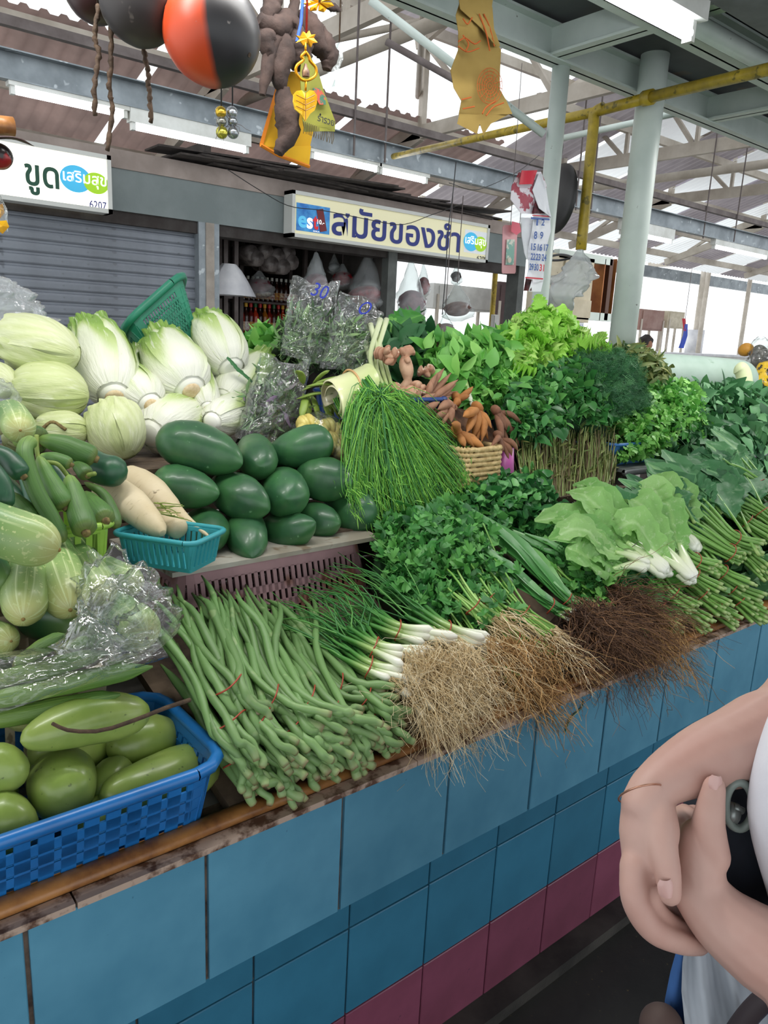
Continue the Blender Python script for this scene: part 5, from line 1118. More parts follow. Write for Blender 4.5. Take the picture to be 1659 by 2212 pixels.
hp('herb_heap', 'wilted olive-brown leaf heap beside the thick white post', 'herbs', [(1270, 765), (1380, 755), (1440, 810), (1330, 812)], (1.75, 1.76, 1.72, 1.72), m_leafy, 'narrow', 900, .07, bulge=.04, flow=(.7, .3), lift=.4, core='#3b4423', indiv=60)
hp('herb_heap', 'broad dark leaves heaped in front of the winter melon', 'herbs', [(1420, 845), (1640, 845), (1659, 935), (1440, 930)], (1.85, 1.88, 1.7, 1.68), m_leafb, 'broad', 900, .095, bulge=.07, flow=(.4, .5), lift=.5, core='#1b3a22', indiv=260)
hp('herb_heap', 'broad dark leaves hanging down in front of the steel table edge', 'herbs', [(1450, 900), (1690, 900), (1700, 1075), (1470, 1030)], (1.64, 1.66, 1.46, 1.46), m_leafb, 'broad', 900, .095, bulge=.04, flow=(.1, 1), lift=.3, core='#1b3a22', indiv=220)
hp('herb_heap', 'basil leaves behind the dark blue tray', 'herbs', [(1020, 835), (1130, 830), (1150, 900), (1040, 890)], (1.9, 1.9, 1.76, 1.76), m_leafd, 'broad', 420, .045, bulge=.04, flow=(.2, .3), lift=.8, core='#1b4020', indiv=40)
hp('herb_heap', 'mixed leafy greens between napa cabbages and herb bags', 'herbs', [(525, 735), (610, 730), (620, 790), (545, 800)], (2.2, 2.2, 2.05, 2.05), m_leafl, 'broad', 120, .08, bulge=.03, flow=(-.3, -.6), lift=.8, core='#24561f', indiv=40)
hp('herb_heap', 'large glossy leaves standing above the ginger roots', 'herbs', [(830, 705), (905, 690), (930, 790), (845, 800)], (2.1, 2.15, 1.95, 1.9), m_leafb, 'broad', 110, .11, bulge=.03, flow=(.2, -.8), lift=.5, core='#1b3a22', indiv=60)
# top sprig leaf
e = thing('leafy_sprig', 'large bright leaf sprig sticking up against the shop post', 'leaves', A(870, 720, 2.05))
for a_, c_, w_ in (((830, 740), (912, 680), .05), ((850, 745), (830, 690), .035), ((860, 745), (925, 745), .04)):
    a = A(*a_, 2.05); c = A(*c_, 2.08); bigleaf(e, [a, (a + c) / 2 + V3(0, 0, .02), c], w_, m_leafl, ruf=.2)
# frilly lettuce
for lab, c4, n in (('tall frilly lettuce head, topmost, beside the grey box', [(1105, 735), (1155, 680), (1215, 700), (1180, 790)], 46), ('frilly lettuce head right, below the grey box', [(1170, 740), (1255, 735), (1270, 800), (1190, 815)], 40), ('frilly lettuce head left, lower one', [(1065, 765), (1125, 745), (1160, 800), (1090, 815)], 34), ('frilly lettuce leaves low between the heads', [(1120, 760), (1210, 745), (1230, 815), (1140, 825)], 30)):
    hp('frilly_lettuce', lab, 'lettuce', c4, (1.86, 1.86, 1.76, 1.76), m_let, 'frill', n * 3, .06, bulge=.07, flow=(.1, -.4), flowj=.7, lift=1.0, core='#5f9f30', indiv=n, jit=.02)
# big lettuce leaf on top
# winter melon
m_wm = M('waxy_winter_melon', '#b7ccc0', '#9fb8a8', sc=5, rough=.5, streak=.62, scol='#5f8a62', sfreq=(5, 6), samt=.7, edge=(.3, .7))
wm = veg('winter_melon', 'long waxy pale winter melon lying at the back behind the dark leaves', 'melon', [(1395, 806, 2.35), (1510, 812, 2.2), (1628, 822, 2.05)], 42, capsule(.16), m_wm, lump=.02)
P = A(1600, 815, 2.05); b = B(); b.tube(spline([A(1560, 775, 2.1), A(1598, 778, 2.05), A(1612, 790, 2.0)], 12), .012, 8)
veg('cut_gourd', 'pale cut gourd end beside the winter melon', 'gourd', [(1590, 790, 2.0), (1605, 805, 1.97), (1612, 850, 1.93)], 16, capsule(.3), M('pale_gourd', '#d9e2b4', '#c5d29a', sc=8, rough=.5))
# bags at right edge
m_film = film('clear_film', cloud=.05, gloss=.55); m_filmw = film('milky_film', '#f0f4f6', cloud=.14, gloss=.3, sc=40); m_filmg = film('hanging_bag_film', '#dfe3e6', cloud=.26, gloss=.3, sc=30)
e = thing('snack_bag', 'crumpled bag with yellow print at the right frame edge', 'bag', A(1650, 800, 2.2)); blob_film('pouch', e, [A(1640, 850, 2.1), A(1650, 815, 2.12), A(1660, 785, 2.14)], .055, M('yellow_print_bag', '#e0b92a', '#3a3a30', sc=22, rough=.3, edge=(.55, .6)), tab((0, .3), (.2, 1), (.8, 1), (1, .4)))
e = thing('snack_bag', 'clear bag of dark dried goods above the yellow bag at the right edge', 'bag', A(1640, 760, 2.3)); body('contents', [A(1640, 800, 2.2), A(1640, 745, 2.24)], .05, ell, M('dark_dried_goods', '#57534a', '#33312c', sc=50, rough=.8), e, lump=.3); blob_film('pouch', e, [A(1636, 805, 2.2), A(1640, 765, 2.22), A(1645, 728, 2.24)], .058, m_film, tab((0, .3), (.2, 1), (.8, .9), (1, .3)), crumple=.25)
veg('squash', 'orange squash half behind the clear bag at the right edge', 'squash', [(1600, 760, 2.35), (1612, 755, 2.3), (1625, 752, 2.28)], 14, ell, M('orange_squash', '#d49a35', '#b87f28', sc=12, rough=.5))
# water-plant stem bundle
m_wst = M('purple_green_stem', '#6c7a42', rnd=['#5c3f38', '#6f7040', '#7f9150', '#8fa460', '#6b5240'], rough=.5)
for lab, x0, x1 in (('bundle of thin purple-green stems standing on their leaves, left part', 1118, 1222), ('bundle of thin olive stems right of the purple ones, top uneven', 1210, 1325)):
    e = thing('stem_bundle', lab, 'stems', A((x0 + x1) / 2, 1080, 1.47), 'bundles of thin herb stems'); pl = []
    for _ in range(230):
        x = R.uniform(x0, x1); k = (x - 1118) / 207; top = A(x + R.uniform(-18, 22), R.uniform(915, 975), 1.62 + R.uniform(-.04, .04)); bot = A(x + (8 if x < 1200 else -4) + R.uniform(-8, 8), 1042 + 38 * math.sin(k * 3.1) + R.uniform(-8, 12), 1.49 + R.uniform(-.03, .02)); pl.append(wig(bot, top, 1, .002, 7)[0])
    for q in pl[:90]: strands('stem', e, m_wst, [q], R.uniform(.0018, .0028), 5, .6, stuff=False)
    strands('stems', e, m_wst, pl[90:], .0021, 4, .6)
    P_ = np.array([q[R.randint(2, 6)] for q in pl]); scatter('leaves', e, m_leafy, P_, V3(0, -.3, .7) + NR.normal(0, .5, (len(P_), 3)), NR.normal(0, 1, (len(P_), 3)), .03, 'narrow')
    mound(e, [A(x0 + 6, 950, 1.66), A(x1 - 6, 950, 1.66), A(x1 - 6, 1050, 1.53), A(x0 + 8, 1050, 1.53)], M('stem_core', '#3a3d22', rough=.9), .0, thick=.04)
# ---- feathery acacia greens in a wrapped sheath
m_acl = M('acacia_feather', '#5c9a38', rnd=['#3f8030', '#62a23c', '#84bf4e', '#a0d466'], rough=.5, transl=.25); m_acs = M('acacia_stem', '#2f6a34', rnd=['#1f5530', '#35743a', '#55954a'], rough=.5)
W0 = A(738, 812, 1.74); W1 = A(776, 866, 1.66)
e = thing('acacia_bundle', 'fan of feathery green shoots tied in a pale banana-trunk sheath, cascading down', 'greens', A(850, 1090, 1.45))
m_shth = M('banana_sheath', '#c9cf94', grad=[(0, '#b9cc82'), (.5, '#cfd6a0'), (1, '#e4d9bd')], rough=.35, coat=.3, bump=.1, wavy=(2, 50))
d_ = nrm(W1 - W0); X_ = nrm(np.cross(d_, FW)); Y_ = np.cross(d_, X_); r_ = px2m(57, W0)
def sheath(nm, a0, a1, rr, s0, s1, skew=0):
    V = []; U = []; n = 30
    for i in range(8):
        v = i / 7; c = W0 + (W1 - W0) * (s0 + (s1 - s0) * v)
        for k, q in ((0, rr), (1, rr - .004)):
            for j in range(n): a = a0 + (a1 - a0) * j / (n - 1); V.append(c + q * (math.cos(a) * X_ + .8 * math.sin(a) * Y_) * (1 + .04 * math.sin(a * 2 + v))); U.append((v, j / (n - 1)))
    Fc = []
    for i in range(7):
        for j in range(n - 1):
            a = i * 2 * n + j; Fc.append((a, a + 1, a + 2 * n + 1, a + 2 * n)); Fc.append((a + n, a + 3 * n, a + 3 * n + 1, a + n + 1))
    for i in (0, 7):
        for j in range(n - 1): a = i * 2 * n + j; Fc.append((a, a + 1, a + n + 1, a + n))
    mk(nm, V, Fc, m_shth, e, uv=U)
LT_, RT2, RB_, LB_ = A(703, 822, 1.70), A(786, 782, 1.74), A(824, 846, 1.66), A(734, 886, 1.62)
def fold(nm, lt, rt, rb, lb, a0, a1, k=1.0, th=.004):
    V = []; U = []; n = 26; dn = nrm((lb + rb) / 2 - (lt + rt) / 2); R_ = np.linalg.norm((lb + rb) / 2 - (lt + rt) / 2) / 2; ax_ = nrm(rt - lt); nf = np.cross(ax_, dn); nf = nf if np.dot(nf, CAM - lt) > 0 else -nf
    for q in (0, th):
        for i in range(n):
            a = a0 + (a1 - a0) * i / (n - 1)
            for j in range(9):
                u = j / 8; c = (lt * (1 - u) + rt * u + lb * (1 - u) + rb * u) / 2; r = (R_ - q) * k * (1 + .05 * math.sin(u * 3 + a)); V.append(c + dn * r * math.cos(a) + nf * r * .85 * math.sin(a) - nf * R_ * .3); U.append((u, i / (n - 1) * .6 + .4 * (1 - u)))
    K = n * 9; Fc = [(m_ * K + i * 9 + j, m_ * K + i * 9 + j + 1, m_ * K + (i + 1) * 9 + j + 1, m_ * K + (i + 1) * 9 + j) for m_ in (0, 1) for i in range(n - 1) for j in range(8)]
    Fc += [(i * 9 + j, (i + 1) * 9 + j, K + (i + 1) * 9 + j, K + i * 9 + j) for i in range(n - 1) for j in (0, 8)]
    mk(nm, V, Fc, m_shth, e, uv=U); return lambda u, a: (lt * (1 - u) + rt * u + lb * (1 - u) + rb * u) / 2 + dn * R_ * 1.06 * math.cos(a) + nf * R_ * .9 * math.sin(a) - nf * R_ * .3
fs = fold('sheath', LT_, RT2, RB_, LB_, .0, 4.6); fold('sheath', LT_ * .9 + RB_ * .0 + LB_ * .1, RT2 * .5 + LT_ * .4 + LB_ * .1, RB_ * .45 + LB_ * .55 + (LB_ - LT_) * .12, LB_ + (LB_ - LT_) * .3, .2, 3.6, .93)
bt = [fs(.52, a) for a in np.linspace(0, 4.6, 24)]
b = B(); b.tube(bt, .003, 7); b.build('rubber_band', M('tan_rubber_band', '#c9a070', rough=.5), e, True)
pl = []; tips = []
for k in range(900):
    u = R.random(); s = W0 + (W1 - W0) * .7 + X_ * R.uniform(-.8, .8) * r_ + Y_ * R.uniform(-.5, .5) * r_
    v = R.random() ** .8; tx = 745 + (1000 - 745) * u; y1_ = np.interp(u, [0, .2, .4, .7, .9, 1], [1040, 1130, 1110, 1095, 1090, 1010]); y0_ = np.interp(u, [0, .3, .6, 1], [910, 895, 895, 930]); ty = y0_ + (y1_ - y0_) * v
    T_ = A(tx + R.uniform(-12, 12), ty, np.interp(v, [0, .6, 1], [1.60, 1.50, 1.45]) + R.uniform(-.012, .012)); mid = s + (T_ - s) * .45 + V3(0, -.015, .03 * (1 - v) + .02); P = spline([s, s + (W1 - W0) * .7, mid, T_, T_ + V3(R.uniform(-.01, .02), -.01, -R.uniform(.01, .06))], 12); pl.append(P)
strands('stems', e, m_acs, pl[:300], .0014, 4, .4); strands('shoots', e, m_acl, pl[300:], .0014, 4, .5)
P_ = np.concatenate([np.array(pl)[NR.randint(0, 900, 4200), NR.randint(5, 12, 4200)]]) + NR.normal(0, .006, (4200, 3))
scatter('foliage', e, m_acl, P_, V3(.25, -.3, -.8) + NR.normal(0, .35, (4200, 3)), V3(-.3, -.6, .6) + NR.normal(0, .5, (4200, 3)), .026 * NR.uniform(.5, 1.3, 4200), 'narrow', .35)
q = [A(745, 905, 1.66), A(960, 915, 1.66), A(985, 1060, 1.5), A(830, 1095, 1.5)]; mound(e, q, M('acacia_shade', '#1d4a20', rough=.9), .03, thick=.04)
# tuft of pods behind
m_pod = M('flat_pod', '#8fa548', '#7a9440', sc=12, rough=.45, bump=.25, bsc=50, orn=.14)
e = None
for k, (a_, c_) in enumerate((((650, 845), (742, 812)), ((655, 850), (668, 905)), ((668, 850), (690, 910)), ((690, 835), (722, 900)), ((660, 855), (650, 905)), ((640, 862), (720, 850)), ((700, 860), (735, 905)), ((675, 830), (712, 800)), ((655, 830), (640, 800)), ((700, 870), (715, 925)), ((660, 835), (735, 835)))):
    a = A(*a_, 1.78 - .004 * k); c = A(*c_, 1.74 - .004 * k); t = thing('flat_pod', ORD[k] + ' broad yellow-green pod from the left in the tuft beside the banana sheath', 'pod', a, 'broad flat pods')
    body('pod', [a, (a + c) / 2 + V3(0, -.005, .008), c], px2m(9, a), tab((0, .1), (.1, .6), (.3, 1), (.8, .9), (1, .1)), m_pod, t, n=12, m=16, sq=.4, lump=.08)
# yellow slices in a net bag
m_ysl = M('pale_yellow_produce', '#d9cd7c', '#c8b55c', sc=20, rough=.45)
e = thing('produce_bag', 'clear bag of round pale yellow pieces right of the top papayas', 'bag', A(720, 1010, 1.6))
for k in range(46):
    u, v = R.random(), R.random(); x = 650 + 125 * u; y = 915 + 95 * v * (.25 + .75 * u); body('piece', [A(x, y, 1.70 - .05 * v) - V3(.012, 0, 0), A(x, y, 1.70 - .05 * v) + V3(.012, 0, .004)], px2m(R.uniform(17, 23), A(x, y, 1.68)), ell, m_ysl, e, n=12, m=8)
blob_film('pouch', e, [A(640, 925, 1.72), A(700, 945, 1.70), A(775, 1000, 1.64)], px2m(46, A(700, 940, 1.7)), m_film, tab((0, .4), (.3, 1), (.8, 1), (1, .5)), crumple=.15)
# ---- rhizomes
m_gal = M('galangal_skin', '#cfab8c', '#a37258', sc=16, rough=.55, bump=.3, bsc=40, spots=30, spotc='#e3cdb4', spott=.6)
m_kra = M('fingerroot_skin', '#a77d62', '#8c644c', sc=25, rough=.7, bump=.2, orn=.12, wavy=(2, 30)); m_tur = M('orange_fingerroot_skin', '#b57a40', '#96602e', sc=25, rough=.7, bump=.2, orn=.12, wavy=(2, 30)); m_brn = M('brown_root_skin', '#8a6048', '#6d4936', sc=25, rough=.75, bump=.2, orn=.15, wavy=(2, 30))
knob = lambda t: (.55 + .45 * abs(math.sin(t * 9.5))) * min(1, (min(t, 1 - t) / .08) ** .5 + .05)
for lab, pts, r in (('upright galangal rhizome with a pink cut tip', [(868, 860, 1.74), (880, 820, 1.73), (876, 770, 1.74), (892, 752, 1.74)], 15), ('knobby galangal rhizome over the tray rim', [(845, 838, 1.72), (870, 850, 1.68), (905, 852, 1.66)], 17), ('round galangal rhizome end beside the lemongrass', [(835, 770, 1.78), (850, 775, 1.75)], 15), ('galangal rhizome with orange buds', [(880, 860, 1.68), (900, 845, 1.67), (895, 825, 1.69)], 14), ('cut ginger-like rhizome lying behind the fingerroots', [(902, 800, 1.8), (920, 803, 1.78), (935, 793, 1.78)], 12), ('pinkish galangal piece at the left of the tray', [(815, 762, 1.8), (830, 765, 1.77)], 14)):
    P = P3([pts[0]] + pts[1:]) if len(pts) > 2 else P3(pts); t = thing('galangal_rhizome', lab, 'ginger', P[0], 'galangal rhizomes'); body('rhizome', P, px2m(r, P[0]), knob, m_gal, t, n=16, m=34, lump=.2)
    bb = P[len(P) // 2]; 
    for _ in range(3): d = NR.normal(0, 1, 3); d[1] = -abs(d[1]); body('knob', [bb, bb + nrm(d) * px2m(r, bb) * 1.7], px2m(r, bb) * .5, ell, m_gal, t, n=10, m=8)
def fingers(lab, hub, tips, r, mat, Yh, Yt, grp):
    h = A(*hub, Yh); t = thing('fingerroot_cluster', lab, 'fingerroot', h, grp); body('crown', [h - V3(.01, 0, 0), h + V3(.012, 0, .01)], px2m(r * 1.6, h), ell, mat, t, n=12, m=10, lump=.25)
    for x, y in tips:
        c = A(x, y, Yt + R.uniform(-.015, .015)); body('finger', [h + NR.normal(0, .004, 3), (h + c) / 2 + V3(0, -.008, .006) + NR.normal(0, .004, 3), c], px2m(r, h) * R.uniform(.8, 1.15), tab((0, .4), (.15, .75), (.45, 1), (.75, .7), (.93, .25), (1, .06)), mat, t, n=10, m=16, lump=.08)
G3 = 'fingerroot clusters'
fingers('tan fingerroot cluster fanning up to the right over the blue tray', (905, 880), [(960, 795), (975, 805), (985, 830), (950, 850), (935, 860), (960, 838), (925, 875), (990, 820), (930, 820), (945, 805), (990, 845), (975, 855), (950, 870)], 8, m_kra, 1.68, 1.66, G3)
fingers('tan fingerroot cluster in front of the fanning one', (890, 895), [(940, 850), (950, 868), (955, 885), (930, 905), (905, 840), (970, 860)], 10, m_kra, 1.65, 1.62, G3)
fingers('pale skinned fingerroot cluster hanging over the tray rim', (968, 880), [(940, 905), (955, 920), (975, 912), (985, 880), (945, 885)], 10, m_kra, 1.63, 1.6, G3)
fingers('bright orange cut fingerroot cluster near the leek stalk', (985, 862), [(1015, 855), (1022, 835), (975, 880), (990, 880)], 8, m_tur, 1.66, 1.64, G3)
fingers('orange fingerroot cluster pointing down with pale root threads', (1030, 885), [(1008, 935), (1020, 950), (1040, 955), (1055, 950), (1062, 925), (1030, 958), (1000, 900)], 10, m_tur, 1.6, 1.55, G3)
fingers('orange fingerroot cluster lying left over the straw basket', (985, 935), [(1005, 965), (1025, 968), (1040, 972), (1050, 978), (975, 915)], 9, m_tur, 1.56, 1.52, G3)
fingers('brown root cluster at the pink cup, fingers pointing right', (1070, 890), [(1110, 945), (1125, 950), (1100, 970), (1085, 960), (1130, 920), (1095, 930), (1122, 965)], 8, m_brn, 1.6, 1.56, G3)
fingers('dark brown root cluster hanging into the pink cup', (1075, 945), [(1100, 1000), (1085, 975), (1060, 965), (1120, 975), (1105, 985)], 8, m_brn, 1.55, 1.5, G3)
fingers('dry brown husk-wrapped root standing by the leek', (955, 780), [(940, 815), (975, 840), (968, 850), (945, 845)], 7, m_brn, 1.82, 1.78, G3)
# fill heap below them
e = thing('root_heap', 'lower layer of mixed roots under the fingerroot clusters', 'roots', A(960, 930, 1.6)); mound(e, [A(850, 850, 1.74), A(1040, 880, 1.72), A(1110, 985, 1.56), A(985, 960, 1.56)], M('root_heap_core', '#6d4a32', '#3f2c20', sc=30, rough=.9), .02, thick=.05)
# woven basket, pink cup, leek, lemongrass, twig
m_straw = M('woven_straw', '#d3bb88', '#b09561', sc=55, rough=.8, bump=.6, bsc=120)
c0 = A(1005, 1062, 1.5); c1 = A(1062, 1050, 1.5); tp = A(1030, 965, 1.5)[2]; wv = thing('woven_basket', 'woven straw basket under the orange fingerroots', 'basket', V3((c0[0] + c1[0]) / 2, 1.56, c0[2]))
for k in range(9):
    z = c0[2] + (tp - c0[2]) * (k + .5) / 9; hh = (tp - c0[2]) / 18 * 1.15
    V = []; n = 48; cx_, cy_ = (c0[0] + c1[0]) / 2, 1.56; hw = (c1[0] - c0[0]) / 2 + .03
    pts = [V3(cx_ + hw * np.sign(math.cos(a)) * abs(math.cos(a)) ** .35, cy_ + .07 * np.sign(math.sin(a)) * abs(math.sin(a)) ** .35, z + .0025 * math.sin(a * 24 + k * math.pi)) for a in np.linspace(0, 2 * math.pi, n)]
    b = B(); b.tube(pts, hh, 6, False); b.build('woven_strand', m_straw, wv, True)
m_pk = M('pink_purple_plastic', '#b45a9c', '#9a4886', sc=6, rough=.4); c = A(1088, 1030, 1.53); tz = A(1085, 968, 1.53)[2]
e = thing('plastic_cup', 'pink upturned plastic cup below the brown roots', 'cup', c); V = []; n = 24; prof_ = [(.032, 0), (.036, .002), (.030, .012), (.024, tz - c[2]), (.0, tz - c[2])]
for r2, z2 in prof_:
    for j in range(n): V.append(c + V3(r2 * math.cos(j * 6.2832 / n), r2 * math.sin(j * 6.2832 / n), z2))
mk('cup', V, [(i * n + j, i * n + (j + 1) % n, (i + 1) * n + (j + 1) % n, (i + 1) * n + j) for i in range(4) for j in range(n)], m_pk, e)
e = thing('leek', 'thick pale leek stalk standing in the roots', 'leek', A(1020, 880, 1.7)); b = B(); b.tube(spline([A(1022, 880, 1.7), A(1005, 825, 1.74), A(990, 770, 1.8)], 14), np.linspace(.007, .011, 14), 10); b.build('shank', m_on, e, True)
for c_ in ((975, 740), (1000, 735), (1030, 765)): bigleaf(e, [A(992, 790, 1.79), A((992 + c_[0]) / 2, 765, 1.8), A(*c_, 1.82)], .02, m_leafl)
for k, (x0, y0, x1, y1) in enumerate(((800, 790, 822, 690), (812, 800, 835, 690), (820, 800, 800, 700), (830, 800, 812, 715), (806, 820, 790, 740))):
    e = thing('lemongrass_stalk', ORD[k] + ' pale lemongrass stalk of the sheaf leaning on the right herb bag', 'lemongrass', A(x0, y0 + 30, 1.8), 'lemongrass stalks'); b = B(); b.tube(spline([A(x0 + 18, y0 + 40, 1.76), A(x0, y0 - 20, 1.82), A(x1, y1, 1.9)], 12), np.linspace(.006, .009, 12), 8); b.build('stalk', M('lemongrass', '#c5d19a', grad=[(0, '#a9bf72'), (1, '#dbe2bb')], rough=.4), e, True)
for lab, p in (('brown twig standing behind the fingerroots', [(945, 745, 1.85), (942, 720, 1.86), (950, 700, 1.87)]), ('second bare twig beside the leek', [(955, 800, 1.83), (948, 760, 1.84), (943, 735, 1.85)])):
    e = thing('twig', lab, 'twig', A(*p[0])); b = B(); b.tube(P3(p), .005, 7); b.build('stick', m_stem, e, True)
e = thing('blade_leaf', 'single narrow dark leaf blade sticking up at the topmost napa cabbage', 'leaf', A(540, 820, 1.9)); bigleaf(e, [A(545, 826, 1.86), A(515, 800, 1.87), A(490, 772, 1.88)], .012, m_leafb, shape=lambda v: .3 + 1.2 * v * (1 - v))
# ---- three clear bags of herbs
m_hb = M('bagged_herb', '#5b7d4a', rnd=['#35562f', '#54774a', '#7a9a62', '#9ab37c'], rough=.5); m_hb2 = M('bagged_purple_herb', '#4d6b45', rnd=['#3a5a35', '#55784a', '#7f9a6a', '#6b4a72'], rough=.5)
def hbag(lab, bl, br, tr, tl, Y, fill, mat, txt=None, seed=1):
    c4 = [A(*tl, Y), A(*tr, Y), A(*br, Y - .03), A(*bl, Y - .03)]; cb = (c4[2] + c4[3]) / 2; ct = (c4[0] + c4[1]) / 2; e = thing('herb_bag', lab, 'bag', cb)
    hw = np.linalg.norm(c4[1] - c4[0]) * .5; ft = cb + (ct - cb) * fill; ax = nrm(c4[2] - c4[3])
    pl = []
    for _ in range(320): s = cb + ax * R.uniform(-.85, .85) * hw + V3(0, R.uniform(.0, .05), .02); pl.append(wig(s, ft + ax * R.uniform(-.62, .62) * hw * .8 + V3(0, R.uniform(0, .05), R.uniform(-.12, .02)), 1, .006, 9)[0])
    strands('herb_stems', e, mat, pl, .0022, 4, .5); PP = np.array(pl)[NR.randint(0, 320, 1500), NR.randint(2, 9, 1500)]
    scatter('foliage', e, mat, PP, (ct - cb) / np.linalg.norm(ct - cb) * .5 + NR.normal(0, .6, (1500, 3)), NR.normal(0, 1, (1500, 3)), .038 * NR.uniform(.6, 1.3, 1500), 'narrow')
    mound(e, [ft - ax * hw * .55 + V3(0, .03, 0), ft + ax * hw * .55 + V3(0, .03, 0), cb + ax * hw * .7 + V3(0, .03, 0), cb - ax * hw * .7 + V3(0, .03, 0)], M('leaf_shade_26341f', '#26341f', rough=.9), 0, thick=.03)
    nu, nv = 26, 30; V = []; 
    for side in (-1, 1):
        for i in range(nv):
            v = i / (nv - 1); L_ = c4[3] + (c4[0] - c4[3]) * v; R_ = c4[2] + (c4[1] - c4[2]) * v
            for j in range(nu):
                u = j / (nu - 1); p = L_ + (R_ - L_) * u; dome = math.sin(math.pi * u) ** .5 * (.05 * (1 - v) ** .5 + .006 * (1 + math.sin(v * 9 + u * 4 + seed)))
                nz = mnoise.noise(Vector((u * 5 + seed, v * 7, side))) * .016 + abs(mnoise.noise(Vector((u * 9 + seed, v * 5 - u * 4, side * 2)))) * .02
                V.append(p + V3(.3, .95, 0) * side * dome + V3(0, 1, 0) * nz + (V3(0, 0, 1) * .012 * math.sin(u * 7 + seed) if i == nv - 1 else 0))
    K = nu * nv; Fc = [(s * K + i * nu + j, s * K + i * nu + j + 1, s * K + (i + 1) * nu + j + 1, s * K + (i + 1) * nu + j) for s in (0, 1) for i in range(nv - 1) for j in range(nu - 1)]
    mk('bag_film', V, Fc, m_film, e)
    if txt: text(txt, 'price', e, M('blue_marker', '#2436a8', rough=.6), cb + (ct - cb) * .78 - ax * hw * .6 - V3(0, .05, 0), ax, ct - cb, .06, ext=.0004, shear=.3)
    return e
hbag('clear herb bag marked 30 in blue, back left', (605, 765), (700, 790), (735, 615), (632, 603), 1.98, .50, m_hb, '30', 1)
hbag('clear herb bag with a blue ring mark, right of the bag marked 30', (690, 795), (800, 800), (830, 672), (738, 622), 1.93, .55, m_hb, 'O', 4)
hbag('clear herb bag with purplish leaves at the bottom, in front above the papayas', (508, 945), (640, 955), (672, 785), (562, 770), 1.80, .62, m_hb2, None, 7)
# ---- knotted bag of green gourds in front left
m_bit = M('ridged_gourd_skin', '#5f7f34', grad=[(0, '#7a6a3c'), (.1, '#64803a'), (1, '#4a7030')], rough=.45, orn=.15, streak=.55, scol='#8fa54e', sfreq=(14, 1.5), bump=.3, wavy=(20, 9))
e = thing('gourd_bag', 'knotted clear bag of ridged green gourds above the blue basket', 'bag', A(150, 1500, 1.1))
for pts, r in ((((-40, 1520), (150, 1475), (330, 1440)), 24), (((-40, 1480), (90, 1445), (235, 1408)), 22), (((30, 1440), (90, 1400), (140, 1370)), 18), (((120, 1410), (180, 1390), (235, 1380)), 16), (((-40, 1560), (120, 1530), (260, 1500)), 24), (((180, 1480), (240, 1455), (290, 1442)), 18)):
    P = [A(*q, 1.12 - .03 * k + (.0 if r < 24 else -.02)) for k, q in enumerate(pts)]; body('ridged_gourd', P, px2m(r, P[1]), tab((0, .3), (.1, .8), (.5, 1), (.85, .8), (1, .1)), m_bit, e, n=20, m=22, ribs=8, ribd=.07, lump=.06)
nu, nv = 40, 26; V = []
tl, tr, br, bl = A(-60, 1420, 1.1), A(330, 1360, 1.06), A(365, 1420, 1.0), A(-60, 1560, .98)
for i in range(nv):
    v = i / (nv - 1)
    for j in range(nu):
        u = j / (nu - 1); p = (tl * (1 - u) + tr * u) * (1 - v) + (bl * (1 - u) + br * u) * v; k = math.sin(math.pi * min(1, max(0, v))) ** .6
        pin = math.exp(-((u - .62) / .07) ** 2) * (1 - v) ** 2
        V.append(p + nrm(CAM - p) * (.028 * k + .02 * mnoise.noise(Vector((u * 6, v * 4, 2))) + .014 * abs(mnoise.noise(Vector((u * 14, v * 9, 5))))) + V3(0, 0, .02) * pin)
mk('bag_film', V, [(i * nu + j, i * nu + j + 1, (i + 1) * nu + j + 1, (i + 1) * nu + j) for i in range(nv - 1) for j in range(nu - 1)], m_film, e)
kn = A(190, 1345, 1.03); blob_film('bag_neck', e, [kn + V3(0, 0, -.03), kn, A(205, 1310, 1.05), A(230, 1285, 1.08), A(250, 1270, 1.1)], .035, m_film, tab((0, 1.3), (.3, .3), (.5, .7), (1, 1.6)), crumple=.45)
blob_film('bag_film', e, [A(215, 1300, 1.12), A(280, 1335, 1.08), A(330, 1400, 1.04)], .062, m_film, tab((0, .5), (.3, 1), (.8, 1), (1, .6)), crumple=.3, seed=8)
e = thing('plastic_bag', 'clear bag hanging into the frame at the left behind the cabbages', 'bag', A(20, 690, 2.1)); blob_film('film', e, [A(-30, 600, 2.1), A(0, 650, 2.1), A(30, 720, 2.1)], .08, m_filmg, tab((0, .3), (.5, .8), (1, 1.2)), crumple=.3)
e = thing('plastic_bag', 'small clear bag at the left frame edge beside the round cabbage', 'bag', A(5, 850, 1.78)); blob_film('film', e, [A(-25, 820, 1.8), A(0, 860, 1.78), A(15, 905, 1.76)], .04, m_filmw, tab((0, .3), (.5, 1), (1, .5)), crumple=.35)
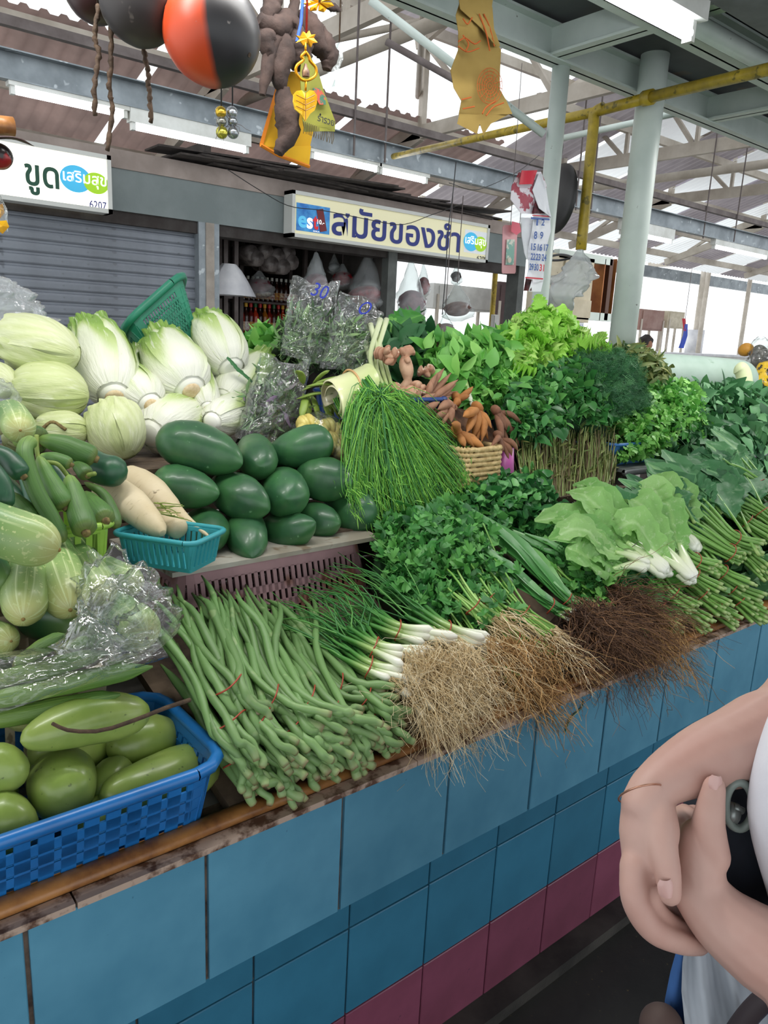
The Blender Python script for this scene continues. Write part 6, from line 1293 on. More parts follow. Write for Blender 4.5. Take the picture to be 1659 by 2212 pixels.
# ================================================================ signs and shop contents
def fit_text(s, name, parent, mat, bl, br, tl, fwd, bold=0.0, ext=.003):
    """text mapped into the rectangle bl, br, tl, standing fwd off it"""
    c = bpy.data.curves.new(name, 'FONT'); c.body = s; c.size = 1; c.offset = bold; c.resolution_u = 4
    t = bpy.data.objects.new('tmp', c); COL.objects.link(t); dg = bpy.context.evaluated_depsgraph_get(); dg.update(); me = bpy.data.meshes.new_from_object(t.evaluated_get(dg)); bpy.data.objects.remove(t)
    V = np.empty(len(me.vertices) * 3); me.vertices.foreach_get('co', V); V = V.reshape(-1, 3); lo = V.min(0); hi = V.max(0); q = (V - lo) / np.maximum(hi - lo, 1e-6)
    bl, br, tl = [np.asarray(x, float) for x in (bl, br, tl)]; W = bl + q[:, :1] * (br - bl) + q[:, 1:2] * (tl - bl) + np.asarray(fwd) * ext
    o = mk(name, W, [tuple(p.vertices) for p in me.polygons], mat, parent, smooth=False); bpy.data.meshes.remove(me); return o
FR = V3(0, -1, 0)
def pxrect(x0, y0, x1, y1, Y, sl0=None):
    """lettering box: left edge x0, right edge x1 in the photograph, y0/y1 top and bottom at the left edge; kept level in the place"""
    a = A(x0, y1, Y); t = A(x0, y0, Y); c = A(x1, y1, Y); return a, V3(c[0], Y, a[2]), V3(a[0], Y, t[2])
YS = YF - .13
def sign(lab, tl, tr, bl_y, face, faceM, x_left=None):
    a = A(*tl, YS); c = A(*tr, YS); z0 = A(tr[0], bl_y, YS)[2]; z1 = c[2]; x0 = a[0] if x_left is None else x_left
    e = thing('shop_sign', lab, 'sign', (c[0], YS, z0)); b = B(); b.span(x0 + .015, c[0] - .015, YS + .0, YS + .12, z0 + .015, z1 - .015); b.build('panel', faceM, e)
    b = B()
    for s in ((x0, c[0], z0, z0 + .03), (x0, c[0], z1 - .03, z1), (x0, x0 + .03, z0, z1), (c[0] - .03, c[0], z0, z1)): b.span(s[0], s[1], YS - .015, YS + .12, s[2], s[3])
    b.build('frame', M('sign_frame', '#c9cbc6', rough=.4), e); return e, x0, c[0], z0, z1
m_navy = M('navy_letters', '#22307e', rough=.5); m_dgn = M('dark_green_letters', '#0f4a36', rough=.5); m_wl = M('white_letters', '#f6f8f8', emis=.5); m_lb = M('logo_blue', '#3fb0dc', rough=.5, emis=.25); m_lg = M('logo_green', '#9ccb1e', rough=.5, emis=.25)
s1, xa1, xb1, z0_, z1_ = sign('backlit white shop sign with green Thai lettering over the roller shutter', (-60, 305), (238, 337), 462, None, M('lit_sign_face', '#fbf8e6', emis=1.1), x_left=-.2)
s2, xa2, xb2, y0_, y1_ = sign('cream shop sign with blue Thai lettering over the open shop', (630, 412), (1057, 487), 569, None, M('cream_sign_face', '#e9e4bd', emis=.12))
def disc(nm, c, r, rz_, mat, e, n=32):
    V = [c + V3(r * math.cos(a), 0, rz_ * math.sin(a)) for a in np.linspace(0, 2 * math.pi, n, endpoint=False)] + [c]; mk(nm, V, [(n, (i + 1) % n, i) for i in range(n)], mat, e, smooth=False)
def logo(e, x0, x1, z0, z1, Y):
    w_ = x1 - x0; zc = (z0 + z1) / 2; disc('logo_disc', V3(x0 + w_ * .33, Y - .002, zc), w_ * .33, (z1 - z0) * .5, m_lb, e); disc('logo_disc', V3(x0 + w_ * .76, Y - .003, zc - (z1 - z0) * .05), w_ * .27, (z1 - z0) * .4, m_lg, e)
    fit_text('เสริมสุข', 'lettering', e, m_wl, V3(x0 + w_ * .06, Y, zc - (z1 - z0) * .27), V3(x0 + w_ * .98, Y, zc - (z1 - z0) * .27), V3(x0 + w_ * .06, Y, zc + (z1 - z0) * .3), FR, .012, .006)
YT_ = YS - .001
def zz(px, py): return A(px, py, YT_)[2]
def xx(px, py): return A(px, py, YT_)[0]
fit_text('ขูด', 'lettering', s1, m_dgn, V3(xx(54, 400), YT_, zz(54, 419)), V3(xx(128, 400), YT_, zz(54, 419)), V3(xx(54, 400), YT_, zz(54, 352)), FR, .02)
logo(s1, xx(129, 380), xx(231, 390), zz(180, 418), zz(180, 360), YT_)
fit_text('6207', 'lettering', s1, m_navy, *[V3(xx(a, b_), YT_, zz(193, c_)) for a, b_, c_ in ((193, 440, 449), (230, 445, 449), (193, 440, 432))], FR, .01)
fit_text('สมัยของชำ', 'lettering', s2, m_navy, V3(xx(716, 500), YT_, zz(850, 526)), V3(xx(993, 530), YT_, zz(850, 526)), V3(xx(716, 500), YT_, zz(850, 462)), FR, .018)
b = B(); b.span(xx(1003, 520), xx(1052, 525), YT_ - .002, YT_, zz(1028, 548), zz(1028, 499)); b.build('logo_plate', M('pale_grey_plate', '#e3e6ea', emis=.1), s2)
logo(s2, xx(1001, 520), xx(1049, 525), zz(1025, 544), zz(1025, 503), YT_ - .003)
fit_text('6208', 'lettering', s2, M('black_letters', '#26282c'), *[V3(xx(a, b_), YT_, zz(1030, c_)) for a, b_, c_ in ((1030, 555, 562), (1051, 555, 562), (1030, 555, 552))], FR, .01)
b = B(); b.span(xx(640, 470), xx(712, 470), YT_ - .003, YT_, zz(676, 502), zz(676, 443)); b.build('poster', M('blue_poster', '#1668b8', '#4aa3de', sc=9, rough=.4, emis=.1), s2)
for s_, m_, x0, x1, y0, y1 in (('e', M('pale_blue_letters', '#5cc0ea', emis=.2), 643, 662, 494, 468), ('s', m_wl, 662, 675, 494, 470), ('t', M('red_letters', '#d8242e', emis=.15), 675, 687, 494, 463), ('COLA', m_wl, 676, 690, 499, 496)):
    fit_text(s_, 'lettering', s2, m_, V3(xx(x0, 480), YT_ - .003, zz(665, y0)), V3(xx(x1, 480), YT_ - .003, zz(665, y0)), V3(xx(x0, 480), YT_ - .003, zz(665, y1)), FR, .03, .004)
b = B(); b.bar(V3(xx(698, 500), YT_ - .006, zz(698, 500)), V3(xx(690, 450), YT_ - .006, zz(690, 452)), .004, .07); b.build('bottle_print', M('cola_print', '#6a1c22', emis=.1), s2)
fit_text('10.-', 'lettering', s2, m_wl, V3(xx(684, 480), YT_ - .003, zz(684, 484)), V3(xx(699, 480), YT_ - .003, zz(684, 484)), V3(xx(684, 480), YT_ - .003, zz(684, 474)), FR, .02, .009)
# old sheets on top of the wall
m_jk = M('dark_old_sheet', '#4a433f', '#302b29', sc=12, rough=.85)
for k in range(16):
    x0 = xx(345 + k * 42, 350); e = thing('old_sheet', ORD[k] + ' thin dark old sheet from the left in the messy stack on the shop wall', 'sheet', (x0, YF + .1, zt + .01), 'old sheets on the shop wall')
    a = V3(x0, YF + .02 + R.uniform(-.12, .1), zt + .02 + R.uniform(0, .05)); c = a + V3(R.uniform(.7, 1.3), R.uniform(-.05, .12), R.uniform(-.02, .07)); b = B(); b.bar(a, c, R.uniform(.2, .4), .014); b.build('sheet', m_jk, e)
# shelves with bottles
def shelf(x0, x1, Y, zs, lab):
    e = thing('steel_rack', lab, 'rack', ((x0 + x1) / 2, Y, 0)); 
    for z in zs: b = B(); b.span(x0, x1, Y - .15, Y + .15, z - .02, z); b.build('shelf_board', m_rust, e)
    for x in (x0, x1):
        for y in (Y - .15, Y + .15): b = B(); b.span(x - .02, x + .02, y - .02, y + .02, 0, zs[-1] + .8); b.build('upright', m_rust, e)
YB2 = 7.4; xs0 = A(505, 700, YB2)[0]; xs1 = A(640, 700, YB2)[0]; zlo = A(560, 722, YB2)[2]; zmi = A(560, 652, YB2)[2]
shelf(xs0, xs1, YB2, (zlo, zmi), 'brown steel rack of sauce bottles inside the shop')
shelf(A(470, 700, 6.7)[0], A(492, 700, 6.7)[0], 6.7, (1.5, A(480, 640, 6.7)[2]), 'narrow brown rack by the shop pier')
pfb = [(0, 0), (.034, .0), (.036, .01), (.036, .15), (.03, .175), (.014, .205), (.012, .25), (.015, .252), (.015, .27), (0, .272)]
def bottle(lab, x, y, z, col, s=1.0, grp='', cap='#c9282c'):
    e = thing('sauce_bottle', lab, 'bottle', (x, y, z), grp); n = 12; V = [V3(x + r * s * math.cos(j * 6.2832 / n), y + r * s * math.sin(j * 6.2832 / n), z + h * s) for r, h in pfb[:8] for j in range(n)]
    mk('glass', V, [(i * n + j, i * n + (j + 1) % n, (i + 1) * n + (j + 1) % n, (i + 1) * n + j) for i in range(7) for j in range(n)], M('bottle_' + col[1:], col, rough=.2, coat=.4), e)
    b = B(); b.tube([V3(x, y, z + .24 * s), V3(x, y, z + .275 * s)], .016 * s, 10); b.build('cap', M('cap_' + cap[1:], cap, rough=.4), e)
    b = B(); b.tube([V3(x, y, z + .03 * s), V3(x, y, z + .11 * s)], .0375 * s, 12, False); b.build('label_wrap', M('bottle_label' + str(int(x * 37) % 3), ('#e8dcb8', '#d8a83c', '#e6e6e0')[int(x * 37) % 3], '#8a3a2a', sc=40), e, True)
cols = ['#7a1c14', '#9a5a14', '#2a1410', '#b03418', '#5a1410', '#3a1c12']
for k in range(13):
    bottle(ORD[k] + ' sauce bottle from the left in the lower row of the shop rack', xs0 + .06 + k * (xs1 - xs0 - .1) / 12, YB2 - .05, zlo, cols[(k * 5) % 6], 1.15, 'sauce bottles in the lower row', ['#c9282c', '#e0b030', '#c9282c', '#2c6a3a'][k % 4])
for k in range(12):
    bottle(ORD[k] + ' bottle from the left in the upper row of the shop rack', xs0 + .08 + k * (xs1 - xs0 - .14) / 11, YB2 - .05, zmi, cols[(k * 3 + 2) % 6], .92, 'bottles in the upper row', '#d8d8d0')
# hanging bags in the shop
m_redc = M('red_packets', '#b3202c', '#7a1420', sc=14, rough=.4); m_pinkc = M('dim_pink_goods', '#8a5560', '#5c3840', sc=14, rough=.5); m_brc = M('brown_dried_goods', '#6a3f30', '#4a2a20', sc=20, rough=.6); m_wht = M('white_cloth', '#d9d9dc', '#bfc0c6', sc=5, rough=.7)
def hbag2(lab, px, y0, y1, rpx, Y, mat, fillfrac=.55, name='hanging_bag', film_=None, zt2=None):
    t = A(px, y0, Y); bt = A(px, y1, Y); r = px2m(rpx, bt); e = thing(name, lab, 'bag', bt); c = bt + (t - bt) * fillfrac
    body('goods', [c + V3(0, 0, .0), bt + V3(0, 0, r * .2)], r * .86, ell, mat, e, n=16, m=14, lump=.35, lsc=12)
    blob_film('film', e, [bt - V3(0, 0, .02), bt + (t - bt) * .25, bt + (t - bt) * .6, t], r, film_ or m_filmg, tab((0, .3), (.15, 1), (.5, .9), (.8, .45), (1, .12)), n=24, m=22, crumple=.25, seed=px * .1)
    b = B(); b.tube([t, V3(t[0], t[1], zt2 or zb + .02)], .004, 5); b.build('string', m_rust, e); return e
hbag2('milky bag with pink goods hanging over the herb bag marked 30', 683, 545, 645, 28, 6.2, m_pinkc); hbag2('bag of red packets hanging in the shop, left of the big red one', 740, 570, 622, 24, 6.6, m_redc, .7)
hbag2('large bag of red packets hanging in the shop behind the post', 795, 550, 670, 46, 6.3, m_redc, .45); hbag2('bag of dark goods and red packet hanging right of the shop post', 888, 562, 690, 32, 6.1, m_pinkc, .5); hbag2('small white bag hanging beside the milky one', 722, 550, 590, 14, 6.8, m_wht, .5); hbag2('red packet hanging in the bag right of the shop post', 915, 570, 640, 14, 6.3, m_redc, .6)
hbag2('bag of brown dried goods hanging by a black string under the cream sign', 988, 612, 690, 32, 5.2, m_brc, .5, film_=m_filmw, zt2=A(988, 420, 5.2)[2]); hbag2('lower string of brown dried goods under the hanging bag', 962, 680, 725, 20, 5.2, m_brc, .6, film_=m_filmw, zt2=A(962, 420, 5.2)[2])
hbag2('dark lump hanging under the lintel right of the cream sign centre', 985, 575, 612, 12, 6.1, M('black_lump', '#2b211d', rough=.9), .7); hbag2('red bag sagging on the shop rack', 560, 585, 640, 30, 6.9, M('dull_red_bag', '#7a3440', '#5a2630', sc=8), .7)
for k, (x, y) in enumerate(((560, 545), (585, 555), (608, 548), (572, 572), (597, 578), (615, 568), (540, 560), (528, 548))):
    p = A(x, y, 6.9); e = thing('wrapped_roll', ORD[k] + ' clear-wrapped roll of the bundle hanging at the top left of the open shop', 'roll', p, 'wrapped rolls hanging in the shop'); b = B(); b.tube([p - V3(.0, .15, 0), p + V3(.0, .15, .02)], .075, 12); b.build('roll', M('wrapped_paper', '#8a8280', '#4c4442', sc=12, rough=.35), e, True)
    b = B(); b.tube([p, V3(p[0], p[1], 2.74)], .004, 4); b.build('string', m_rust, e)
e = thing('cloth_cover', 'white pleated cloth cover hung at the left of the open shop', 'cloth', A(500, 640, 6.3)); V = []
for i in range(6):
    for j in range(26):
        v = i / 5; a = j / 25 * 2 * math.pi; c = A(495, 570 + 68 * v, 6.3); r = .06 + .17 * v ** .8; V.append(c + V3(math.cos(a) * r * (1 + .12 * math.sin(a * 9)), math.sin(a) * r * .7, 0))
mk('cloth', V, [(i * 26 + j, i * 26 + j + 1, (i + 1) * 26 + j + 1, (i + 1) * 26 + j) for i in range(5) for j in range(25)], m_wht, e)
# seen through the open counter shop
m_dp = M('brown_panel', '#5a4646', '#463636', sc=4, rough=.8); m_cabw = M('white_cabinet', '#cfcfcb', '#b8b8b4', sc=4, rough=.6)
def simple(nm, lab, cat, x0, x1, y0, y1, Y, d, mat, part='panel', group=None):
    a = A(x0, y1, Y); c = A(x1, y0, Y); e = thing(nm, lab, cat, (a[0], Y, a[2]), group); b = B(); b.span(a[0], c[0], Y, Y + d, a[2], c[2]); b.build(part, mat, e)
    b = B(); w_ = (c[0] - a[0]); h_ = c[2] - a[2]; b.span(a[0] + w_ * .08, c[0] - w_ * .08, Y - .012, Y + .004, a[2] + h_ * .08, c[2] - h_ * .08); b.build('front_board', mat, e); return e
def feet(e, x0, x1, Y, d, ztop, mat):
    b = B()
    for x in (x0, x1):
        for y in (Y, Y + d): b.span(x - .02, x + .02, y - .02, y + .02, 0, ztop)
    b.build('legs', mat, e)
q = simple('notice_board', 'brown board seen through the open shop front', 'board', 1072, 1116, 612, 705, 8.0, .05, m_dp); feet(q, A(1075, 700, 8)[0], A(1113, 700, 8)[0], 8.0, .05, A(1080, 650, 8)[2], m_cream)
q = simple('wall_cabinet', 'row of pale cabinets seen through the open shop front', 'cabinet', 935, 1070, 625, 665, 8.4, .3, m_cabw); feet(q, A(945, 650, 8.4)[0], A(1065, 650, 8.4)[0], 8.4, .3, A(1000, 640, 8.4)[2], m_cream)
q = simple('switch_box', 'small white switch box on the yellow pipe in the shop opening', 'switch', 1065, 1078, 680, 708, 7.0, .05, m_cabw)
b = B(); p = A(1070, 590, 7.08); b.tube([V3(p[0], 7.08, 0), V3(p[0], 7.08, 3)], .035, 10); tag(b.build('gas_pipe', m_yel, None, True), 'yellow upright pipe seen through the open shop front', 'pipe')
e = thing('red_cloth', 'red cloth hanging at the right end of the open shop', 'cloth', A(1117, 660, 6.4)); b = B(); c4 = [A(1103, 600, 6.4), A(1124, 598, 6.4), A(1122, 650, 6.45), A(1116, 676, 6.4)]; V = []
for s in (0, .01): V += [p + V3(0, s, 0) for p in c4]
b.add(V, [(0, 1, 2, 3), (4, 7, 6, 5), (0, 4, 5, 1), (1, 5, 6, 2), (2, 6, 7, 3), (3, 7, 4, 0)]); b.build('cloth', M('red_fabric', '#b31830', rough=.8), e)
b = B(); b.tube([A(1113, 601, 6.405), V3(A(1113, 601, 6.405)[0], 6.405, 3)], .004, 5); b.build('string', m_rust, e)
# ================================================================ things on the thin post
e = thing('pan_lid', 'large black round pan hanging edge-on behind the calendar post', 'pan', A(1205, 500, 2.1)); c = A(1204, 430, 2.08); n = 36; ax = nrm(V3(.55, .80, .0)); rr = px2m(72, c); wd = nrm(np.cross(ax, V3(0, 0, 1)))
V = []; 
nx = nrm(np.cross(V3(0, 0, 1), ax)); ax = nrm(ax * .97 + nx * .25); nx = nrm(np.cross(V3(0, 0, 1), ax))
for r_, o_ in ((0, .03), (.5, .026), (.85, .012), (1, 0), (1.0, -.006), (.84, .004), (0, .018)):
    for j in range(n): a = j / n * 6.2832; V.append(c + rr * r_ * (math.cos(a) * ax + math.sin(a) * V3(.06, 0, 1)) + nx * o_)
mk('pan', V, [(i * n + j, i * n + (j + 1) % n, (i + 1) * n + (j + 1) % n, (i + 1) * n + j) for i in range(6) for j in range(n)], M('black_iron', '#262424', '#161616', sc=10, rough=.45), e)
b = B(); b.tube(spline([A(1207, 365, 2.06), A(1215, 320, 2.03), A(1212, 292, 2.0), A(1204, 292, 1.97), A(1195, 340, 1.95)], 20), .003, 6); b.build('wire_hook', M('black_wire', '#1c1c1e', rough=.5), e)
m_paper = M('calendar_paper', '#e4e6ea', '#d4d6dc', sc=6, rough=.7); m_cred = M('calendar_red', '#c22a3c', rough=.6); m_cblu = M('calendar_blue', '#3a5a9a', rough=.6)
YCAL = 1.86
cal = thing('calendar', 'paper calendar with big numerals tied to the thin white post', 'calendar', A(1155, 630, YCAL))
def sheet(nm, rows_, mat, e, Y, th=.0015, wob=.008):
    V = []; k = len(rows_); nn = 7
    for s in (0, th):
        for (xl, xr, y) in rows_:
            for j in range(nn): u = j / (nn - 1); p = A(xl + (xr - xl) * u, y, Y); p = p + V3(0, s + wob * math.sin(u * 5 + y * .05), 0); V.append(p)
    K = k * nn; Fc = []
    for s in (0, 1):
        for i in range(k - 1):
            for j in range(nn - 1): Fc.append((s * K + i * nn + j, s * K + i * nn + j + 1, s * K + (i + 1) * nn + j + 1, s * K + (i + 1) * nn + j))
    return mk(nm, V, Fc, mat, e)
sheet('page', [(1150, 1189, 462), (1148, 1186, 500), (1144, 1181, 540), (1139, 1177, 580), (1134, 1172, 602), (1146, 1172, 604), (1142, 1165, 630)], m_paper, cal, YCAL)
sheet('page', [(1122, 1150, 470), (1128, 1146, 510), (1136, 1144, 545), (1139, 1142, 560)], m_paper, cal, YCAL + .015)
sheet('page', [(1133, 1146, 600), (1132, 1145, 628)], M('calendar_photo', '#3a2c30', '#7a3a40', sc=40), cal, YCAL + .01)
sheet('cover', [(1120, 1162, 372), (1112, 1180, 400), (1106, 1184, 430), (1120, 1188, 462)], M('crumpled_cover', '#d7d2d8', '#a04a58', sc=22, rough=.6, edge=(.48, .52)), cal, YCAL + .012, wob=.014)
sheet('cover', [(1163, 1166, 376), (1155, 1182, 410), (1162, 1190, 450), (1186, 1190, 470)], m_paper, cal, YCAL - .01, wob=.01)
sheet('cover', [(1126, 1158, 368), (1124, 1150, 398)], m_cred, cal, YCAL - .004, wob=.006)
sheet('photo_strip', [(1154, 1188, 440), (1151, 1188, 461)], M('dark_photo', '#2c2426', '#6a3038', sc=50), cal, YCAL - .002, wob=.006)
def ct(s_, x0, y1, x1, y0, m_, b_=.03):
    fit_text(s_, 'numeral', cal, m_, A(x0, y1, YCAL), A(x1, y1 + (x1 - x0) * .08, YCAL), A(x0 + 1.2, y0, YCAL), V3(-.35, -1, 0), b_, .0115)
for row in ((('1', 1154, 488, 1158, 474, 0), ('2', 1165, 488, 1172, 474, 0)), (('8', 1149, 517, 1156, 500, 0), ('9', 1162, 517, 1169, 501, 0)), (('15', 1143, 541, 1153, 526, 0), ('16', 1157, 542, 1167, 527, 0), ('17', 1171, 543, 1180, 528, 0)), (('22', 1142, 562, 1152, 547, 0), ('23', 1153, 563, 1163, 548, 0), ('24', 1166, 564, 1176, 549, 0)), (('29', 1139, 584, 1148, 569, 0), ('30', 1150, 585, 1159, 570, 0), ('31', 1161, 586, 1171, 571, 1))):
    for s_, x0, y1, x1, y0, red in row: ct(s_, x0, y1, x1, y0, m_cred if red else m_cblu)
for (x0, y0, x1, y1, m_) in ((1150, 464, 1188, 466, m_cred), (1147, 469, 1187, 473, m_cblu), (1135, 598, 1173, 601, m_cred)):
    p, q = A(x0, (y0 + y1) / 2, YCAL - .011), A(x1, (y0 + y1) / 2 + 3, YCAL - .011); b = B(); b.bar(p, q, .001, px2m(y1 - y0, p)); b.build('printed_bar', m_, cal)
e = thing('pink_card', 'pink card with a small picture hanging left of the calendar', 'card', A(1100, 590, 2.3)); sheet('card', [(1090, 1118, 486), (1086, 1118, 490), (1084, 1114, 588), (1086, 1112, 591)], M('pink_card_paper', '#e0a8ac', '#d2989e', sc=5), e, 2.3, wob=.0)
sheet('picture', [(1095, 1112, 517), (1092, 1110, 572)], M('teal_picture', '#7fb0a4', '#d9dcd0', sc=16, edge=(.5, .55)), e, 2.295, wob=0); disc('picture_disc', A(1101, 562, 2.288), .011, .011, M('cream_dot', '#d8d0c0'), e, 20)
b = B(); V = [A(x, y, 2.28) for x, y in ((1106, 478), (1122, 482), (1126, 500), (1116, 508), (1104, 500))]; b.add(V, [(0, 1, 2, 3, 4)]); b.build('pink_tag', M('hot_pink_paper', '#e2566e'), e)
b = B(); b.tube([A(1103, 486, 2.3), A(1110, 380, 2.3), V3(*A(1112, 330, 2.3)[:2], 2.6)], .0015, 5); b.build('string', m_rust, e)
# grey box with sockets
YX = 2.2; e = thing('switch_board', 'cream electrical board with sockets and a wooden side, beside the thick post', 'box', A(1230, 690, YX)); a = A(1168, 690, YX); c = A(1285, 560, YX); a2 = A(1290, 690, YX + .0)
m_crm = M('aged_cream_plastic', '#c2b9a2', '#a89d86', sc=8, rough=.5, spots=40, spotc='#6a5e4c', spott=.68); b = B(); b.span(a[0], c[0], YX, YX + .09, a[2], c[2]); b.build('case', m_crm, e)
for x0, y0, x1, y1 in ((1177, 575, 1205, 610), (1215, 570, 1275, 610), (1178, 635, 1205, 685), (1215, 650, 1275, 683)):
    p = A(x0, y1, YX); q_ = A(x1, y0, YX); b = B(); b.span(p[0], q_[0], YX - .008, YX, p[2], q_[2]); b.build('cover_plate', m_crm, e)
m_ow = M('orange_brown_wood', '#b0713c', '#8a4f24', sc=10, rough=.6, bump=.2)
for x0, x1, m_ in ((1286, 1302, m_ow), (1304, 1311, M('dark_gap_wood', '#4a2c1c')), (1311, 1326, m_ow)):
    p = A(x0, 692, YX + .02); q_ = A(x1, 560, YX + .02); b = B(); b.span(p[0], q_[0], YX + .0, YX + .12, p[2], q_[2]); b.build('side_board', m_, e)
b = B(); p = A(1183, 655, YX - .01); b.box(p, (.028, .03, .045)); b.tube(spline([p - V3(0, 0, .02), p - V3(0, 0, .07), p - V3(-.01, -.02, .16)], 8), .005, 6); b.build('black_plug', M('black_plastic', '#1a1a1c', rough=.4), e)
b = B(); p = A(1300, 565, YX + .06); b.span(p[0], P2, YX - .0, YX + .03, p[2] - .02, p[2] + .015); q_ = A(1300, 685, YX + .06); b.span(q_[0], P2, YX, YX + .03, q_[2] - .02, q_[2] + .015); b.build('bracket', m_white, e)
b = B(); b.tube(spline([A(1165, 575, 2.15), A(1180, 558, 2.1), A(1210, 550, 2.1), A(1235, 556, 2.12), A(1210, 562, 2.14), A(1180, 562, 2.14)], 30), .005, 6); b.tube(spline([A(1180, 560, 2.12), A(1183, 538, 2.1), A(1192, 545, 2.1), A(1188, 562, 2.12)], 16), .003, 6); b.build('cable_coil', MATS['black_plastic'], e)
e = thing('plastic_bag', 'crumpled translucent bag tied to the lower end of the yellow drop pipe', 'bag', A(1235, 680, 2.0)); t_ = A(1253, 545, 1.98)
blob_film('film', e, [t_ + V3(0, 0, .01), A(1248, 575, 1.98), A(1235, 610, 1.98), A(1215, 640, 1.98), A(1225, 672, 1.98)], px2m(44, t_), film('tied_bag_film', '#cfd3d4', cloud=.55, gloss=.25, sc=30), tab((0, .16), (.2, .55), (.45, 1), (.75, .75), (1, .25)), crumple=.5, n=36, sq=.5)
q = simple('small_calendar', 'small calendar sheet hanging beyond the frilly lettuce', 'calendar', 1226, 1262, 688, 748, 4.0, .01, m_paper); 
for r_ in range(4):
    p = A(1230, 706 + r_ * 11, 3.98); p2_ = A(1258, 707 + r_ * 11, 3.98); fit_text('1 2 3 4 5 6 7', 'numeral', q, m_cblu, p, p2_, A(1230, 700 + r_ * 11, 3.98), FR, .01, .006)
b = B(); p = A(1244, 690, 4.0); b.tube([p, V3(p[0], 4.0, 3.3)], .003, 5); b.build('string', m_rust, q)
# ================================================================ hanging from the canopy
def cord(nm, p, mat, e, r=.002): b = B(); b.tube([p, V3(p[0], p[1], ZC + .08)], r, 5); b.build(nm, mat, e, True)
m_ball = M('black_lacquer', '#2c2a2a', '#3d3533', sc=5, rough=.5, spots=40, spotc='#6a625c', spott=.7)
def ball(lab, px, py, rpx, Y, mat):
    p = A(px, py, Y); r = px2m(rpx, p); e = thing('hanging_gourd', lab, 'gourd', p - V3(0, 0, r)); d = nrm(V3(.35, -.6, -.35)); body('shell', [p - d * r * 1.03, p + d * r * 1.03], r, ell, mat, e, n=32, m=28, lump=.02, ribs=14, ribd=.004); cord('cord', p + V3(0, 0, r * .9), m_stem, e, .003)
    b = B(); b.tube([p + d * r * 1.0, p + d * r * 1.04], r * .05, 8); b.build('navel', m_stem, e); return e
m_ball2 = M('orange_black_lacquer', '#2b2a2c', '#c2451e', sc=3.2, rough=.42, edge=(.06, .12), spots=50, spotc='#8a8480', spott=.72)
nt = m_ball2.node_tree
for n_ in nt.nodes:      # the orange is one broad band across the shell
    if n_.type == 'TEX_NOISE' and abs(n_.inputs['Scale'].default_value - 3.2) < .01:
        wv_ = nt.nodes.new('ShaderNodeSeparateXYZ'); mm = nt.nodes.new('ShaderNodeMath'); mm.operation = 'MULTIPLY_ADD'; mm.inputs[1].default_value = .28; 
        ad = nt.nodes.new('ShaderNodeVectorMath'); ad.operation = 'DOT_PRODUCT'; ad.inputs[1].default_value = (-4.3, 3.4, -.26); tcn = [q for q in nt.nodes if q.type == 'TEX_COORD'][0]
        nt.links.new(tcn.outputs['Object'], ad.inputs[0]); nt.links.new(n_.outputs['Fac'], mm.inputs[0]); nt.links.new(ad.outputs['Value'], mm.inputs[2])
        for l in list(nt.links):
            if l.from_node == n_ and l.to_node != mm: to = l.to_socket; nt.links.remove(l); nt.links.new(mm.outputs[0], to)
        break
ball('round black gourd with a broad orange patch hanging at the top', 458, 74, 101, 1.30, m_ball2)
ball('dull black round gourd hanging left of the orange and black one', 302, 8, 82, 1.38, m_ball)
ball('dark reddish round gourd hanging furthest left, cut by the top edge', 205, -18, 62, 1.5, M('dark_red_lacquer', '#2a1c1c', '#3d1c1c', sc=4, rough=.4))
for lab, pts in (('twisted brown pod string hanging left of the three', [(212, 10), (206, 70), (213, 120), (205, 180), (207, 250)]), ('twisted brown pod string hanging in the middle, the longest', [(238, 30), (240, 110), (237, 180), (243, 240), (232, 325)]), ('twisted brown pod string hanging right, under the black gourd', [(308, 92), (318, 150), (323, 200), (326, 262)])):
    e = thing('dried_pod', lab, 'pod', A(*pts[-1], 1.42)); P = spline([A(x, y, 1.42) for x, y in pts], 34); P += NR.normal(0, .0011, P.shape); b = B(); b.tube(P, .0042 + .001 * np.sin(np.arange(34) * 1.9), 7); b.build('pod', m_stem, e, True); cord('cord', P[0], m_stem, e)
# gnarled dark roots, flags and charms
e = thing('gnarled_root', 'gnarled dark driftwood-like root cluster hanging at the top centre', 'root', A(620, 320, 1.5)); m_gn = M('gnarled_bark', '#4a3a34', '#2e2421', sc=18, rough=.9, bump=.6, bsc=50)
for pts, r in (([(640, 0), (625, 50), (590, 95), (575, 160), (566, 205)], 17), ([(560, 40), (590, 60), (625, 45), (650, 90)], 26), ([(600, 60), (615, 110), (600, 155), (612, 200)], 26), ([(650, 20), (670, 60), (690, 100), (720, 130)], 27), ([(690, 60), (700, 95), (710, 125), (705, 150)], 24), ([(640, 60), (645, 110), (640, 150)], 30), ([(612, 190), (618, 240), (622, 290), (600, 330)], 26), ([(585, 60), (575, 90), (590, 140)], 22), ([(600, -10), (585, 20), (570, 60)], 20), ([(690, 0), (715, 14), (735, 22)], 9)):
    P = [A(x, y, 1.5) for x, y in pts]; body('root', P, px2m(r, P[0]), lambda t: .35 + .65 * math.sin(math.pi * min(1, max(0, t * .85 + .12))) , m_gn, e, n=14, m=24, lump=.35, lsc=14)
cord('cord', A(640, 0, 1.5), m_stem, e, .003)
def clothq(nm, lab, cat, rows_, Y, mat, part, wob=.006, top=None):
    e = thing(nm, lab, cat, A(rows_[-1][0], rows_[-1][2], Y)); sheet(part, rows_, mat, e, Y, .0015, wob)
    p = A((rows_[0][0] + rows_[0][1]) / 2, rows_[0][2], Y); cord('cord', p, m_stem, e); return e
m_yf = M('yellow_flag_cloth', '#e0b01c', '#cf9e14', sc=6, rough=.8, transl=.25); m_or = M('orange_trim_cloth', '#d07a14', rough=.8)
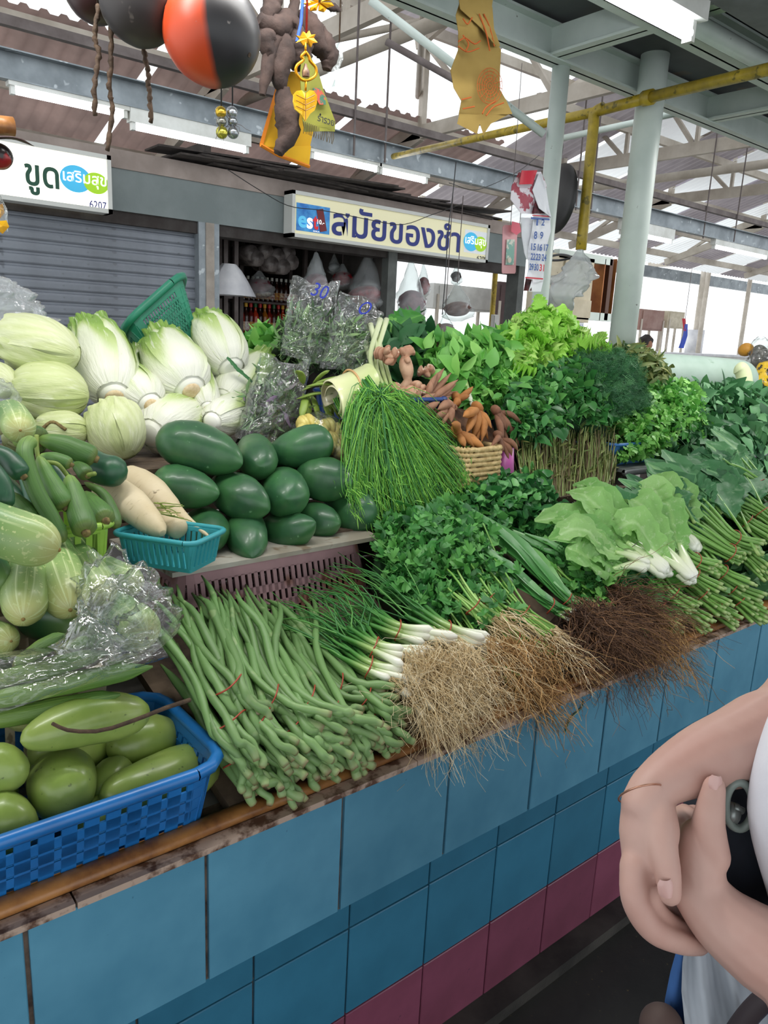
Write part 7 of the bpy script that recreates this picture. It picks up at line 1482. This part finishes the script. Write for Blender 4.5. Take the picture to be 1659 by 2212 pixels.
e = clothq('yellow_flag', 'yellow cloth flag with an orange border behind the dark root', 'flag', [(610, 640, 155), (603, 668, 180), (590, 680, 230), (578, 678, 280), (565, 672, 315), (566, 668, 318)], 1.55, m_yf, 'cloth', .004)
sheet('border', [(606, 612, 155), (561, 569, 312)], m_or, e, 1.547, wob=.0); b = B(); b.tube([A(563, 313, 1.545), A(600, 335, 1.545), A(668, 360, 1.545)], .004, 6); b.build('border', m_or, e)
V = [A(x, y, 1.55) for x, y in ((565, 315), (672, 315), (668, 358), (600, 335))]; mk('cloth', V, [(0, 1, 2, 3)], m_yf, e, smooth=False)
e = clothq('green_pennant', 'olive green pennant with Thai lettering and a dark fringe', 'flag', [(652, 668, 120), (650, 690, 160), (650, 702, 200), (650, 714, 240), (655, 723, 262), (660, 724, 284)], 1.47, M('olive_cloth', '#8c8c34', '#76782c', sc=8, rough=.8, transl=.15), 'cloth', .003)
fit_text('ร่ำรวย', 'lettering', e, M('dark_letters', '#23251c'), A(684, 262, 1.465), A(720, 274, 1.465), A(686, 244, 1.465), V3(-.3, -1, 0), .02, .004)
sheet('print', [(676, 690, 190), (680, 702, 206), (690, 704, 226)], M('red_green_print', '#a8442c', '#2f5f4a', sc=60, edge=(.48, .52)), e, 1.462, wob=0)
strands('fringe', e, M('dark_fringe', '#4a3f24', rough=.9), [[A(x, 262 + (x - 655) * .36, 1.47), A(x + 1, 275 + (x - 655) * .36, 1.468), A(x + R.uniform(-3, 3), 288 + (x - 655) * .36, 1.47)] for x in range(656, 724, 4)], .0011, 4, .6)
m_gold = M('gold_foil', '#e3a51e', '#c9840f', sc=20, rough=.25, metal=.7); 
def flat(e, nm, pts, Y, mat, th=.003):
    P = [A(x, y, Y) for x, y in pts]; c = sum(P) / len(P); n = len(P); V = P + [p + V3(0, th, 0) for p in P] + [c - V3(0, th, 0), c + V3(0, th * 2, 0)]
    mk(nm, V, [((i + 1) % n, i, 2 * n) for i in range(n)] + [(n + i, n + (i + 1) % n, 2 * n + 1) for i in range(n)] + [(i, (i + 1) % n, n + (i + 1) % n, n + i) for i in range(n)], mat, e, smooth=False)
YG = 1.38
e = thing('gold_charm', 'gold charm string with a starburst, a bottle-shaped frame and a leaf', 'charm', A(660, 262, YG)); flat(e, 'starburst', [(640, 92), (648, 84), (640, 76), (650, 78), (655, 68), (662, 72), (668, 66), (672, 75), (682, 74), (678, 82), (686, 92), (676, 93), (672, 102), (664, 92), (656, 98), (650, 90)], YG, m_gold)
b = B(); b.tube(spline([A(x, y, YG) for x, y in ((660, 112), (651, 122), (655, 130), (641, 142), (640, 158), (652, 172), (668, 172), (682, 162), (682, 146), (670, 132), (667, 122), (660, 112))], 40), .003, 7); b.build('bottle_frame', m_gold, e, True)
b = B(); b.tube([A(660, 92, YG), A(660, 112, YG)], .0022, 6); b.tube([A(661, 172, YG), A(660, 196, YG)], .0022, 6); b.build('chain', m_gold, e, True); body('figurine', [A(661, 166, YG), A(660, 138, YG)], .008, tab((0, .9), (.4, 1), (.7, .5), (1, .3)), M('dark_figurine', '#4a2c26', '#8a6a4a', sc=90), e, n=10, m=10)
flat(e, 'gold_leaf', [(660, 262), (650, 246), (638, 236), (634, 220), (635, 204), (642, 196), (652, 195), (660, 202), (668, 195), (678, 196), (685, 206), (685, 222), (680, 238), (670, 246)], YG, M('bright_gold_leaf', '#f0c22c', '#d89a18', sc=14, rough=.25, metal=.4))
b = B(); 
for y in (210, 222, 234): b.tube([A(640, y - 5, YG - .006), A(660, y + 5, YG - .006), A(680, y - 5, YG - .006)], .0008, 4)
b.tube([A(660, 200, YG - .006), A(660, 260, YG - .006)], .001, 4); b.build('engraved_vein', M('brown_engraving', '#8a5a1a'), e); cord('cord', A(662, 70, YG), M('red_cord', '#b02c20'), e, .0022)
e = thing('foil_flower', 'yellow foil flower at the top edge above the gold charm', 'decoration', A(690, 20, 1.4)); 
for k in range(7): a = k * .9; flat(e, 'petal', [(690, 5), (690 + 26 * math.cos(a), 5 + 18 * math.sin(a)), (690 + 34 * math.cos(a + .35), 5 + 22 * math.sin(a + .35)), (690 + 24 * math.cos(a + .7), 5 + 18 * math.sin(a + .7))], 1.4 + .003 * k, m_gold)
cord('cord', A(690, 5, 1.4), m_stem, e)
b = B(); b.tube([A(655, -10, 1.42), A(650, 50, 1.42), A(641, 90, 1.42)], .003, 6); tag(b.build('rope', M('blue_rope', '#2c55b8', rough=.8)), 'blue cord hanging in front of the gnarled root', 'cord')
e = thing('foil_streamer', 'silvery clear foil streamer hanging right of the gnarled root', 'decoration', A(722, 190, 1.6)); sheet('foil', [(728, 738, 92), (718, 736, 130), (712, 730, 160), (716, 722, 188)], m_filmw, e, 1.6, wob=.012); cord('cord', A(733, 92, 1.6), m_stem, e)
# yellow cloth with red print
e = thing('printed_cloth', 'long yellow cloth with orange-red printed circle hanging at the top centre right', 'cloth', A(1040, 290, 1.6)); m_yc = M('ochre_cloth', '#a68b4a', '#8f7538', sc=5, rough=.85, transl=.2); rows_ = [(1000, 1050, -40), (995, 1058, 0), (992, 1062, 30), (988, 1068, 70), (985, 1076, 110), (980, 1080, 150), (980, 1086, 190), (990, 1093, 220), (990, 1100, 248)]
sheet('cloth', rows_, m_yc, e, 1.6, .0015, .012); V = [A(x, y, 1.6) + V3(0, -.004, 0) for x, y in ((990, 246), (1025, 248), (1060, 248), (1100, 246), (1058, 268), (1042, 292), (1034, 268), (1028, 290), (985, 268))]; mk('hem', V, [(0, 1, 6, 7, 8), (1, 2, 4, 5, 6), (2, 3, 4)], m_yc, e, smooth=False)
sheet('fold', [(985, 1050, -20), (998, 1062, 18), (1040, 1072, 60), (1066, 1078, 100)], m_yc, e, 1.585, .0015, .008); cord('cord', A(1025, -40, 1.6), m_stem, e)
m_rp = M('orange_red_print', '#b0541e', rough=.9); c = A(1058, 186, 1.585); U_ = px2m(1, c)
for r_ in (34, 28, 21, 15, 9, 4): b = B(); b.tube([A(1058 + r_ * .8 * math.cos(a), 186 + r_ * 1.15 * math.sin(a), 1.582) for a in np.linspace(0, 6.283, 33)], .0009, 4, False); b.build('printed_ring', m_rp, e)
for k in range(14): a = k * .449; b = B(); b.tube([A(1058 + 10 * .8 * math.cos(a), 186 + 11 * math.sin(a), 1.582), A(1058 + 33 * .8 * math.cos(a + .15), 186 + 36 * math.sin(a + .15), 1.582)], .0008, 4); b.build('printed_line', m_rp, e)
for pts in ([(990, 90), (1005, 82), (1025, 95), (1038, 88)], [(990, 100), (1010, 112), (1035, 104)], [(1000, 76), (1012, 95), (1005, 112)], [(1070, 218), (1050, 232), (1042, 246)], [(1088, 222), (1065, 232), (1050, 250)], [(998, 215), (1018, 210)], [(1000, 235), (1025, 230)], [(1035, 30), (1050, 70), (1058, 110)], [(1045, 30), (1058, 60), (1068, 100)], [(1000, 40), (1010, 52), (1020, 38)]):
    b = B(); b.tube(spline([A(x, y, 1.58) for x, y in pts], 10), .0018, 5); b.build('printed_stroke', m_rp, e)
# bells
for lab, x, cols2 in (('string of gold bells hanging beside the orange and black gourd', 478, ('#c9a83c', '#8a8a80', '#b8b24a')), ('string of silvery bells right of the gold bells', 502, ('#b0b4b8', '#8f9498', '#9aa0a4'))):
    e = thing('bell_string', lab, 'bells', A(x, 300, 1.9))
    for y, cc, r in ((242, cols2[0], 12), (262, cols2[1], 11), (286, cols2[2], 13)):
        p = A(x + (y - 262) * .05, y, 1.9); body('bell', [p - V3(0, 0, px2m(r, p)), p + V3(0, 0, px2m(r, p))], px2m(r, p), ell, M('bell_' + cc[1:], cc, rough=.25, metal=.8), e, n=14, m=10)
    strands('tassel', e, m_rust, wig(A(x, 262, 1.9), A(x, 275, 1.9), 10, .003, 5, spread1=.02), .001, 4); cord('cord', A(x, 242, 1.9), MATS['black_wire'], e)
# left edge ornaments
e = thing('wooden_block', 'varnished wooden block hanging at the left edge over the sign', 'ornament', A(10, 290, 1.5)); b = B(); b.tube([A(-30, 268, 1.5), A(29, 274, 1.5)], px2m(20, A(0, 270, 1.5)), 14); b.build('block', m_wood, e, True); cord('cord', A(-5, 255, 1.5), m_stem, e)
e = thing('wooden_bird', 'black and red rounded wooden ornament with a dark curved wing at the left edge', 'ornament', A(5, 365, 1.5)); body('ornament', [A(-35, 335, 1.5), A(28, 340, 1.5)], px2m(27, A(0, 335, 1.5)), ell, M('black_red_lacquer', '#1c1414', '#8e1c20', sc=9, rough=.25, edge=(.52, .56)), e, n=20, m=16)
body('wing', [A(-30, 298, 1.48), A(30, 298, 1.48), A(74, 316, 1.48)], px2m(9, A(0, 300, 1.5)), tab((0, 1), (.7, .9), (1, .1)), M('dark_brown_wood', '#3c2826', rough=.4), e, n=10, m=16, sq=.4); cord('cord', A(-5, 300, 1.5), m_stem, e)
e = thing('foil_packet', 'clear packet with gold and yellow foil at the left edge over the shutter', 'ornament', A(5, 500, 1.5)); blob_film('film', e, [A(-5, 418, 1.5), A(0, 460, 1.5), A(8, 500, 1.5)], px2m(16, A(0, 460, 1.5)), m_film, tab((0, .2), (.4, 1), (1, .6)), n=16, m=12); flat(e, 'yellow_leaf', [(-10, 478), (14, 476), (20, 490), (6, 505), (-8, 495)], 1.49, MATS['bright_gold_leaf']); flat(e, 'gold_leaf', [(-10, 445), (6, 440), (10, 460), (0, 472)], 1.495, m_gold); cord('cord', A(-4, 420, 1.5), m_stem, e)
# big lamp under the canopy, loose wires
zL = A(1490, 76, 1.25)[2]; xL = A(1490, 76, 1.25)[0]
e = thing('fluorescent_lamp', 'large lit fluorescent lamp under the stall canopy at the top right', 'lamp', (xL - .6, 1.25, zL)); b = B(); b.tube([(xL - 1.2, 1.25, zL), (xL - .01, 1.25, zL)], .016, 16); b.build('tube', m_tube, e, True)
b = B(); b.span(xL - 1.22, xL + .02, 1.215, 1.285, zL + .03, zL + .085); b.build('housing', m_fix, e)
for q_ in (xL - .005, xL - 1.2): b = B(); b.span(q_ - .008, q_ + .008, 1.236, 1.264, zL - .02, zL + .035); b.build('lamp_holder', m_fix, e)
b = B(); b.span(xL - .7, xL - .68, 1.24, 1.26, zL + .08, ZC + .08); b.build('hanger', m_fix, e)
m_wire = MATS['black_wire']
for lab, pts, Y in (('thin cable sagging from the wall top to the cream sign', [(490, 365), (560, 410), (625, 445), (700, 455), (800, 475), (870, 485), (930, 465), (1000, 440)], 5.8), ('long black string hanging in front of the cream sign', [(985, 350), (978, 420), (968, 500), (962, 600), (955, 680)], 3.9), ('wire running from the beam to the calendar', [(970, 395), (1020, 410), (1060, 400), (1120, 370), (1165, 335)], 3.0), ('thin wire hanging down the post behind the calendar', [(1160, 640), (1158, 660), (1160, 700), (1158, 740)], 1.88)):
    b = B(); b.tube(spline([A(x, y, Y) for x, y in pts], 30), .0035 if Y > 3 else .0018, 5); tag(b.build('cable', m_wire, None, True), lab, 'cable')
# ================================================================ far right background
q = simple('far_cabinet', 'distant brown and white cabinets right of the thick post', 'cabinet', 1380, 1436, 672, 712, 9.0, .3, M('far_brown', '#7a5248', '#94766a', sc=3)); feet(q, A(1385, 700, 9)[0], A(1432, 700, 9)[0], 9.0, .3, A(1400, 690, 9)[2], m_cream)
q = simple('far_cabinet', 'distant cream fuse box beside the brown cabinet', 'box', 1440, 1480, 675, 708, 9.0, .2, m_crm); feet(q, A(1445, 700, 9)[0], A(1478, 700, 9)[0], 9.0, .2, A(1460, 690, 9)[2], m_cream)
p = A(1497, 760, 9.3); e = thing('wrapped_post', 'distant post wrapped in white cloth', 'post', (p[0], 9.3, 0)); b = B(); b.tube([(p[0], 9.3, 0), (p[0], 9.3, A(1510, 560, 9.3)[2])], .06, 12); b.build('post', m_cream, e, True); b = B(); b.tube([(p[0], 9.3, A(1497, 790, 9.3)[2]), (p[0], 9.3, A(1497, 712, 9.3)[2])], .19, 14); b.build('cloth_wrap', m_wht, e, True)
e = thing('hanging_cloth', 'blue and red cloth hanging by the distant cabinets', 'cloth', A(1472, 750, 8.5)); sheet('cloth', [(1478, 1488, 700), (1472, 1484, 725), (1466, 1474, 752)], M('blue_cloth', '#3450b8'), e, 8.5, wob=.03); sheet('cloth', [(1474, 1484, 688), (1474, 1482, 715)], m_cred, e, 8.48, wob=.03); b = B(); pp = A(1480, 690, 8.5); b.tube([pp, V3(pp[0], 8.5, 3.6)], .006, 5); b.build('string', m_rust, e)
zf = A(1450, 762, 8.0)[2]; e = thing('far_counter', 'distant white market counter beyond the winter melon', 'counter', (13, 8, 0)); b = B(); b.span(9.5, 22, 8, 8.9, 0, zf - .04); b.build('body', m_cabw, e); b = B(); b.span(9.45, 22, 7.95, 8.95, zf - .04, zf); b.build('top', m_wht, e)
for px, Y, lab in ((1600, 9.3, 'a'), (1445, 10, 'b')):
    pass
# ================================================================ people
m_skin = M('skin', '#c2a094', '#b48a7e', sc=9, rough=.5, spec=.35, edge=(.3, .75)); m_nail = M('finger_nail', '#c39a92', rough=.35, coat=.3)
m_skin2 = M('tanned_skin', '#9a6a50', rough=.6); m_shirt = M('white_tshirt', '#dcdde2', '#c9cad2', sc=3, rough=.85, bump=.2, bsc=40); m_hair = M('dark_hair', '#1d1715', '#2c221e', sc=40, rough=.6)
def limb_geo(b, pts, rad, n=14, m=22, sq=1.0):
    P = spline(pts, m); k = len(rad); r = np.interp(np.linspace(0, 1, m), np.linspace(0, 1, k), rad); T = frames(P)[0]
    P0 = [P[0] - T[0] * r[0] * q for q in (.98, .7, .35)]; P1 = [P[-1] + T[-1] * r[-1] * q for q in (.35, .7, .98)]
    PP = np.vstack([P0, P, P1]); rr = np.concatenate([[r[0] * q for q in (.2, .7, .93)], r, [r[-1] * q for q in (.93, .7, .2)]])
    V, Fc, U = tube_geo(PP, rr, n, True, sq); b.add(V, Fc, U)
def organic(name, parts, vox, mat, parent, smooth_it=6):
    b = B()
    for q in parts: limb_geo(b, *q[:2], **(q[2] if len(q) > 2 else {}))
    t = b.build('tmp', mat, None, True); md = t.modifiers.new('r', 'REMESH'); md.mode = 'VOXEL'; md.voxel_size = vox; sm = t.modifiers.new('s', 'SMOOTH'); sm.factor = .5; sm.iterations = smooth_it
    dg = bpy.context.evaluated_depsgraph_get(); dg.update(); me = bpy.data.meshes.new_from_object(t.evaluated_get(dg)); off = PW[t.name]; bpy.data.objects.remove(t)
    V = np.empty(len(me.vertices) * 3); me.vertices.foreach_get('co', V); V = V.reshape(-1, 3) + off; Fc = [tuple(p.vertices) for p in me.polygons]; bpy.data.meshes.remove(me)
    return (V, Fc) if name is None else mk(name, V, Fc, mat, parent)
def D(px, py, d): return AD(px, py, d)
def pr(n, d): return n * d / F
PX, PY = 1.09, .21
person = thing('person', 'person at the right edge in a white shirt, hands folded, one gripping the other wrist', 'person', (PX, PY, 0))
sh1 = V3(PX + .02, PY + .10, 1.34); sh2 = V3(PX + .02, PY - .20, 1.35)
# arm one: comes from the upper right, hand bends down, fingers curl under the other wrist
d1 = .80
armA = [([sh1, D(1760, 1500, .86), D(1640, 1592, .83), D(1520, 1640, .81), D(1425, 1692, .80), D(1388, 1740, .79)], [.048, .048, pr(92, .83), pr(74, .81), pr(52, .8), pr(47, .79)])]
armA += [([D(1388, 1735, .79), D(1385, 1800, .785), D(1388, 1875, .78)], [pr(46, .79), pr(50, .79), pr(44, .78)], dict(sq=.8)), ([D(1420, 1745, .785), D(1430, 1800, .775), D(1428, 1850, .775)], [pr(38, .79), pr(38, .78), pr(26, .78)])]
armA += [([D(1425, 1775, .775), D(1432, 1835, .762), D(1443, 1885, .752), D(1447, 1932, .748)], [pr(36, .77), pr(33, .76), pr(28, .75), pr(25, .75)])]   # thumb
armA += [([D(1372, 1870, .775), D(1372, 1945, .765), D(1410, 2008, .765), D(1470, 2036, .775), D(1512, 2044, .79)], [pr(34, .77), pr(30, .77), pr(28, .77), pr(25, .77), pr(20, .79)]),
         ([D(1392, 1880, .78), D(1402, 1950, .78), D(1445, 1998, .79), D(1500, 2018, .80), D(1535, 2020, .82)], [pr(32, .78), pr(28, .78), pr(26, .79), pr(24, .8), pr(20, .82)]),
         ([D(1405, 1870, .80), D(1420, 1930, .81), D(1460, 1970, .825), D(1510, 1985, .84)], [pr(30, .8), pr(27, .81), pr(25, .82), pr(20, .84)]),
         ([D(1415, 1850, .82), D(1440, 1900, .835), D(1480, 1935, .845), D(1510, 1940, .855)], [pr(27, .82), pr(24, .83), pr(22, .84), pr(18, .85)])]
# arm two: from the lower right up to the gripped wrist; thumb points up
armB = [([sh2, V3(PX + .0, PY - .30, 1.12), D(1900, 2210, .70), D(1740, 2110, .74), D(1640, 2045, .765), D(1560, 1985, .775), D(1510, 1925, .785)], [.052, .047, .046, .042, pr(88, .76), pr(72, .77), pr(60, .78)])]
armB += [([D(1512, 1930, .785), D(1510, 1870, .785), D(1512, 1810, .785)], [pr(58, .78), pr(54, .78), pr(44, .78)]), ([D(1535, 1850, .78), D(1530, 1785, .775), D(1536, 1740, .77), D(1543, 1698, .765)], [pr(42, .78), pr(36, .775), pr(30, .77), pr(24, .765)])]
armB += [([D(1490, 1830, .80), D(1470, 1780, .82), D(1455, 1760, .845)], [pr(32, .8), pr(26, .82), pr(20, .84)]), ([D(1505, 1820, .81), D(1492, 1775, .83), D(1478, 1755, .85)], [pr(30, .81), pr(25, .83), pr(20, .85)]),
         ([D(1520, 1815, .82), D(1512, 1775, .84), D(1500, 1755, .86)], [pr(28, .82), pr(24, .84), pr(19, .86)]), ([D(1535, 1830, .82), D(1540, 1790, .845), D(1532, 1765, .865)], [pr(25, .82), pr(21, .84), pr(17, .86)])]
G1_ = organic(None, armA, .0032, m_skin, None, 5); G2_ = organic(None, armB, .0032, m_skin, None, 5)
core = [([V3(PX, PY, .86), V3(PX, PY, 1.05), V3(PX, PY - .02, 1.30), V3(PX - .02, PY - .03, 1.42), V3(PX - .03, PY - .02, 1.5)], [.135, .12, .14, .06, .05], dict(sq=.8)), ([V3(PX - .06, PY + .0, 1.52), V3(PX - .04, PY - .02, 1.60), V3(PX - .03, PY - .03, 1.66)], [.062, .085, .078]), ([sh1, V3(PX, PY, 1.36), sh2], [.06, .07, .06]),
        ([V3(PX - .145, PY + .01, 1.585), V3(PX - .125, PY + .005, 1.6)], [.012, .012]),
        ([V3(PX, PY + .08, .86), V3(PX - .04, PY + .09, .48), V3(PX + .01, PY + .1, .09), V3(PX - .1, PY + .11, .045)], [.09, .062, .042, .035]), ([V3(PX, PY - .08, .86), V3(PX - .04, PY - .1, .48), V3(PX + .01, PY - .11, .09), V3(PX - .1, PY - .12, .045)], [.09, .062, .042, .035])]
G3_ = organic(None, core, .012, m_skin, None, 3)
V = np.concatenate([G1_[0], G2_[0], G3_[0]]); o1 = len(G1_[0]); o2 = o1 + len(G2_[0]); Fc = G1_[1] + [tuple(i + o1 for i in f) for f in G2_[1]] + [tuple(i + o2 for i in f) for f in G3_[1]]
mk('body', V, Fc, m_skin, person)
def nail(c, d, up, w_, l_):
    d = nrm(d); up = nrm(up - d * np.dot(up, d)); x = np.cross(d, up); V = []
    for i in range(6):
        v = i / 5 * 2 - 1
        for j in range(7): u = j / 6 * 2 - 1; k = (1 - abs(v) ** 3 * .35); V.append(c + d * v * l_ + x * u * w_ * k - up * (u * u) * w_ * .45)
    mk('nail', V, [(i * 7 + j, i * 7 + j + 1, (i + 1) * 7 + j + 1, (i + 1) * 7 + j) for i in range(5) for j in range(6)], m_nail, person)
nail(D(1443, 1922, .748 - pr(25, .75) * 1.0), D(1447, 1935, .75) - D(1440, 1880, .75), -FW, pr(19, .75), pr(19, .75))
nail(D(1548, 1692, .765 - pr(23, .765) * .98), D(1548, 1680, .765) - D(1540, 1730, .765), -FW, pr(15, .76), pr(15, .76))
b = B(); pts = [D(1388 + 49 * math.cos(a) - 3, 1714 - 12 * math.cos(a) + 16 * math.sin(a) * -1, .795 - .036 * math.sin(a)) for a in np.linspace(0, 6.283, 30)]; b.tube(pts, .0011, 6, False); b.build('thin_bracelet', M('rose_gold', '#b98a74', rough=.3, metal=.7), person, True)
# clothes
def shell(nm, rings, mat, n=36, folds=.006, fr=9):
    V = []
    for (c, rx, ry) in rings:
        for j in range(n): a = j / n * 6.2832; k = 1 + folds / max(rx, .01) * math.sin(a * fr + c[2] * 8); V.append(V3(c[0] + rx * k * math.cos(a), c[1] + ry * k * math.sin(a), c[2]))
    return mk(nm, V, [(i * n + j, i * n + (j + 1) % n, (i + 1) * n + (j + 1) % n, (i + 1) * n + j) for i in range(len(rings) - 1) for j in range(n)], mat, person)
shell('tshirt', [(V3(PX - .01, PY, .80), .20, .185), (V3(PX, PY, .95), .185, .16), (V3(PX, PY, 1.1), .16, .14), (V3(PX + .01, PY - .01, 1.25), .15, .14), (V3(PX + .01, PY - .01, 1.36), .13, .14), (V3(PX - .02, PY, 1.42), .09, .12), (V3(PX - .03, PY, 1.46), .065, .07)], m_shirt)
b = B(); limb_geo(b, [D(1850, 1450, .80), D(1770, 1590, .77), D(1732, 1760, .76), D(1750, 1950, .80)], [pr(70, .8), pr(105, .76), pr(108, .76), pr(80, .8)], n=24); b.build('sleeve', m_shirt, person, True)
for s_, e_ in ((sh2, V3(PX, PY - .3, 1.12)),):
    b = B(); P = spline([s_ + (s_ - e_) * .2, s_, s_ + (e_ - s_) * .7], 8); b.tube(P, [.045, .056, .058, .058, .059, .06, .061, .062], 18, False); b.build('sleeve', m_shirt, person, True)
shell('blue_shorts', [(V3(PX - .02, PY, .46), .17, .2), (V3(PX - .01, PY, .62), .165, .19), (V3(PX, PY, .84), .15, .165)], M('denim_blue', '#2f5a94', '#264a7c', sc=8, rough=.85), folds=.008)
body('hair', [V3(PX + .0, PY - .03, 1.50), V3(PX + .01, PY - .04, 1.6), V3(PX - .02, PY - .03, 1.69)], .1, tab((0, .5), (.3, .9), (.7, 1), (1, .3)), M('brown_hair', '#5a3f2c', sc=30, rough=.6), person)
# things she holds
e = thing('shoulder_bag', 'dark navy bag with a grey ring held against the shirt', 'bag', D(1600, 1900, .86)); P = [D(1590, 1640, .88), D(1585, 1760, .86), D(1610, 1880, .86), D(1660, 1930, .88)]; body('pouch', P, .052, capsule(.2), M('navy_fabric', '#1a2230', '#121824', sc=20, rough=.8), e, n=20, m=20, sq=.6, lump=.1)
b = B(); b.tube([D(1597 + 30 * math.cos(a), 1740 + 50 * math.sin(a), .79 + .008 * math.sin(a)) for a in np.linspace(0, 6.2832, 40)], .0045, 8, False); b.build('ring', M('grey_green_plastic', '#84908a', rough=.4), e, True)
b = B(); b.tube([D(1568, 1752, .80), D(1590, 1758, .80)], .011, 12); b.tube([D(1585, 1742, .795), D(1605, 1752, .795)], .004, 8); b.build('clip', M('grey_metal_clip', '#8c9290', rough=.35, metal=.5), e, True)
e = thing('towel', 'grey-white folded towel hanging below the folded hands', 'towel', D(1550, 2250, .98)); rows_ = [(1480, 1600, 2040), (1474, 1625, 2080), (1472, 1650, 2140), (1480, 1680, 2220), (1492, 1700, 2330)]
V = []
for s_ in (0, .02):
    for xl, xr, y in rows_:
        for j in range(15): u = j / 14; V.append(D(xl + (xr - xl) * u, y, .93 + s_ + .012 * math.sin(u * 16 + y * .006)))
K = 75; Fc = [(s_ * K + i * 15 + j, s_ * K + i * 15 + j + 1, s_ * K + (i + 1) * 15 + j + 1, s_ * K + (i + 1) * 15 + j) for s_ in (0, 1) for i in range(4) for j in range(14)]
Fc += [(i * 15, (i + 1) * 15, K + (i + 1) * 15, K + i * 15) for i in range(4)]; mk('cloth', V, Fc, M('grey_white_towel', '#a7adb4', '#959ba4', sc=5, rough=.95), e)
e = thing('blue_cloth', 'blue cloth edge hanging left of the grey-white towel', 'cloth', D(1450, 2250, 1.0)); V = []
rows_ = [(1462, 1500, 2050), (1448, 1500, 2100), (1436, 1500, 2160), (1428, 1510, 2330)]
for s_ in (0, .02):
    for xl, xr, y in rows_:
        for j in range(6): u = j / 5; V.append(D(xl + (xr - xl) * u, y, .975 + s_ + .01 * math.sin(u * 6 + y * .01)))
K = 24; Fc = [(s_ * K + i * 6 + j, s_ * K + i * 6 + j + 1, s_ * K + (i + 1) * 6 + j + 1, s_ * K + (i + 1) * 6 + j) for s_ in (0, 1) for i in range(3) for j in range(5)] + [(i * 6, (i + 1) * 6, K + (i + 1) * 6, K + i * 6) for i in range(3)]
mk('cloth', V, Fc, MATS['denim_blue'], e)
b = B(); b.tube(spline([D(1720, 2130, .86), D(1650, 2160, .88), D(1590, 2230, .9), D(1560, 2300, .92)], 14), .012, 10); tag(b.build('strap', M('dark_strap', '#2a2024', rough=.6), None, True), 'dark strap crossing the towel at the bottom right corner', 'strap')
body_ = thing('brown_round_shape', 'unidentified blurry brown rounded shape at the bottom edge beside the blue cloth', 'pouch', D(1430, 2260, .95)); body('pouch', [D(1450, 2320, .95), D(1432, 2240, .95), D(1425, 2172, .95)], pr(46, .95), capsule(.35), M('dull_brown', '#4a3832', '#3c2c28', sc=12, rough=.7), body_)  # brown shape of unknown identity, built as a plain rounded body
# distant people
def far_person(lab, px, py, Y, h, shirt, face=0):
    p = A(px, py, Y); x, y = p[0], p[1]; e = thing('person', lab, 'person', (x, y, 0)); z = h - .12
    organic('body', [([V3(x, y, z), V3(x, y, z + .06)], [.085, .08]), ([V3(x, y, z - .1), V3(x, y, z - .2), V3(x, y, z - .5), V3(x, y, z - .75)], [.05, .11, .12, .13], dict(sq=1.35)), ([V3(x - .19, y, z - .25), V3(x - .23, y - .03, z - .55), V3(x - .16, y - .22, z - .65)], [.055, .045, .035]), ([V3(x + .19, y, z - .25), V3(x + .23, y - .03, z - .55), V3(x + .16, y - .22, z - .65)], [.055, .045, .035]),
        ([V3(x - .09, y, z - .75), V3(x - .09, y, z - 1.1), V3(x - .09, y, .06), V3(x - .09, y - .12, .04)], [.09, .06, .04, .035]), ([V3(x + .09, y, z - .75), V3(x + .09, y, z - 1.1), V3(x + .09, y, .06), V3(x + .09, y - .12, .04)], [.09, .06, .04, .035])], .02, m_skin2, e, 3)
    b = B(); limb_geo(b, [V3(x, y, z - .15), V3(x, y, z - .3), V3(x, y, z - .85)], [.13, .165, .16]); b.build('shirt', shirt, e, True)
    b = B(); limb_geo(b, [V3(x, y, z - .8), V3(x, y, .5)], [.17, .15]); b.build('skirt', M('dark_cloth', '#33343a', rough=.9), e, True)
    body('hair', [V3(x, y + .03, z - .06), V3(x, y + .02, z + .04), V3(x, y + .01, z + .15)], .1, tab((0, .8), (.3, 1), (.75, .95), (1, .3)), m_hair, e, lump=.15); return e
hz = A(1397, 745, 6.5)[2]
far_person('distant person with short dark hair and a white top, right of the thick post', 1397, 745, 6.5, hz + .12, m_wht)
far_person('distant person whose dark hair just shows behind the lettuce', 1258, 762, 6.0, A(1258, 765, 6.0)[2] + .10, m_wht)
